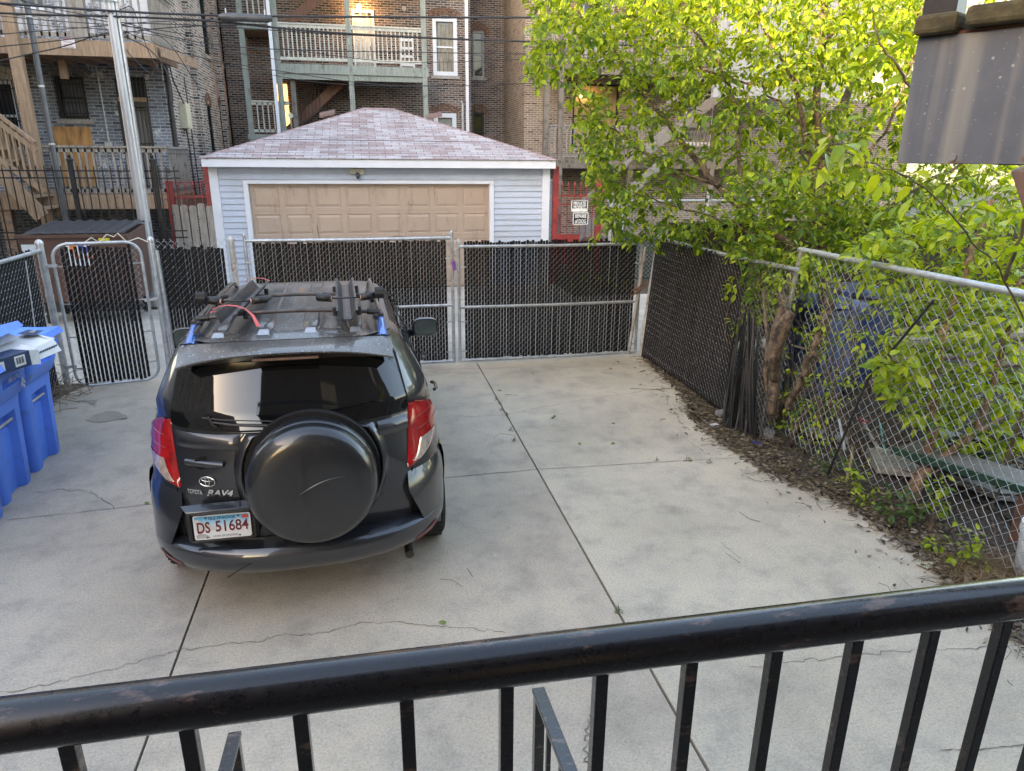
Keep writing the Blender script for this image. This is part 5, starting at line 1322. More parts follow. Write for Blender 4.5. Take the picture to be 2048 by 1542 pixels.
# door with security gate and transom
mb = MB(); a,b,c,d = dr1; zt = d-.55
pbox(mb, Pl, a,b,zt-.05,zt+.05,-.1,.0); pbox(mb, Pl, a,a+.05,c,zt,-.12,.01); pbox(mb, Pl, b-.05,b,c,zt,-.12,.01)
dd_ = mb.build('door', MT['blackiron'], lb_)
mb = MB(); pbox(mb, Pl, a+.02,b-.02,zt+.055,zt+.14,-.06,.02); mb.build('lintel_board', MT['pine'], dd_)
mb = MB(); pbox(mb, Pl, a+.0,b-.0,c,zt+.16,-.17,-.125); mb.build('door_leaf', plain('grey_door',(.17,.175,.185),.5), dd_)
mb = MB(); pbox(mb, Pl, a+.02,b-.02,zt+.15,d,-.16,-.12); mb.build('transom', MT['glass'], dd_)
mb = MB()
for k in range(8): u = a+.04+(b-a-.08)*k/7; pbox(mb, Pl, u-.007,u+.007,c,zt-.06,-.05,-.036); pbox(mb, Pl, u-.007,u+.007,zt+.15,d,-.05,-.036)
for z in (c+.1,c+1.0,zt-.12,d-.1): pbox(mb, Pl, a,b,z-.01,z+.01,-.05,-.03)
mb.build('security_bars', MT['blackiron'], dd_)
mb = MB(); mb.lathe([(.045,0),(.04,-.04),(.001,-.045)],12,'y',(a+.17,LY+.02,c+1.12)); mb.lathe([(.045,0),(.04,-.04),(.001,-.045)],12,'y',(a+.17,LY+.02,c+.97)); mb.build('handle', CHROME, dd_)
mb = MB(); gx_ = onY(192,130,LY).x; mb.tube([(gx_,LY-.03,5.0),(gx_+.02,LY-.03,2.85)], .014, 6); mb.box(gx_-.05,gx_+.09,LY-.09,LY-.004,2.72,2.88); mb.build('wall_conduit', MT['galv'], lb_)
q = onX(342,180,LX); mb = MB(); mb.tube([(LX+.06,LY+.12,.5),(LX+.06,LY+.12,9)], .05, 8); mb.build('corner_pipe', plain('black_downpipe',(.03,.03,.033),.5), lb_)
mb = MB(); q = onX(364,232,LX); mb.box(LX+.0,LX+.16,q.y-.22,q.y+.22,q.z-.28,q.z+.28); mb.build('meter_box', plain('cream_metal_box',(.50,.46,.34),.5), lb_, bevel=.01)
mb = MB(); mb.tube([(LX+.05,q.y+.05,q.z-.28),(LX+.07,q.y+.02,q.z-.6),(LX+.06,q.y+.10,q.z-1.8)], .02, 5); mb.tube([(LX+.05,q.y+.5,q.z+.9),(LX+.07,q.y+.5,q.z-.6),(LX+.06,q.y+.6,q.z-1.9)], .015, 5)
mb.tube([(LX+.05,LY+.2,5.3),(LX+.12,LY+.35,4.2),(LX+.12,q.y-.1,3.7),(LX+.1,q.y+.1,q.z+.28)], .014, 5); mb.build('wall_cable', CB, lb_)
# ===== tan wooden porch of the left building
py = 15.5; wp = thing('wooden_porch', 'tan treated wood two level porch with stairs on the left building', 'porch', (0,0,0))
P15 = lambda u,z,d: (u, py-d, z)
zd = 1.86; zu = 4.62; xr = -3.72
post_x = onY(75,300,py).x
mb = MB(); mb.box(-9,xr,py,LY-.01,zd-.04,zd); mb.box(-9,xr,py,LY-.01,zu-.04,zu); mb.build('deck', MT['pinedeck'], wp)
for z in (zd,zu):
    mb = MB(); mb.box(-9,xr+.02,py-.045,py-.002,z-.27,z-.0); mb.box(xr,xr+.045,py,LY-.3,z-.27,z); mb.build('rim_beam', MT['pine'], wp, bevel=.004)
    mb = MB()
    for k in range(14): x = -8.8+k*.4; mb.beam((x,py+.02,z-.14),(x+.25,LY-.05,z-.14),.04,.19)
    mb.build('joist', MT['pinedeck'], wp)
mb = MB(); mb.box(post_x-.10,post_x+.10,py-.20,py-.05,0,zu+3.2); mb.build('post', MT['pine'], wp, bevel=.006)
mb = MB(); mb.box(xr-.12,xr,py+.02,py+.14,0,zd-.3); q = onY(98,105,py); mb.box(q.x-.06,q.x+.06,py+.5,py+.6,4.0,zu-.28); mb.box(-6.9,-6.7,py,py+.14,0,zd); mb.build('post', MT['pinedeck'], wp)
mb = MB(); railing(mb, (post_x+.1,py-.0,zd), (xr-.03,py-.0,zd), .90); railing(mb, (xr-.03,py+.05,zd), (xr-.03,LY-.1,zd), .90); mb.build('railing', MT['palewood'], wp)
mb = MB(); railing(mb, (-9,py,zu), (xr-.03,py,zu), 1.0, .08, .13); railing(mb, (xr-.03,py+.05,zu), (xr-.03,LY-.1,zu), 1.0); mb.box(-5.1,-4.8,py-.06,py-.05,zu,zu+1.0); mb.build('railing', MT['palewood'], wp)
# stairs coming down from the upper left to the post
s0 = onY(-60,160,14.9); s1 = onY(100,420,14.9)
mb = MB(); stair(mb, (s0.x-1.2,15.0,s0.z+.6), (s1.x,15.0,s1.z-.1), .95, 14); 
mb.build('staircase', MT['pine'], wp)
for yy in (14.52, 15.48):
    mb = MB(); p = Vector((onY(0,232,yy).x, yy, onY(0,232,yy).z)); q = Vector((onY(70,285,yy).x, yy, onY(70,285,yy).z))
    p2 = p+(p-q)*1.5; mb.beam(p2,q,.09,.05); mb.beam(p2-Vector((0,0,.14)),q-Vector((0,0,.14)),.04,.09); mb.beam(p2-Vector((0,0,.85)),q-Vector((0,0,.85)),.04,.09)
    n_ = int((q-p2).length/.13)
    for k in range(n_): c = p2.lerp(q,(k+.5)/n_); mb.beam(c-Vector((0,0,.9)), c-Vector((0,0,.05)), .035,.035,(1,0,0))
    mb.build('stair_railing', MT['pine'], wp)
NOT = plain('notice_white',(.6,.58,.56),.6); nx0 = onY(121,78,py-.06); nx1 = onY(152,97,py-.06)
nt_ = MB(); nt_.box(nx0.x,nx1.x,-.006,0,-(nx0.z-nx1.z)/2,(nx0.z-nx1.z)/2); no = nt_.build('notice_sign', NOT); no.location = (0,py-.055,(nx0.z+nx1.z)/2)
tag(no, 'small white notice with red lines on the upper porch beam', 'sign')
mb = MB(); r = random.Random(4); wN = nx1.x-nx0.x
for k in range(4):
    u = -wN*.30
    while u < wN*.30:
        l = r.uniform(.015,.035); mb.box((nx0.x+nx1.x)/2+u,(nx0.x+nx1.x)/2+u+l,-.0085,-.0065,.070-.044*k,.080-.044*k+(.012 if k == 0 else 0)); u += l+.008
mb.build('lettering', plain('notice_red',(.5,.06,.10),.5), no)
# ===== middle building
MY = 25.0; mx0, mx1 = -4.0, 3.72
mb_ = thing('brick_apartment_house', 'middle brown brick house with white framed windows behind the garage', 'building', (0,0,0))
Pm = lambda u,z,d: (u, MY-d, z)
hA = rect(864,34,915,152,MY); hB = rect(867,226,914,330,MY); hB = (hB[0],hB[1],hB[2]-.2,hB[3]); hD = rect(707,32,748,140,MY); hD = (hD[0],hD[1],4.95,hD[3]+.1)
mb = MB(); wall(mb, Pm, mx0, mx1, 0, 12, (hA,hB,hD)); wall(mb, lambda u,z,d:(mx1+d,u,z), MY, 40, 0, 12); wall(mb, lambda u,z,d:(mx0-d,u,z), MY, 40, 0, 12); mb.build('rear_wall', MT['brick_mid'], mb_)
CUR = plain('curtain_brown',(.22,.19,.15),.8,0,.4,3)
window(mb_, Pm, hA, MT['white_paint'], MT['glass_grey'], fw=.12, proud=.03, curtain=CUR)
window(mb_, Pm, hB, MT['white_paint'], plain('pale_pane',(.22,.23,.22),.2,0,.2,3), fw=.14, proud=.03)
# sunburst door
mb = MB(); a,b,c,d = hD; pbox(mb, Pm, a,b,c,d,-.2,-.15); dd_ = mb.build('door', plain('white_door',(.42,.42,.40),.5), mb_)
mb = MB(); pbox(mb, Pm, a-.05,a,c,d,-.1,.03); pbox(mb, Pm, b,b+.08,c,d,-.1,.03); pbox(mb, Pm, a-.05,b+.08,d,d+.08,-.1,.03)
cx_, cz_ = b-.06, c+1.0
for k in range(17):
    th = radians(95+170*k/16); L_ = 1.6
    dx_, dz_ = cos(th), sin(th); tmax = min([L_]+([(a-cx_)/dx_] if dx_ < -.01 else [])+([(d-cz_)/dz_] if dz_ > .01 else [])+([(c-cz_)/dz_] if dz_ < -.01 else []))
    mb.beam((cx_,MY-.03,cz_),(cx_+dx_*tmax,MY-.03,cz_+dz_*tmax),.016,.016)
mb.build('security_gate', plain('white_iron',(.6,.6,.58),.5), dd_)
# lit lamp over the door
lp = onY(718,14,MY-.25); t = MB(); t.lathe([(.02,.10),(.07,.06),(.075,-.05),(.04,-.09),(.001,-.1)],12,'z',(0,0,0)); 
lo = t.build('wall_lamp', emis('lamp_glow',(1.0,.62,.25),5), mb_, smooth=True); lo.location = (lp.x, MY-.16, lp.z)
ld_ = bpy.data.lights.new('lamp_light','POINT'); ld_.energy = 8; ld_.color = (1,.6,.25); ld_.shadow_soft_size = .08; lo2 = bpy.data.objects.new('lamp_light', ld_); COL.objects.link(lo2); lo2.location = (lp.x, MY-.35, lp.z-.05)
mb = MB(); mb.lathe([(.001,0),(.045,0),(.07,-.02),(.07,-.035),(.001,-.04)],14,'y',(onY(808,17,MY).x,MY,onY(808,17,MY).z)); mb.build('wall_bell', plain('bell',(.3,.29,.27),.5), mb_)
# downspouts
for x_, m_ in ((934,MT['white_paint']),):
    q = onY(x_,150,MY-.08); mb = MB(); mb.box(q.x-.05,q.x+.05,MY-.12,MY-.02,0,12); mb.build('downspout', m_, mb_)
q = onY(925,200,MY-.08); mb = MB(); mb.tube([(q.x,MY-.08,0),(q.x,MY-.08,4.35),(q.x-.06,MY-.08,4.45)], .045, 8); mb.build('vent_pipe', MT['galv'], mb_)
# recessed gangway wall with windows between middle and right buildings
Pg = lambda u,z,d: (u, 27.6-d, z)
gA = rect(946,62,968,155,27.6); gB = rect(946,225,968,300,27.6)
mb = MB(); wall(mb, Pg, mx1, 5.6, 0, 12, (gA,gB)); mb.build('rear_wall', MT['brick_mid'], mb_)
window(mb_, Pg, gA, plain('grey_frame',(.3,.3,.31),.5), MT['glass'], fw=.05); window(mb_, Pg, gB, MT['blackiron'], MT['glass'], fw=.05)
mb = MB(); mb.box(mx0-.05,5.6,MY-.08,40,12,12.3); mb.build('parapet', MT['stone'], mb_)
# --- green-grey porch
gp = thing('wooden_porch', 'green grey wooden porch with white balusters on the middle building', 'porch', (0,0,0))
GYp = 23.0
xl = onY(560,170,GYp).x; xm = onY(702,150,GYp).x; xr_ = onY(850,160,GYp).x; xll = onY(495,200,GYp).x
zdk = onY(700,131,GYp).z; zbt = onY(700,160,GYp).z
mb = MB(); mb.box(xl-.1,xr_+.1,GYp,MY-.01,zdk-.05,zdk); zs2 = zdk+3.0; mb.box(xl-.1,xr_+.1,GYp,MY-.01,zs2-.05,zs2); mb.box(xll-.1,xl-.11,GYp+.2,MY-.01,onY(520,50,GYp).z-.05,onY(520,50,GYp).z); zlow_ = onY(520,268,GYp).z; mb.box(xll-.1,xl+.3,GYp+.2,MY-.01,zlow_-.05,zlow_); mb.build('deck', MT['greywood'], gp)
mb = MB(); mb.box(xl-.12,xr_+.12,GYp-.05,GYp-.002,zdk-.26,zdk-.005); mb.box(xl-.08,xr_+.08,GYp+.0,GYp+.05,zbt-.02,zdk-.262); mb.box(xl-.12,xr_+.12,GYp-.05,GYp,zs2-.3,zs2); mb.box(xll-.12,xl-.13,GYp+.14,GYp+.19,onY(520,58,GYp).z,onY(520,48,GYp).z); mb.box(xll-.12,xl+.3,GYp+.14,GYp+.19,zlow_-.16,zlow_); mb.build('rim_beam', MT['greenwood'], gp, bevel=.006)
for x_ in (xl,xm,xr_):
    mb = MB(); mb.box(x_-.075,x_+.075,GYp-.04,GYp+.10,0,zs2+1); mb.build('post', MT['greenwood'], gp, bevel=.006)
mb = MB(); mb.box(xll-.075,xll+.075,GYp+.15,GYp+.29,0,zs2+1); mb.build('post', MT['greenwood'], gp)
mb = MB(); mb.box(xl+.28,xl+.42,GYp+.15,GYp+.29,0,zdk-.1); mb.build('post', MT['greywood'], gp)
hR = onY(700,52,GYp).z-zdk
BAL = wood('pale_baluster',(.40,.40,.36),.2,.7)
mb = MB(); railing(mb,(xl+.07,GYp,zdk),(xm-.07,GYp,zdk),hR,.14,.125,.034); railing(mb,(xm+.07,GYp,zdk),(xr_-.07,GYp,zdk),hR,.14,.125,.034); railing(mb,(xll+.07,GYp+.2,onY(520,50,GYp).z),(xl-.1,GYp+.2,onY(520,50,GYp).z),.9,.1,.14); railing(mb,(xll+.07,GYp+.2,zlow_),(xl+.2,GYp+.2,zlow_),.92,.1,.14)
mb.build('railing', BAL, gp)
# inner stairs
mb = MB(); p = onY(590,240,23.9); q = onY(700,148,23.9); mb.beam((p.x-.3,23.9,p.z-.4),(q.x+.1,23.9,q.z+.1),.05,.28); mb.beam((p.x-.3,24.6,p.z-.4),(q.x+.1,24.6,q.z+.1),.05,.28)
for k in range(11): c = Vector((p.x-.3,24.2,p.z-.4)).lerp(Vector((q.x+.1,24.2,q.z+.1)),(k+.5)/11); mb.box(c.x-.14,c.x+.14,23.92,24.58,c.z+.05,c.z+.09)
p = onY(590,34,23.9); q = onY(640,-5,23.9); mb.beam((p.x-.2,23.9,p.z-.15),(q.x+.3,23.9,q.z+.25),.05,.28)
st = mb.build('staircase', MT['brownstair'], gp)
mb = MB(); p = onY(582,205,23.85); q = onY(640,160,23.85)
mb.beam(p,q,.05,.06); mb.beam(p-Vector((0,0,.8)),q-Vector((0,0,.8)),.05,.06)
for k in range(8): c = p.lerp(q,(k+.5)/8); mb.beam(c-Vector((0,0,.8)),c,.025,.025,(1,0,0))
mb.build('stair_railing', MT['browndark'], gp)
# chair like white stand and dark grill on the deck
t = thing('step_ladder', 'white folding step ladder standing on the middle porch deck', 'ladder', (onY(815,130,24.2).x,24.2,zdk))
mb = MB()
for s in (-1,1): mb.beam((s*.22,-.1,0),(s*.16,0,.98),.03,.03); mb.beam((s*.22,.25,0),(s*.16,.0,.98),.025,.025)
for k in range(4): mb.beam((-.2,-.08+.02*k,.2+.24*k),(.2,-.08+.02*k,.2+.24*k),.03,.07)
mb.build('ladder_frame', plain('white_metal',(.6,.6,.62),.4), t)
t = thing('downspout', 'tall white downspout in front of the green grey porch', 'downspout', (onY(551,180,22.6).x,22.6,0))
mb = MB(); q = onY(541,0,22.6); mb.box(-.045,.045,-.04,.04,0,9); mb.build('pipe', MT['white_paint'], t)
q = onY(562,215,25-.1); t = MB(); t.box(-.18,.18,-.02,.0,-.8,.8); 
o = t.build('lit_window', emis('lit_window_glow',(1.0,.5,.14),.5), mb_); o.location = (q.x+.05, MY-.01, q.z-.1)
# white satellite-like disc
q = onY(581,231,22.4); t = thing('cable_reel', 'small pale round disc on a post by the garage roof', 'disc', (q.x,q.y,0))
mb = MB(); mb.lathe([(.001,-.02),(.07,-.02),(.075,.0),(.07,.02)],16,'y',(0,0,q.z)); mb.build('disc', plain('pale_green_disc',(.38,.42,.36),.5), t)
mb = MB(); mb.tube([(.0,.03,0),(.0,.03,q.z)], .02, 6); mb.build('pole', MT['greenwood'], t)
# ===== right building: tan brick with grey wooden porch
RY_, RXw = 24.0, 5.35
rb = thing('brick_apartment_house', 'right tan brick house with light brick corner behind the tree', 'building', (0,0,0))
Pr = lambda u,z,d: (u, RY_-d, z); Prs = lambda u,z,d: (RXw-d, u, z)
hy = onX(1001,180,RXw).y; hs = (hy-.45,hy+.45,2.4,4.15); hs2 = (hy-.45,hy+.45,onX(997,70,RXw).z,onX(997,0,RXw).z)
mb = MB(); wall(mb, Prs, RY_, 40, 0, 12, (hs,hs2)); mb.build('side_wall', MT['brick_tan'], rb)
hR1 = (7.0,8.6,3.0,5.0); hR2 = (7.2,8.3,6.0,7.8); hR3 = (11,12.2,3.1,5.0)
mb = MB(); wall(mb, Pr, RXw, 20, 0, 12, (hR1,hR2,hR3)); mb.build('rear_wall', MT['brick_tan'], rb)
window(rb, Prs, hs, MT['white_paint'], MT['glass_grey'], fw=.10, proud=.01, sill=False); window(rb, Prs, hs2, MT['white_paint'], MT['glass_grey'], fw=.10, proud=.01)
w_ = window(rb, Pr, hR1, MT['blackiron'], plain('lit_curtain',(.35,.25,.13),.6,0,.1,3), arch=False); window(rb, Pr, hR2, MT['white_paint'], MT['glass'], fw=.09); window(rb, Pr, hR3, MT['white_paint'], MT['glass_grey'], fw=.12)
mb = MB()
for k in range(3): mb.lathe([(.001,.05),(.05,.02),(.055,-.02),(.001,-.05)],10,'z',(7.25+.22*k,RY_-.06,4.62))
mb.build('lamp_bulb', emis('bulb_glow',(1.0,.72,.35),4), rb)
mb = MB(); mb.box(RXw-.05,20,RY_-.08,40,12,12.3); mb.build('parapet', MT['stone'], rb)
rp = thing('wooden_porch', 'weathered grey brown wooden porch behind the tree', 'porch', (0,0,0))
RP = 22.0; zA = 2.62; zB = onY(1100,125,RP).z
x0 = onY(1092,250,RP).x
mb = MB()
for z in (zA,zB,zB+2.9): mb.box(x0-.1,14,RP,RY_-.01,z-.05,z)
mb.build('deck', MT['greywood'], rp)
mb = MB()
for z in (zA,zB,zB+2.9): mb.box(x0-.15,14.1,RP-.05,RP-.002,z-.28,z)
mb.build('rim_beam', MT['greywood'], rp)
for x_ in (x0,x0+.45,x0+2.8,x0+5.6,x0+8.3):
    mb = MB(); mb.box(x_-.08,x_+.08,RP-.07,RP+.08,0,9); mb.build('post', MT['greywood'], rp)
mb = MB(); railing(mb,(x0,RP,zA),(14,RP,zA),.98,.1,.13); railing(mb,(x0,RP,zB),(14,RP,zB),1.0,.1,.13,.07); railing(mb,(x0,RP,zB+2.9),(14,RP,zB+2.9),1.0,.1,.13,.07); mb.beam((x0-.7,RP+.1,zB+.75),(x0-.1,RP,zB+1.1),.05,.12); mb.build('railing', plain('grey_rail_wood',(.20,.19,.185),.8,0,.3,20), rp)
mb = MB(); mb.beam((8.2,RP-.9,zA),(12.0,RP-.9,zB),.06,.28); mb.beam((8.2,RP-.9,zA+.95),(12.0,RP-.9,zB+.95),.05,.09)
for k in range(14): c = Vector((8.2,RP-.9,zA)).lerp(Vector((12.0,RP-.9,zB)),(k+.5)/14); mb.beam(c,c+Vector((0,0,.95)),.03,.03,(1,0,0)); mb.box(c.x-.14,c.x+.14,RP-.9,RP-.1,c.z+.05,c.z+.09)
mb.beam((5.8,RP-2.3,.3),(8.6,RP-2.3,zA),.06,.28); mb.beam((5.8,RP-2.3,1.2),(8.6,RP-2.3,zA+.9),.05,.1)
mb.build('staircase', plain('pale_stair',(.16,.155,.15),.8,0,.25,15), rp)
# pale clad enclosure with lattice at the upper right
en = thing('porch_enclosure', 'pale vertical board enclosure topped with white lattice at the upper right', 'porch wall', (0,0,0))
p = onY(1740,90,18.5); q = onY(1860,20,18.5)
mb = MB(); mb.box(p.x-4.5,20,18.5,18.58,4.2,p.z+1.15)
mb.build('board_wall', plain('pale_board',(.22,.23,.25),.7,0,.25,26,None,0,0,60,(1,1,.05)), en)
mb = MB(); k = 0; xa, xb, za, zb = p.x-1.2, 18, p.z+1.2, p.z+1.75
x_ = xa
while x_ < xb:
    mb.beam((x_,18.5,za),(x_+.55,18.5,zb),.008,.04,(0,1,0)); mb.beam((x_+.55,18.49,za),(x_,18.49,zb),.008,.04,(0,1,0)); x_ += .13
mb.beam((xa,18.48,za),(xb,18.48,za),.04,.07); mb.beam((xa,18.48,zb),(xb,18.48,zb),.04,.07); mb.build('lattice', plain('lattice_white',(.45,.46,.5),.6), en)
# unseen brick blocks added on the left to hold back the low sun
shade_block = thing('brick_apartment_house', 'unseen neighbouring brick house added left of the yard for its shade', 'building', (0,0,0))
mb = MB(); mb.box(-19,-8.2,-12,8.4,0,7.5); mb.build('wall', MT['brick_side'], shade_block)
mb = MB(); mb.box(-19.1,-8.1,-12.1,8.5,7.5,7.7); mb.build('parapet', MT['stone'], shade_block)
shade_block = thing('brick_apartment_house', 'unseen tall brick block added far off to the left for its shade', 'building', (0,0,0))
mb = MB(); mb.box(-34,-20.5,-5.5,16,0,19); mb.build('wall', MT['brick_side'], shade_block)  # added tall block, keeps the sun off the houses across the alley
# ===== iron fence, dumpster
ir = thing('iron_fence', 'black iron picket fence across the alley behind the dumpster', 'fence', (0,13.9,0))
mb = MB(); x_ = -9.0
while x_ < -3.2:
    mb.box(x_-.008,x_+.008,-.008,.008,.15,2.42); x_ += .13
for z in (.3,1.18,1.30,2.22,2.34): mb.box(-9,-3.2,-.012,.012,z-.012,z+.012)
mb.build('picket_panel', MT['blackiron'], ir)
for px_i in (143,307):
    q = onY(px_i+8,400,13.85); mb = MB(); mb.box(q.x-.035,q.x+.035,-.035,.035,0,2.5); mb.lathe([(.06,0),(.06,.03),(.02,.06),(.03,.09),(.001,.12)],10,'z',(q.x,0,2.5)); mb.build('fence_post', MT['blackiron'], ir)
mb = MB(); chain(mb, lambda u,z,d:(u,.1-d,z), -9, -3.2, .1, 1.2, p=.06, r=.0025); mb.build('chain_mesh', MT['blackiron'], ir, fix=False)
DB = plain('dumpster_brown',(.085,.042,.032),.6,0,.2,3,((.15,.09,.06),5,.62))
du_ = thing('dumpster', 'brown metal dumpster with ribbed black plastic lid across the alley', 'dumpster', (-4.46,12.3,0)); du_.scale = (.95,.72,1)
mb = MB(); mb.add([(-.80,-.1,.35),(.80,-.1,.35),(.80,1.1,.35),(-.80,1.1,.35),(-.82,-.25,1.40),(.82,-.25,1.40),(.82,1.15,1.50),(-.82,1.15,1.50)], [(0,3,2,1),(0,1,5,4),(1,2,6,5),(2,3,7,6),(3,0,4,7),(4,5,6,7)])
mb.box(-.84,.84,-.29,-.25,1.37,1.43); mb.build('steel_box', DB, du_, bevel=.01)
mb = MB(); rws = []
for k in range(33):
    x = -.70+1.5*k/32; h = .022 if k % 4 in (1,2) else 0; rws.append([(x,-.30,1.44+h*.3),(x,-.2,1.455+h),(x+.02,1.15,1.55+h),(x+.02,1.2,1.52)])
mb.grid(rws); mb.build('lid', plain('lid_black',(.03,.031,.034),.5), du_)
mb = MB()
for s in (-1,1):
    for y in (.0,1.0): mb.lathe([(.02,-.025),(.09,-.025),(.09,.025),(.02,.025)],14,'x',(s*.65,y,.09)); mb.beam((s*.65,y,.1),(s*.65,y,.34),.05,.05)
mb.build('wheel', MT['rubber'], du_)
mb = MB(); p = onY(132,477,12.1); q = onY(190,518,12.1); cx_ = (p.x+q.x)/2+4.42; w_ = (q.x-p.x)
mb.box(cx_-w_/2,cx_+w_/2,-.245,-.238,.94,1.31); pl_ = mb.build('placard', plain('placard_white',(.62,.63,.66),.5), du_)
mb = MB(); mb.box(cx_-w_/2+.05,cx_-w_/2+.17,-.249,-.2455,1.12,1.29); mb.build('placard_orange', plain('placard_orange',(.60,.18,.05),.5), pl_)
mb = MB(); mb.box(cx_-w_/2+.18,cx_+w_/2-.03,-.249,-.2455,1.14,1.29); mb.build('placard_blue', plain('placard_blue',(.05,.06,.28),.5), pl_)
mb = MB(); mb.box(cx_-.02,cx_+.0,-.252,-.2495,1.14,1.28); mb.box(cx_+.09,cx_+.13,-.252,-.2495,1.23,1.26); mb.build('placard_print', NOT, pl_)
mb = MB()
for k in range(9): mb.box(cx_-w_/2+.05+k*.05,cx_-w_/2+.08+k*.05,-.249,-.2455,1.05,1.10)
mb.build('placard_print', plain('placard_text',(.5,.14,.08),.5), pl_)
mb = MB(); mb.box(-.78,-.45,-.245,-.238,1.16,1.28); mb.build('label_pale', plain('pale_label',(.5,.55,.58),.5), du_)
mb = MB(); mb.box(.38,.55,-.262,-.255,1.32,1.37); mb.build('label_yellow', plain('yellow_label',(.6,.5,.06),.5), du_)
# ===== red iron gates beside the garage
for nm, xa, xb, lab in (('iron_gate', -3.60, -2.90, 'red iron gate with pale fence boards before it, left of the garage'), ('iron_gate', 3.98, 4.95, 'red spiked iron gate carrying two signs, right of the garage')):
    t = thing(nm, lab, 'gate', (0,14.75,0), 0, 'red iron gates')
    for x_, h_ in ((xa,2.15),(xb,2.42)) if xa < 0 else ((xa,2.45),(xb,2.35)):
        mb = MB(); mb.box(x_-.06,x_+.06,-.05,.05,0,h_); mb.build('gate_post', MT['red'], t, bevel=.004)
    mb = MB(); n_ = int((xb-xa)/.13)
    for k in range(1,n_+0):
        x_ = xa+(xb-xa)*k/n_; mb.box(x_-.008,x_+.008,-.008,.008,.1,2.0); mb.lathe([(.008,0),(.022,.03),(.006,.055),(.028,.08),(.001,.15)],6,'z',(x_,0,2.0))
    for z in (.25,1.68,1.86): mb.box(xa,xb,-.012,.012,z-.014,z+.014)
    if xa > 0: mb.box(xa,xa+.55,-.01,.01,.4,1.05)
    mb.build('picket_panel', MT['red'], t)
    if xa > 0:
        mb = MB(); chain(mb, lambda u,z,d:(u,.05-d,z), xa+.05, xb-.05, .1, 1.9, p=.04, r=.002); mb.build('chain_mesh', MT['red'], t, fix=False)
t = thing('board_fence', 'weathered pale dog-eared boards beside the left red gate', 'fence', (0,14.66,0))
mb = MB(); r = random.Random(9)
for k in range(5):
    x_ = -3.60+k*.155; h_ = 1.72+r.uniform(-.03,.03); mb.prism([(x_,0),(x_+.135,0),(x_+.135,h_-.03),(x_+.105,h_),(x_+.03,h_),(x_,h_-.03)], 0,.02, lambda a,b,d:(a,d,b))
mb.build('board', MT['palewood'], t)
mb = MB(); x_ = -3.72
for k in range(8): mb.tube([(-3.70+k*.11,.2,1.75),(-3.68+k*.11,.2,2.12)], .006, 4)
for z in (1.8,2.1): mb.tube([(-3.75,.2,z),(-2.9,.2,z+.05)], .008, 4)
mb.build('red_scrollwork', MT['red'], t)
def sign(name, x0_, x1_, z0_, z1_, Y, label, lines, split=False):
    t = thing(name, label, 'sign', ((x0_+x1_)/2, Y, (z0_+z1_)/2)); w = x1_-x0_; h = z1_-z0_
    mb = MB(); mb.prism(rrect(w,h,.02), -.004, 0, lambda a,b,d:(a,d,b)); mb.build('sign_plate', plain('sign_white',(.66,.66,.66),.5), t)
    mb = MB(); mb.poly([(a,-.0055,b) for a,b in rrect(w-.035,h-.035,.012)] if not split else [(a,-.0055,b+h*.12) for a,b in rrect(w-.035,h*.68,.012)]); mb.build('sign_print', plain('sign_black',(.012,.012,.012),.5), t)
    for s_, sz, w_, dz in lines: text(s_, sz, plain('sign_letter',(.66,.66,.66),.5), 'lettering', t, (0,-.0075,dz), w_, .001, 0, .003)
a = onY(1143,401,14.62); b = onY(1175,423,14.62)
sign('warning_sign', a.x, b.x, b.z, a.z, 14.62, 'black and white PRIVATE PROPERTY sign, upper one on the red gate', [('PRIVATE',.10,.27,.05),('PROPERTY',.09,.27,-.025)], True)
a = onY(1146,425,14.62); b = onY(1176,447,14.62)
sign('warning_sign', a.x, b.x, b.z-.02, a.z, 14.62, 'black and white BEWARE of DOG sign, lower one on the red gate', [('BEWARE',.11,.25,.05),('of DOG',.11,.25,-.06)])
# chain link beyond the red gate with a dark green windscreen
t = thing('fence_panel', 'bare chain link fence across the alley right of the red gate', 'fence', (0,14.6,0))
mb = MB(); chain(mb, lambda u,z,d:(u,-d,z), 5.05, 12, .1, 1.75, p=.05, r=.003); mb.build('chain_mesh', MT['wire'], t, fix=False)
for x_ in (5.18,5.45,7.4,9.6): 
    mb = MB(); mb.tube([(x_,0,0),(x_,0,1.95)], .03, 10); mb.build('post', MT['galv'], t)
mb = MB(); mb.tube([(5.1,0,1.76),(12,0,1.76)], .02, 8); mb.build('top_rail', MT['galv'], t)
mb = MB(); mb.quad((5.5,.06,.05),(12,.06,.05),(12,.06,1.0),(5.5,.06,1.0)); mb.build('windscreen', plain('dark_green_cloth',(.02,.03,.028),.8), t)
t = thing('fence_panel', 'chain link side fence running back beside the garage', 'fence', (0,0,0))
mb = MB(); chain(mb, lambda u,z,d:(4.1+.17*(u-15),u,z), 15.0, 22, .1, 2.1, p=.07, r=.003); mb.build('chain_mesh', MT['wire'], t, fix=False)
mb = MB(); mb.tube([(4.08,14.9,2.12),(5.3,22,2.12)], .025, 8); mb.build('top_rail', MT['galv'], t)
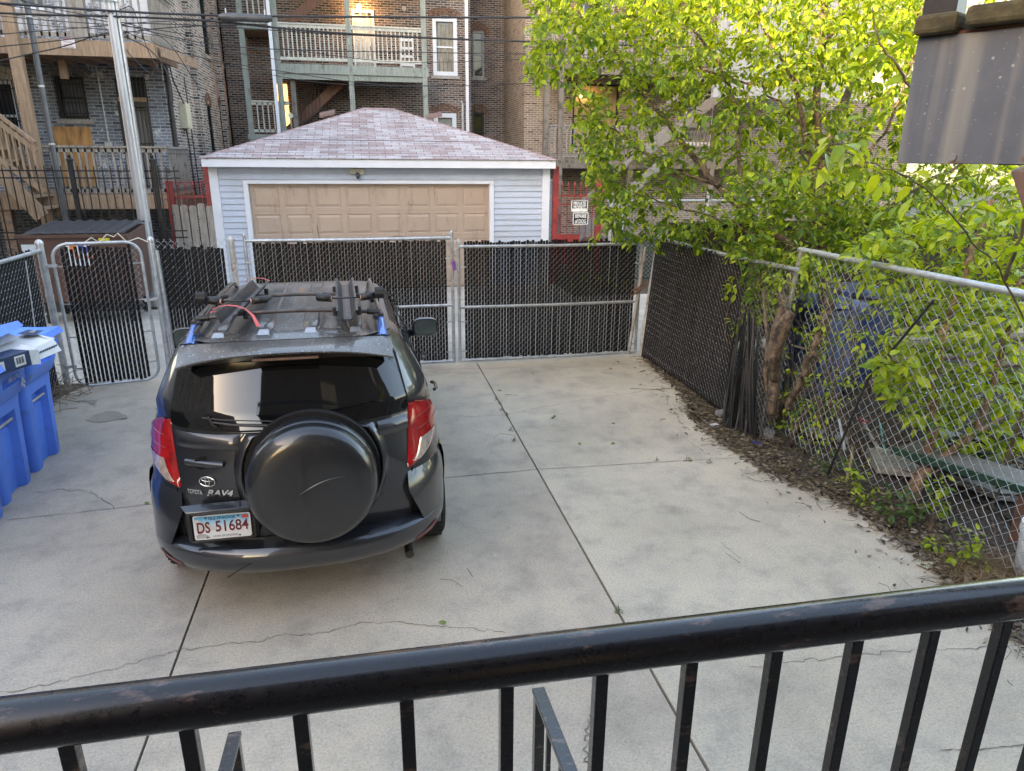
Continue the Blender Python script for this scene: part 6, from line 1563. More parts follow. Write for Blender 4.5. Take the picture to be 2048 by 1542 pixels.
# ---------------------------------------------------------------- leaf and branch helpers
import numpy as np
class Leaves:
    def __init__(s): s.b = []; s.d = []; s.n = []; s.L = []; s.W = []; s.v = []
    def add(s, b, d, n, L, W, v): s.b.append(tuple(b)); s.d.append(tuple(d)); s.n.append(tuple(n)); s.L.append(L); s.W.append(W); s.v.append(v)
    def build(s, name, mat, parent=None):
        b = np.array(s.b); d = np.array(s.d); n = np.array(s.n); L = np.array(s.L)[:,None]; W = np.array(s.W)[:,None]
        d /= np.linalg.norm(d, axis=1, keepdims=True)+1e-9
        r = np.cross(d, n); r /= np.linalg.norm(r, axis=1, keepdims=True)+1e-9; n = np.cross(r, d)
        P = [b, b+d*L*.5-n*W*.02, b+d*L-n*L*.16, b+d*L*.22+r*W*.40+n*W*.10, b+d*L*.62+r*W*.40+n*W*.06-n*L*.03, b+d*L*.22-r*W*.40+n*W*.10, b+d*L*.62-r*W*.40+n*W*.06-n*L*.03]
        V = np.stack(P, axis=1).reshape(-1, 3); k = len(b)
        o = np.arange(k)*7; F = []
        for i in o.tolist(): F += [(i,i+1,i+4,i+3),(i+1,i+2,i+4),(i,i+5,i+6,i+1),(i+1,i+6,i+2)]
        mb = MB(); mb.v = V.tolist(); mb.f = F
        return mb.build(name, mat, parent, fix=False, attr=np.repeat(np.array(s.v), 4).tolist(), smooth=False)
def rv(r, s=1): return Vector((r.gauss(0,1), r.gauss(0,1), r.gauss(0,1)))*s
def leafy(LV, r, pts, size, dens=.035, start=.25, droop=.55, vy=None, wr=.56):
    """leaves set alternately along a twig"""
    tot = sum((b-a).length for a, b in zip(pts, pts[1:])); acc = 0; nxt = tot*start; side = 1
    for a, b in zip(pts, pts[1:]):
        l = (b-a).length; d = (b-a).normalized() if l > 1e-6 else Vector((0,0,1))
        while acc + l >= nxt:
            p = a + d*(nxt-acc); s = d.cross(Vector((0,0,1)));
            s = (s.normalized() if s.length > .05 else Vector((1,0,0)))*side; side = -side
            L = size*r.choice((r.uniform(.35,.8),r.uniform(.6,1.1),r.uniform(.9,1.45))); dr = d*.55+s*.75+Vector((0,0,-droop*r.uniform(.3,1.6)))+rv(r,.28)
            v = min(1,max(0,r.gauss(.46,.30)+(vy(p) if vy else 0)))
            LV.add(p+dr.normalized()*.012, dr, Vector((0,0,1))+rv(r,.42)+dr*.2, L, L*wr*r.uniform(.85,1.15), v)
            nxt += dens*r.uniform(.5,1.5)
        acc += l
    d = (pts[-1]-pts[-2]); LV.add(pts[-1], d.normalized()+Vector((0,0,-.4))+rv(r,.2), Vector((0,0,1))+rv(r,.4), size*r.uniform(.7,1), size*.5, r.uniform(.5,1))
def spline(P, sub=5):
    out = []
    for i in range(len(P)-1):
        p0 = P[max(0,i-1)]; p1 = P[i]; p2 = P[i+1]; p3 = P[min(len(P)-1,i+2)]
        for k in range(sub):
            t = k/sub; out.append(.5*((2*p1)+(p2-p0)*t+(2*p0-5*p1+4*p2-p3)*t*t+(-p0+3*p1-3*p2+p3)*t**3))
    out.append(P[-1]); return out
def limb(mb, nodes, P, r0, r1, rnd, n=7, jit=.02, sub=5):
    pts = spline(P, sub); m = len(pts); pts = [p + (rv(rnd, jit) if 0 < i < m-1 else Vector()) for i, p in enumerate(pts)]
    rs = [(r0+(r1-r0)*(i/(m-1))**.8)*rnd.uniform(.9,1.12) for i in range(m)]
    mb.tube(pts, rs, n); nodes += [(p, q) for p, q in zip(pts, rs)]
def grow(nodes, targets, mbt, LV, rnd, size, dens=.035, vy=None, droop=.55, maxr=.012, up=.25, fac=1.0):
    pos = np.array([tuple(n[0]) for n in nodes]); rad = [n[1] for n in nodes]
    cap = len(pos)+len(targets)*4+10; buf = np.zeros((cap,3)); buf[:len(pos)] = pos; cnt = len(pos)
    dist = [min(np.linalg.norm(buf[:cnt]-np.array(t), axis=1)) for t in targets]
    for i in np.argsort(dist):
        T = targets[i]; dd = np.linalg.norm(buf[:cnt]-np.array(T), axis=1); j = int(np.argmin(dd)); S = Vector(buf[j]); D = T-S; L = D.length
        if L < .004: continue
        c = S+D*.5+Vector((0,0,up*L))+rv(rnd,.10*L); e = T+Vector((0,0,-.06*L)); K = max(3,min(7,int(L/.09)))
        pts = [S*(1-t)**2+c*2*t*(1-t)+e*t*t+(rv(rnd,.008) if 0<k_<K else Vector()) for k_, t in enumerate([k/K for k in range(K+1)])]
        r0 = min(rad[j]*.7, maxr, .003+.008*L); r1 = .0016
        mbt.tube(pts, [r0+(r1-r0)*k/K for k in range(K+1)], 4, False)
        leafy(LV, rnd, pts, size, dens, .15 if L < .5 else .35, droop, vy)
        for k in range(max(1,K//2),K+1,2):
            if cnt < cap: buf[cnt] = tuple(pts[k]); rad.append(r0+(r1-r0)*k/K); cnt += 1
        # side shoots
        for q in range(int(L/.16*fac)):
            k = rnd.randint(1,K-1) if K > 1 else 1; a = pts[k]; d2 = (pts[min(K,k+1)]-pts[k-1]).normalized()*.5+rv(rnd,.55)+Vector((0,0,.1)); l2 = rnd.uniform(.08,.24)
            p2 = [a, a+d2*l2*.5, a+d2*l2+Vector((0,0,-.03))]; mbt.tube(p2, [.0022,.0018,.0012], 3, False); leafy(LV, rnd, p2, size*.92, dens, .2, droop, vy)
def inpoly(x, y, poly):
    c = False; n = len(poly)
    for i in range(n):
        x1,y1 = poly[i]; x2,y2 = poly[(i+1)%n]
        if (y1 > y) != (y2 > y) and x < (x2-x1)*(y-y1)/(y2-y1)+x1: c = not c
    return c
def region(poly, n, ymin, ymax, rnd, holes=()):
    """points spread through the volume a crown fills, as surveyed from the porch"""
    xs_ = [p[0] for p in poly]; ys_ = [p[1] for p in poly]; out = []; tries = 0
    while len(out) < n and tries < n*60:
        tries += 1; x = rnd.uniform(min(xs_),max(xs_)); y = rnd.uniform(min(ys_),max(ys_))
        if not inpoly(x,y,poly): continue
        if any(((x-h[0])/h[2])**2+((y-h[1])/h[3])**2 < 1 and rnd.random() < h[4] for h in holes): continue
        out.append(onY(x,y,rnd.uniform(ymin,ymax)))
    return out
def scatter_region(poly, n, X0, X1, r_):
    out = []
    xs_ = [p[0] for p in poly]; ys_ = [p[1] for p in poly]
    while len(out) < n:
        x = r_.uniform(min(xs_),max(xs_)); y = r_.uniform(min(ys_),max(ys_))
        if inpoly(x,y,poly): out.append(onX(x,y,r_.uniform(X0,X1)))
    return out
Yl = lambda *a: [onY(*p) for p in a]
# ---------------------------------------------------------------- the big tree at the fence
r = random.Random(77)
tr = thing('tree', 'big tree with bright green leaves growing at the right fence post, sunlit at the top', 'tree', (0,0,0))
mb = MB(); nodes = []
base = Vector((3.98,6.1,0))
limb(mb, nodes, [base, onY(1600,770,6.05), onY(1622,710,6.1), onY(1650,640,6.3), onY(1652,560,6.6), onY(1640,470,6.9), onY(1642,380,7.2), onY(1640,300,7.4), onY(1632,200,7.6), onY(1648,70,7.9), onY(1640,-70,8.2)], .085, .035, r, 10, .012)
nodes2 = []
limb(mb, nodes, [onX(1545,830,3.62), onX(1550,740,3.62), onX(1556,680,3.62), onX(1562,630,3.66), onX(1575,560,3.85), onY(1590,500,6.4)], .050, .034, r, 12, .022)
limb(mb, nodes, [onX(1580,820,3.70), onX(1600,765,3.72), onX(1620,715,3.74), onX(1640,660,3.85), onX(1655,600,4.05), onX(1650,540,4.3)], .036, .022, r, 10, .02)
mb.tube([onX(1547,760,3.60),onX(1549,700,3.60),onX(1562,655,3.62),onX(1582,625,3.66)], [.04,.066,.080,.04], 12)
mb.tube([onX(1535,790,3.58),onX(1530,740,3.58),onX(1536,680,3.58),onX(1531,640,3.6),onX(1527,585,3.64)], [.022,.02,.018,.017,.015], 7)
A0 = onY(1590,500,6.4)
limb(mb, nodes, [A0, onY(1500,430,7.0), onY(1400,330,7.6), onY(1333,240,8.0), onY(1299,199,8.2), onY(1243,125,8.6), onY(1174,0,9.0), onY(1130,-110,9.3)], .045, .012, r, 8, .015)
limb(mb, nodes, Yl((1640,420,7.1),(1610,260,7.4),(1580,145,7.6),(1523,47,8.0),(1490,-70,8.4)), .035, .014, r, 7, .014)
limb(mb, nodes, Yl((1500,430,7.0),(1478,310,7.3),(1476,220,7.6),(1420,105,8.0),(1335,0,8.5),(1290,-80,8.8)), .028, .010, r, 7)
limb(mb, nodes, Yl((1440,370,7.3),(1330,330,7.8),(1230,262,8.3),(1150,190,8.6),(1080,130,8.9)), .020, .006, r, 6)
limb(mb, nodes, Yl((1560,500,6.5),(1440,440,7.1),(1320,405,7.6),(1240,370,8.0)), .018, .005, r, 6)
limb(mb, nodes, Yl((1648,90,7.8),(1700,0,7.9),(1760,-140,8.0)), .022, .012, r, 6)
limb(mb, nodes, Yl((1640,440,7.0),(1720,330,7.0),(1790,220,6.9),(1840,60,6.9),(1860,-70,7.0)), .022, .008, r, 6)
limb(mb, nodes, Yl((1640,300,7.4),(1560,205,7.9),(1440,150,8.4),(1330,95,9.0),(1230,20,9.4)), .018, .006, r, 6)
limb(mb, nodes, Yl((1652,560,6.6),(1720,500,6.6),(1800,470,6.6),(1880,450,6.6)), .018, .006, r, 6)
limb(mb, nodes, Yl((1575,560,6.2),(1540,600,6.0),(1500,610,5.95),(1470,640,5.9)), .012, .004, r, 6)
mb.build('trunk', MT['bark'], tr, smooth=True, fix=False)
crown = [(1060,-90),(1052,60),(1045,140),(1070,185),(1120,170),(1150,235),(1120,260),(1160,300),(1150,345),(1200,420),(1225,500),(1262,490),(1290,440),(1360,500),(1420,520),(1480,560),(1475,620),(1540,640),(1600,600),(1700,540),(1800,490),(1900,470),(2060,450),(2060,-90)]
top_tint = lambda p: (p.z-4.3)*.16  # leaf colour lightens with height: younger, yellower leaves at the top
tips = region(crown, 1850, 6.6, 9.2, r, [(1365,270,55,45,.7),(1110,230,40,70,.85),(1520,300,40,50,.5),(1250,340,50,30,.6),(1165,410,20,40,.8),(1330,420,40,20,.5),(1590,480,60,50,.5),(1120,370,60,60,.95)])
tips += region([(1060,-90),(1052,60),(1060,120),(1200,150),(1400,180),(1700,160),(1850,100),(1860,-90)], 1000, 7.4, 9.8, r)
tips += region([(1450,350),(1640,330),(1900,400),(1800,480),(1700,520),(1600,590),(1500,600),(1470,520)], 520, 5.9, 7.0, r)
tips += region([(1160,300),(1240,330),(1330,420),(1320,500),(1255,495),(1215,470),(1180,400)], 60, 7.7, 8.6, r)
tb = MB(); LV = Leaves(); grow(nodes, tips, tb, LV, r, .086, .029, top_tint)
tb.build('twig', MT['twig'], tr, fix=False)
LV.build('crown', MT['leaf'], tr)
NL = len(LV.b)
# small shrubby growth round its foot
def shrub(name, label, base, targets, size, mat, seed, group=None, stem=.006, dens=.03):
    r_ = random.Random(seed); t = thing(name, label, 'plant', (0,0,0), 0, group); nd = [(Vector(base)+Vector((0,0,h)), stem) for h in (0,.05)]
    s_ = MB(); s_.tube([nd[0][0], nd[1][0]], stem, 5); L_ = Leaves(); grow(nd, targets, s_, L_, r_, size, dens, None, .3, stem, .1)
    s_.build('stem', MT['twig'], t, fix=False); L_.build('foliage', mat, t); return t
# ---------------------------------------------------------------- dark tree beyond and saplings on the right
t = thing('tree', 'dark leaning tree further back behind the brown board fence', 'tree', (0,0,0)); r = random.Random(31); mb = MB(); nodes = []
limb(mb, nodes, [Vector((7.2,9.8,0)), onY(1700,520,10), onY(1660,400,10.2), onY(1655,300,10.4), onY(1700,180,10.8), onY(1760,60,11)], .14, .05, r, 8)
limb(mb, nodes, Yl((1660,400,10.2),(1600,300,10.6),(1540,240,11),(1480,180,11.4)), .05, .02, r, 7)
limb(mb, nodes, Yl((1690,480,10),(1800,400,10.2),(1900,340,10.4),(2040,280,10.6)), .05, .02, r, 7)
mb.build('trunk', MT['barkdark'], t, smooth=True, fix=False)
tips = region([(1450,350),(1500,150),(1700,30),(1850,0),(2060,300),(2060,470),(1800,440),(1600,430)], 400, 9.8, 12, r)
tb = MB(); L2 = Leaves(); grow(nodes, tips, tb, L2, r, .10, .045); tb.build('twig', MT['twig'], t, fix=False); L2.build('crown', MT['leaf'], t)
# sapling clump growing through the near fence
t = thing('tree', 'two stemmed sapling with peeling bark growing through the open mesh fence', 'tree', (0,0,0)); r = random.Random(8); mb = MB(); nodes = []
sb = onZ(1828,1008)
YS = sb.y
limb(mb, nodes, [sb, onY(1838,965,YS+.02), onY(1873,932,YS+.05), onY(1935,873,YS+.12), onY(1958,850,YS+.2), onY(1990,760,YS+.3), onY(2015,660,YS+.4), onY(2040,560,YS+.5)], .040, .018, r, 9, .007)
limb(mb, nodes, [onY(1935,873,YS+.12), onY(1985,848,YS+.15), onY(2048,820,YS+.2)], .018, .012, r, 7, .006)
limb(mb, nodes, [Vector((4.2,YS+.15,0)), onY(1852,925,YS+.15), onY(1862,850,YS+.2), onY(1868,780,YS+.25), onY(1880,700,YS+.35), onY(1905,620,YS+.5), onY(1930,540,YS+.6), onY(1958,470,YS+.8), onY(1985,400,YS+.9)], .042, .02, r, 9, .008)
mb.build('trunk', plain('peeling_bark',(.23,.14,.085),.9,0,.45,18,((.08,.055,.04),14,.55),0,.9,40,(1,1,.25)), t, smooth=True, fix=False)
tips = region([(1770,680),(1860,640),(1960,600),(2060,600),(2060,900),(1960,930),(1880,900),(1800,830),(1740,760)], 480, YS-.05, YS+.9, r)
tips += region([(1700,480),(1850,430),(2060,400),(2060,600),(1900,620),(1800,640),(1720,560)], 420, YS+.2, YS+1.6, r)
tb = MB(); L3 = Leaves(); grow(nodes, tips, tb, L3, r, .100, .045, None, .25, fac=.5); tb.build('twig', MT['twig'], t, fix=False); L3.build('crown', MT['leaf'], t)
# near branch with large leaves, from a sapling outside the frame on the right
t = thing('tree', 'near sapling branch with large leaves reaching left under the steel landing', 'tree', (0,0,0)); r = random.Random(12); mb = MB(); nodes = []
limb(mb, nodes, [Vector((3.95,3.0,0)), Vector((3.9,3.15,1.2)), onD(2010,560,3.75), onD(1957,498,3.5), onD(1882,405,3.2), onD(1800,347,3.0), onD(1720,318,2.85), onD(1660,285,2.75)], .0065, .0025, r, 7, .004)
limb(mb, nodes, [onD(2010,560,3.75), onD(2040,470,3.6), onD(2060,380,3.4)], .012, .006, r, 6, .004)
mb.build('trunk', MT['twig'], t, smooth=True, fix=False)
tips = [onD(x,y,d) for x,y,d in ((1640,262,2.7),(1690,240,2.75),(1735,262,2.8),(1650,330,2.75),(1705,360,2.85),(1600,345,2.7),(1760,370,2.95),(1690,300,2.6),(1730,300,2.7),(1820,400,3.1),(1770,420,3.1),(1850,440,3.3),(1900,470,3.4),(1900,370,3.2),(1960,400,3.3),(2000,360,3.2),(2030,430,3.4),(1980,450,3.5),(1940,340,3.2),(2010,500,3.6),(1860,350,3.2))]
tb = MB(); L4 = Leaves(); grow(nodes, tips, tb, L4, r, .092, .040, lambda p:.15, .6, .005, .1, fac=.25); tb.build('twig', MT['twig'], t, fix=False); L4.build('crown', MT['leaf'], t)
t = thing('tree', 'thin hanging branch with big leaves beside the upper left edge of the steel plate', 'tree', (0,0,0)); r = random.Random(13); mb = MB(); nodes = []
limb(mb, nodes, [Vector((4.9,4.2,0)), Vector((4.9,4.1,2.3)), onD(1960,320,4.5), onD(1870,250,4.2), onD(1828,185,4.1), onD(1790,130,4.0), onD(1755,75,4.0), onD(1745,20,4.0)], .016, .004, r, 6, .004)
mb.build('trunk', MT['twig'], t, smooth=True, fix=False)
tips = [onD(x,y,d) for x,y,d in ((1760,60,4.0),(1730,90,4.0),(1775,105,4.0),(1750,130,4.0),(1800,60,4.1),(1720,130,4.1),(1810,150,4.1),(1830,90,4.2))]
tb = MB(); L4 = Leaves(); grow(nodes, tips, tb, L4, r, .10, .045, None, .6, .005, .1, fac=.25); tb.build('twig', MT['twig'], t, fix=False); L4.build('crown', MT['leaf'], t)
print('LEAVES', NL, len(L2.b), len(L3.b))
# tangle of stems where the fences meet, and dry vines under the left fence
r = random.Random(44)
t = thing('shrub', 'tangle of bare and leafy stems growing through the mesh by the big tree', 'plant', (0,0,0)); mb = MB(); nodes = []
for k in range(26):
    b0 = Vector((r.uniform(3.75,4.5), r.uniform(4.9,6.3), 0)); x1_ = r.uniform(1500,1760); y1_ = r.uniform(500,720)
    e0 = onX(x1_, y1_, b0.x+r.uniform(-.05,.3)); mid_ = (b0+e0)/2+rv(r,.12)
    limb(mb, nodes, [b0, mid_, e0], r.uniform(.006,.02), .004, r, 5, .02)
mb.build('stem', MT['bark'], t, smooth=True, fix=False)
tips = scatter_region([(1500,520),(1640,500),(1800,560),(1790,700),(1700,800),(1640,880),(1560,880),(1520,700)], 260, 3.7, 4.6, r)
tb = MB(); L6 = Leaves(); grow(nodes, tips, tb, L6, r, .060, .05, None, .4, .005, .1, fac=.4); tb.build('twig', MT['twig'], t, fix=False); L6.build('foliage', MT['leaf'], t)
mb = MB()
for k in range(70):
    p = Vector((r.uniform(-3.52,-3.32), r.uniform(7.6,8.45), r.uniform(0,.25))); q = p+rv(r,.16); m_ = (p+q)/2+rv(r,.08); q.z = abs(q.z)*.8; m_.z = abs(m_.z)
    mb.tube(spline([p,m_,q],4), .0035, 4, False)
tag(mb.build('dry_vine', plain('dry_vine_brown',(.20,.15,.10),.9,0,.3,10)), 'tangle of dry brown vines at the foot of the walk gate post', 'dry vines', None, 'stuff')
# vine climbing on the near fence rail and post
r = random.Random(51)
t = thing('vine', 'leafy creeper hanging over the fence post between the slatted and the open mesh', 'plant', (0,0,0)); mb = MB(); nodes = []
limb(mb, nodes, [onX(1552,800,3.82), onX(1560,740,3.78), onX(1556,690,3.75), onX(1540,620,3.72), onX(1520,560,3.75), onX(1500,520,3.8)], .012, .006, r, 6, .008)
limb(mb, nodes, [onX(1560,740,3.78), onX(1590,600,3.9), onX(1630,520,4.0)], .010, .005, r, 6, .008)
mb.build('stem', MT['twig'], t, fix=False)
tips = scatter_region([(1450,470),(1620,480),(1650,560),(1600,620),(1530,640),(1470,690),(1445,600)], 170, 3.6, 4.1, r)
tb = MB(); L5 = Leaves(); grow(nodes, tips, tb, L5, r, .070, .035, lambda p:-.05, .5, .006, .1, fac=.6); tb.build('twig', MT['twig'], t, fix=False); L5.build('foliage', MT['leaf'], t)
# ---------------------------------------------------------------- weeds and seedlings
def gp_(x, y, h=0): p = onZ(x,y); return Vector((p.x,p.y,h))
def around(c, n, rad, h0, h1, r_): return [Vector(c)+Vector((r_.uniform(-rad,rad), r_.uniform(-rad,rad), r_.uniform(h0,h1))) for _ in range(n)]
r = random.Random(61)
WG = 'weeds along the right fence'
for i,(x,y,n_,rad,h,sz,lab) in enumerate(((1800,1040,12,.14,.22,.06,'bushy weed at the foot of the two stemmed sapling'),(1862,1040,7,.08,.34,.07,'leafy shoot sprouting from a cut stump right of the bushy weed'),(1925,1140,6,.08,.28,.065,'seedling with a dry twisted stem near the white bucket'),(1665,945,8,.12,.16,.045,'low weed beside the cut pale stake'),(1630,900,7,.12,.2,.05,'weed under the end of the open mesh'),(1560,800,7,.10,.32,.06,'leafy weed at the foot of the big tree'),(1588,872,6,.1,.2,.06,'weed between the broken brick and the mesh'),(1700,985,5,.08,.25,.06,'thin seedling in front of the mesh left of the sapling'),(1735,1015,5,.08,.15,.05,'tiny seedling at the slab edge'),(1860,1100,3,.04,.10,.05,'small yellow green sprout near the paper scrap'),(1310,640,0,0,0,0,''),(1340,715,4,.04,.15,.05,'tiny sprout at the base of the slatted fence corner'),(1600,850,8,.12,.3,.07,'bright weed in front of the mesh by the tree foot'))):
    if not n_: continue
    b = gp_(x,y); shrub('weed', lab, b, around(b, int(n_*2.6), rad*1.25, h*.25, h*1.15, r), sz*.95, MT['leafdark'] if i in (0,3,5) else MT['leaf'], 100+i, WG)
for i,(x,y,wl) in enumerate(((1004,822,'second of the cluster halfway along'),(994,800,'farthest from the porch'),(1012,832,'largest, middle of the cluster'),(1020,862,'near the arched twig'),(1236,1222,'alone, close to the black handrail'),(1030,882,'nearest of the far cluster'),(999,809,'between the two farthest tufts'))):
    b = gp_(x,y); 
    sb_ = shrub('joint_weed', 'tiny green weed in the long dark driveway joint, '+wl, b, around(b, 4, .03, .01, .035, r), .016, MT['leafdark'], 200+i, 'weeds in the driveway joint', .0015, .012)
for i,(x,y,wl) in enumerate(((1312,923,'left one'),(1372,921,'middle one'),(1420,924,'right one, nearest the fence'))):
    b = gp_(x,y); 
    shrub('joint_weed', 'flat green weed tuft in the crosswise driveway joint, '+wl, b, around(b, 4, .04, .004, .02, r), .014, MT['leafdark'], 220+i, 'weeds in the crosswise joint', .0015, .012)
# weeds in the alley beyond
b = Vector((-1.75,13.2,0)); shrub('weed', 'green weed against the wall beyond the black slatted panel', b, around(b, 14, .3, .1, .5, r), .08, MT['leaf'], 240)
b = Vector((4.4,13.4,0)); shrub('weed', 'green growth by the alley right of the garage', b, around(b, 20, .6, .1, .5, r), .08, MT['leaf'], 241)
# ---------------------------------------------------------------- litter strip: dead leaves, twigs
r = random.Random(71); lv = Leaves(); tw = MB()
DL = leafmat('dead_leaf', (.035,.024,.018), (.095,.068,.048), (.27,.22,.165), .05)
for k in range(8500):
    y = r.uniform(1.8,8.6); xe = 3.3
    for a, b in zip(edge, edge[1:]):
        if b[1] <= y <= a[1]: xe = a[0]+(b[0]-a[0])*(a[1]-y)/(a[1]-b[1]+1e-9); break
    x = xe-.06+abs(r.gauss(0,.32)) if r.random() < .965 else xe-abs(r.gauss(0,.2))
    if x > 4.8: continue
    z = .006+r.uniform(0,.02)+(0 if x < xe else -.01)
    L_ = r.uniform(.015,.060)
    a = r.uniform(0,2*pi)
    if r.random() < .82: lv.add((x,y,z), (cos(a),sin(a),r.uniform(-.15,.35)), (r.gauss(0,.4),r.gauss(0,.4),1), L_, L_*r.uniform(.3,.7), r.random())
    else:
        l = r.uniform(.04,.20); tw.tube([(x,y,z+.004),(x+cos(a)*l*.5,y+sin(a)*l*.5,z+r.uniform(0,.02)),(x+cos(a+.3)*l,y+sin(a+.3)*l,z+.004)], r.uniform(.0012,.003), 3, False)
o = lv.build('leaf_litter', DL); tag(o, 'brown dead leaves along the right edge of the driveway', 'leaf litter', None, 'stuff')
o = tw.build('twig_litter', MT['twig']); tag(o, 'dry twigs scattered along the right edge of the driveway', 'twig litter', None, 'stuff')
# dry grass tuft near the bucket
mb = MB()
for k in range(420):
    c = gp_(r.uniform(1900,2060), r.uniform(1120,1190)); a = r.uniform(0,2*pi); l = r.uniform(.08,.28)
    mb.tube([c, c+Vector((cos(a)*l*.4,sin(a)*l*.4,l*.35)), c+Vector((cos(a)*l,sin(a)*l,l*.12))], .0016, 3, False)
tag(mb.build('dry_grass', plain('straw',(.24,.17,.10),.9,0,.3,10)), 'dry straw coloured grass at the lower right corner by the fence', 'dry grass', None, 'stuff')
# loose twigs and leaves on the slab
for i,(pts,w) in enumerate((([(1478,1025),(1500,1040),(1520,1045)],.004),([(1450,1107),(1480,1128)],.003),([(1440,1085),(1480,1118)],.002),([(880,1160),(905,1162),(925,1175)],.003),([(935,1138),(945,1155)],.004),([(1010,790),(1035,792)],.003),([(1260,778),(1300,780),(1345,778)],.005),([(1820,1082),(1860,1088),(1890,1075)],.008),([(1700,1005),(1790,1050),(1880,1110)],.006),([(1500,920),(1520,945),(1515,950)],.005),([(1350,775),(1400,800),(1450,840)],.004),([(985,878),(1000,868),(1030,872)],.0025))):
    P_ = [onZ(*p)+Vector((0,0,.006+w/2)) for p in pts]; mb = MB(); mb.tube(P_, w/2, 4); 
    tag(mb.build('fallen_twig', MT['twig']), 'thin brown fallen twig lying on the concrete, '+('leftmost, left of centre','right of centre, long straight','right of centre, palest','curved, right behind the car','short dark, behind the car','pale, beside the long joint','long, toward the fence','thick, near the white paper scrap','long, along the slab edge','hooked, near the crossing joint','pale, under the slatted fence','arched, across the long joint')[i], 'twig', 'fallen twigs on the driveway')
GL = leafmat('fallen_leaf', (.08,.15,.03), (.11,.2,.04), (.15,.25,.05), .1)
for i,(x,y,w_) in enumerate(((893,1249,'near the car shadow behind the bumper'),(1108,838,'on the slab, left one of the upper pair'),(1112,832,'on the slab, right one of the upper pair'),(1157,886,'on the slab, middle of three'),(1223,846,'on the slab, farthest right'),(1229,886,'on the slab, lower right'),(1065,745,'close to the gate'),(995,781,'just right of the long joint'),(289,1006,'left of the car near the cross joint'))):
    l_ = Leaves(); p = onZ(x,y); a = r.uniform(0,6); l_.add((p.x,p.y,.006),(cos(a),sin(a),.1),(.1,.1,1),.055,.035,r.random()); tag(l_.build('fallen_leaf', GL), 'single green fallen leaf '+w_, 'leaf', 'green leaves lying on the driveway')
# ---------------------------------------------------------------- loose slats, bag, brick, paper
t = thing('slat_bundle', 'bundle of long loose black slats leaning on the fence', 'slats', (0,0,0)); r = random.Random(81)
mb = MB()
for k in range(64):
    xb_ = 1446+(k%22)*3.6+r.uniform(-3,3); yb = 850+ (xb_-1448)*.40+r.uniform(-7,7); b = onZ(xb_,yb); b.z = .02
    tp = onX(1478+(xb_-1448)*.62+r.uniform(-14,14), r.uniform(625,720), 3.60+r.uniform(-.03,.0)); tp.y = b.y+.35+r.uniform(-.1,.15)+ (0); hh = r.choice((625,640,660,690,720,760)); tp = onY(1482+(xb_-1448)*(.45+.004*(hh-625))+r.uniform(-12,14), hh+r.uniform(-14,14), b.y+.26)
    mid_ = (b+tp)/2+Vector((r.uniform(-.10,-.02),-.04,0)); P_ = [b*(1-t_)**2+mid_*2*t_*(1-t_)+tp*t_*t_ for t_ in [i/7 for i in range(8)]]
    s_ = Vector((r.uniform(.5,1),r.uniform(-.5,.5),0)).normalized()*.010
    mb.grid([[p-s_,p+Vector((0,-.003,0)),p+s_] for p in P_]); mb.grid([[p-s_+Vector((0,.004,0)),p+s_+Vector((0,.004,0))] for p in P_])
mb.build('slat_strip', plain('loose_slat',(.014,.0145,.016),.55,0,.4,10,((.045,.046,.05),30,.62)), t)
mb = MB(); c = onZ(1514,888); mb.lathe([(.001,.005),(.045,.005),(.05,.012),(.001,.014)],16,'z',(c.x,c.y,.0)); tag(mb.build('round_cap', plain('navy_cap',(.03,.03,.10),.5)), 'dark blue round cap lying under the loose slats', 'cap')
mb = MB(); c = onZ(1428,802); rws = []
for i in range(7):
    z = .02+.13*i/6; rws.append([(c.x+(.055-.03*i/6)*(1+r.uniform(-.35,.35))*cos(2*pi*k/12), c.y+(.055-.03*i/6)*(1+r.uniform(-.35,.35))*sin(2*pi*k/12), z+r.uniform(-.01,.01)) for k in range(12)])
mb.grid(rws, close_u=True); mb.poly(rws[-1]); tag(mb.build('plastic_bag', plain('white_bag',(.62,.62,.62),.5)), 'crumpled white plastic bag at the foot of the slatted fence', 'bag')
def chunk(name, x, y, s, mat, label, cat, rz, rx=.3):
    c = onZ(x,y); m_ = MB(); m_.box(-s[0]/2,s[0]/2,-s[1]/2,s[1]/2,-s[2]/2,s[2]/2); o = m_.build(name, mat, None, bevel=min(.01, s[2]*.3)); o.location = (c.x,c.y,s[2]/2+.012); o.rotation_euler = (rx,0,rz); return tag(o, label, cat)
chunk('brick', 1537, 874, (.16,.10,.05), plain('grey_brick',(.14,.135,.135),.9,0,.2,12), 'grey broken paving brick right of the loose slats', 'brick', .9, .35)
chunk('brick', 1443, 833, (.12,.09,.05), plain('grey_stone',(.20,.19,.175),.9,0,.3,12), 'mossy grey stone block left of the loose slats', 'brick', .3, .2)
chunk('paper_scrap', 1850, 1131, (.11,.07,.004), plain('card_scrap',(.42,.38,.27),.8,0,.1,12), 'pale cardboard scrap at the slab edge near the dry grass', 'paper', .5, .03)
chunk('paper_scrap', 1428, 852, (.09,.04,.01), plain('white_scrap',(.5,.5,.5),.7,0,.1,12), 'small white scrap beside the mossy stone', 'paper', .2, .05)
c = onZ(1692, 965); mb = MB(); mb.tube([(c.x,c.y,0),(c.x+.04,c.y+.03,.17),(c.x+.055,c.y+.06,.30)], [.014,.012,.012], 7); tag(mb.build('cut_stake', plain('cut_stem',(.25,.22,.10),.8,0,.3,20)), 'pale yellowish cut stem sticking up before the mesh', 'stump')
c = onZ(1858, 1068); mb = MB(); mb.tube([(c.x,c.y,0),(c.x+.03,c.y+.01,.22)], [.018,.014], 7); tag(mb.build('cut_stake', MT['bark']), 'small cut brown stump at the slab edge', 'stump')
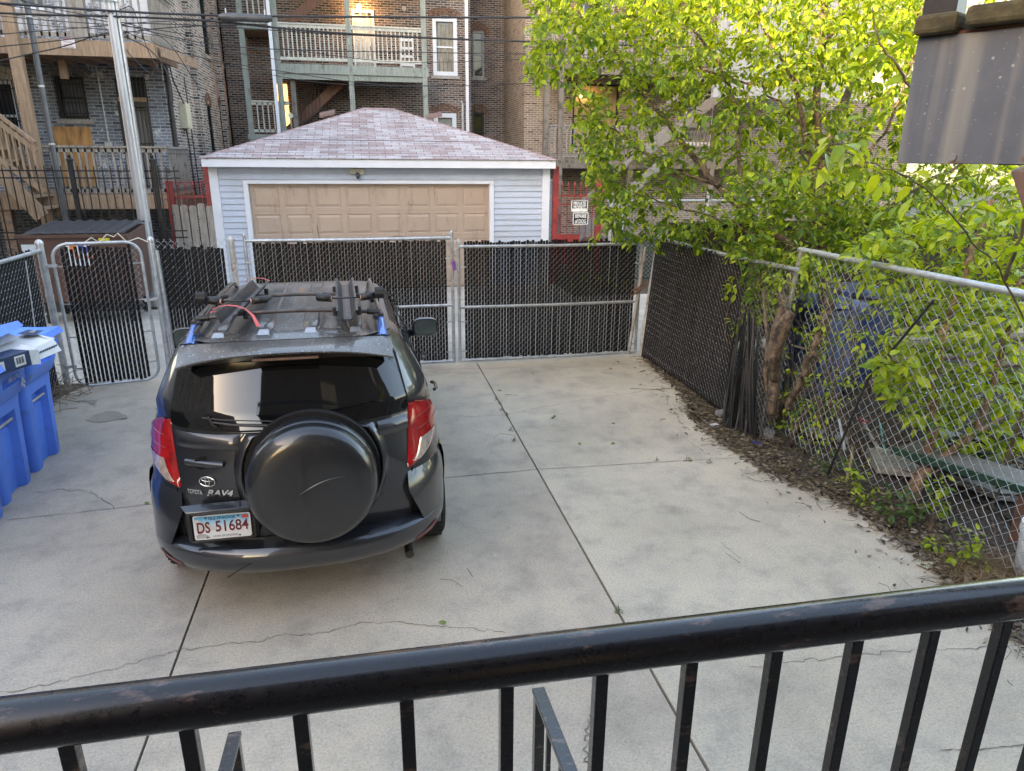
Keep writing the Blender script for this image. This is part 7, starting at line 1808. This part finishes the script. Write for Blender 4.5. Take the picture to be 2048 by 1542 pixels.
# ---------------------------------------------------------------- the neighbour's yard seen through the mesh
t = thing('board_fence', 'dark brown board fence behind the tree on the right', 'fence', (0,0,0)); r = random.Random(91)
a = Vector((4.05,9.05,0)); b = Vector((11.5,9.35,0)); L_ = (b-a).length; d = (b-a)/L_; mb = MB(); k = 0; u = 0
while u < L_:
    p = a+d*(u+.065); mb.beam(p+Vector((0,0,.06)), p+Vector((0,0,1.74+r.uniform(-.006,.006))), .13, .02, (0,1,0)); u += .137
mb.build('board', MT['browndark'], t)
mb = MB(); mb.beam(a+Vector((0,-.03,1.76)), b+Vector((0,-.03,1.76)), .10,.035); mb.beam(a+Vector((0,-.03,1.5)), b+Vector((0,-.03,1.5)), .03,.09); mb.beam(a+Vector((0,-.03,.4)), b+Vector((0,-.03,.4)), .03,.09); mb.build('rail', MT['browndark'], t)
mb = MB(); mb.box(4.7,11,3.0,8.9,-.1,-.012); tag(mb.build('dirt_yard', dirtmat('yard_dirt', (.04,.032,.025), (.085,.07,.055))), 'bare dark dirt of the neighbouring yard', 'ground', None, 'structure')
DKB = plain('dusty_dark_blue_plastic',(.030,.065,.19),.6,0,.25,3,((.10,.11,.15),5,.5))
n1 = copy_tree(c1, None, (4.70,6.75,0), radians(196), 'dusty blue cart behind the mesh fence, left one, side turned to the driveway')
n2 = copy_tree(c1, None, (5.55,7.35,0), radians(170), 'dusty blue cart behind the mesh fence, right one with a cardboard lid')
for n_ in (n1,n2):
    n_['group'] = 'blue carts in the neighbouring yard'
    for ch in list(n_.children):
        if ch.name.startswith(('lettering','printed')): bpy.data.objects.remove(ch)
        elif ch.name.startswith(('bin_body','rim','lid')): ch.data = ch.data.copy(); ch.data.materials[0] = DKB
mb = MB()
t = thing('pipe_stack', 'stack of tan pipes lying across the neighbouring yard', 'pipes', (0,0,0))
for i,(z,y) in enumerate(((.10,6.6),(.10,6.8),(.24,6.68),(.38,6.75),(.52,6.85),(.66,6.95))):
    mb = MB(); mb.tube([(5.6+.1*i,y,z+.0),(7.5,y+.05,z+.02),(10.5,y+.1,z)], .052, 12); mb.build('tan_pipe', plain('tan_pipe',(.15,.11,.07),.6,0,.2,5), t, smooth='auto')
t = thing('wire_crate', 'folding wire crate lying in the neighbouring yard', 'crate', (5.15,5.45,0), radians(12))
mb = MB()
for k in range(25): u = k*.04; mb.tube([(u,0,.0),(u,0,.42)], .0022, 3, False); mb.tube([(u,0,.42),(u,.5,.42)], .0022, 3, False); mb.tube([(u,.5,.0),(u,.5,.42)], .0022, 3, False)
for k in range(11): z = k*.042; mb.tube([(0,0,z),(.96,0,z)], .0022, 3, False); mb.tube([(0,k*.05,.42),(.96,k*.05,.42)], .0022, 3, False); mb.tube([(0,.5,z),(.96,.5,z)], .0022, 3, False)
mb.build('wire_grid', plain('dark_wire',(.10,.09,.08),.5,.5), t, fix=False)
mb = MB(); mb.tube([(-.02,0,.44),(.98,0,.44),(.98,.5,.44),(-.02,.5,.44),(-.02,0,.44)], .007, 5, False); mb.build('crate_frame', MT['galv'], t)
t = thing('garden_tool', 'red handled tool lying behind the mesh', 'tool', (0,0,0)); p = onZ(1712,862); q = onZ(1745,905)
mb = MB(); mb.tube([p+Vector((.0,0,.13)), p+Vector((.08,-.03,.09))], .028, 8); mb.build('red_grip', plain('bright_red',(.30,.012,.012),.4), t)
mb = MB(); mb.tube([p+Vector((.05,0,.1)), q+Vector((.05,0,.04)), q+Vector((.15,-.45,.02))], .018, 7); mb.build('metal_shaft', MT['galv'], t)
mb = MB(); a_ = onZ(1752,850)+Vector((0,0,.12)); b_ = onZ(1775,940); mb.tube([a_,b_+Vector((0,0,.03))], .008, 6); tag(mb.build('thin_rod', plain('teal_rod',(.05,.32,.32),.5)), 'thin teal rod lying beside the red tool', 'rod')
mb = MB(); mb.tube([onX(1678,838,3.95), onX(1690,900,3.92)], .012, 6); tag(mb.build('thin_rod', plain('pale_blue_rod',(.30,.36,.42),.5)), 'short pale grey blue rod behind the mesh left of the red tool', 'rod')
chunk('concrete_block', 1900, 905, (.5,.35,.12), plain('old_concrete',(.26,.25,.23),.95,0,.15,6), 'flat grey concrete paving piece behind the sapling', 'paving', .4, .0)
r = random.Random(97)
for k, (x_, y_, z_, w_, lab) in enumerate(((4.5,4.9,.07,.30,'broken paving slab leaning behind the mesh, left of the sapling'),(4.9,4.3,.06,.25,'grey rubble block behind the sapling stems'),(4.35,5.6,.05,.22,'small rubble block by the dusty blue cart'),(5.3,4.7,.08,.34,'large rubble slab before the wire crate'))):
    mb = MB(); mb.add([(-w_,-w_*.6,0),(w_*.9,-w_*.5,0),(w_,w_*.55,0),(-w_*.8,w_*.6,0),(-w_*.9,-w_*.5,z_),(w_*.8,-w_*.4,z_*1.2),(w_*.85,w_*.5,z_),(-w_*.7,w_*.5,z_*.9)], [(0,3,2,1),(4,5,6,7),(0,1,5,4),(1,2,6,5),(2,3,7,6),(3,0,4,7)])
    o = mb.build('rubble_block', plain('rubble_grey',(.20,.19,.17),.95,0,.25,9), None, bevel=.008); o.location = (x_,y_,-.01); o.rotation_euler = (r.uniform(-.1,.25), r.uniform(-.1,.1), r.uniform(0,3)); tag(o, lab, 'rubble')
mb = MB()
for k in range(120):
    c = Vector((r.uniform(4.5,6.2), r.uniform(3.6,6.6), r.uniform(0,.22))); d = rv(r,.35); d.z *= .35
    mb.tube(spline([c-d, c+rv(r,.06), c+d],3), r.uniform(.003,.009), 4, False)
tag(mb.build('brush_pile', MT['bark']), 'tangle of cut branches lying in the neighbouring yard behind the mesh', 'brush', None, 'stuff')
t = thing('plant_pot', 'dark green ribbed plant pot behind the sapling', 'pot', tuple(onZ(1925,955)))
mb = MB(); mb.lathe([(.001,0),(.13,0),(.17,.28),(.185,.28),(.185,.31),(.165,.31),(.15,.05),(.001,.05)],20,'z'); mb.build('pot', plain('dark_green_pot',(.012,.035,.03),.5), t, smooth='auto')
t = thing('bench', 'low green edged grey bench with brown plank legs at the right', 'bench', (0,0,0))
a_ = onZ(1870,900); p = onX(1915,905,4.35); 
mb = MB(); mb.beam((4.28,4.55,.34),(4.9,3.0,.40),.34,.035); mb.build('bench_top', plain('grey_bench',(.12,.115,.105),.8,0,.2,8), t)
mb = MB(); mb.beam((4.11,4.50,.345),(4.73,2.92,.405),.03,.06); mb.build('bench_edge', plain('green_edge',(.012,.05,.035),.5), t)
mb = MB(); mb.beam((4.42,3.55,0),(4.50,3.62,.37),.10,.03,(1,.3,0)); mb.beam((4.55,3.30,0),(4.60,3.40,.37),.22,.03,(1,.3,0)); mb.build('leg', MT['brownstair'], t)
t = thing('bucket', 'white plastic bucket with a purple label at the right edge', 'bucket', tuple(onZ(2075,1150)+Vector((0,0,0))))
mb = MB(); mb.lathe([(.001,0),(.125,0),(.132,.01),(.15,.30),(.158,.30),(.158,.315),(.152,.36),(.148,.36),(.14,.30),(.125,.012),(.001,.012)],32,'z'); mb.build('pail', plain('white_plastic',(.68,.69,.70),.4,0,.05,6), t, smooth='auto')
mb = MB(); 
for (a0,a1,z0,z1,mt) in ((-2.6,-1.6,.15,.25,'purple_print'),(-2.9,-1.4,.045,.06,'purple_line')):
    m2 = MB(); m2.grid([[((.1335+z*.055+.0015)*cos(a0+(a1-a0)*k/12),(.1335+z*.055+.0015)*sin(a0+(a1-a0)*k/12),z) for k in range(13)] for z in (z0,z1)]); m2.build('printed_label', plain(mt,(.06,.02,.20),.5), t)

# ---------------------------------------------------------------- pieces that are parts of their own
def split_loose(o):
    me = o.data; n = len(me.vertices); par = list(range(n))
    def fd(a):
        while par[a] != a: par[a] = par[par[a]]; a = par[a]
        return a
    for e in me.edges: a, b = fd(e.vertices[0]), fd(e.vertices[1]); par[a] = b
    comp = {}
    for p in me.polygons: comp.setdefault(fd(p.vertices[0]), []).append(tuple(p.vertices))
    if len(comp) < 2: return
    sm = me.polygons[0].use_smooth
    for k, (root, fs) in enumerate(list(comp.items())):
        ids = sorted({i for f in fs for i in f}); mp = {v: i for i, v in enumerate(ids)}
        m2 = bpy.data.meshes.new(me.name); m2.from_pydata([tuple(me.vertices[i].co) for i in ids], [], [tuple(mp[i] for i in f) for f in fs])
        for m_ in me.materials: m2.materials.append(m_)
        m2.polygons.foreach_set('use_smooth', [sm]*len(fs))
        if k == 0: o.data = m2
        else:
            c = o.copy(); c.data = m2; COL.objects.link(c); c.parent = o.parent
for o in list(scene.objects):
    nm = o.name.split('.')[0]
    if o.type == 'MESH' and nm in ('door_handle','clamp_ring','mount_bolt','roof_vent','lamp_bulb','roof_rib','plate_screw','bar_foot','pilaster','tailgate_panel','hinge','strap','corner_trim','knob','fender_flare') or (nm == 'post' and o.parent and o.parent.name.startswith('wooden_porch')) or (nm in ('rim_beam','deck','window') and o.parent and o.parent.name.startswith(('wooden_porch','brick_apartment_house')) and o.type == 'MESH' and not o.children) or (nm == 'wheel' and o.parent and o.parent.name.startswith('wheeled_cart') and False):
        split_loose(o)
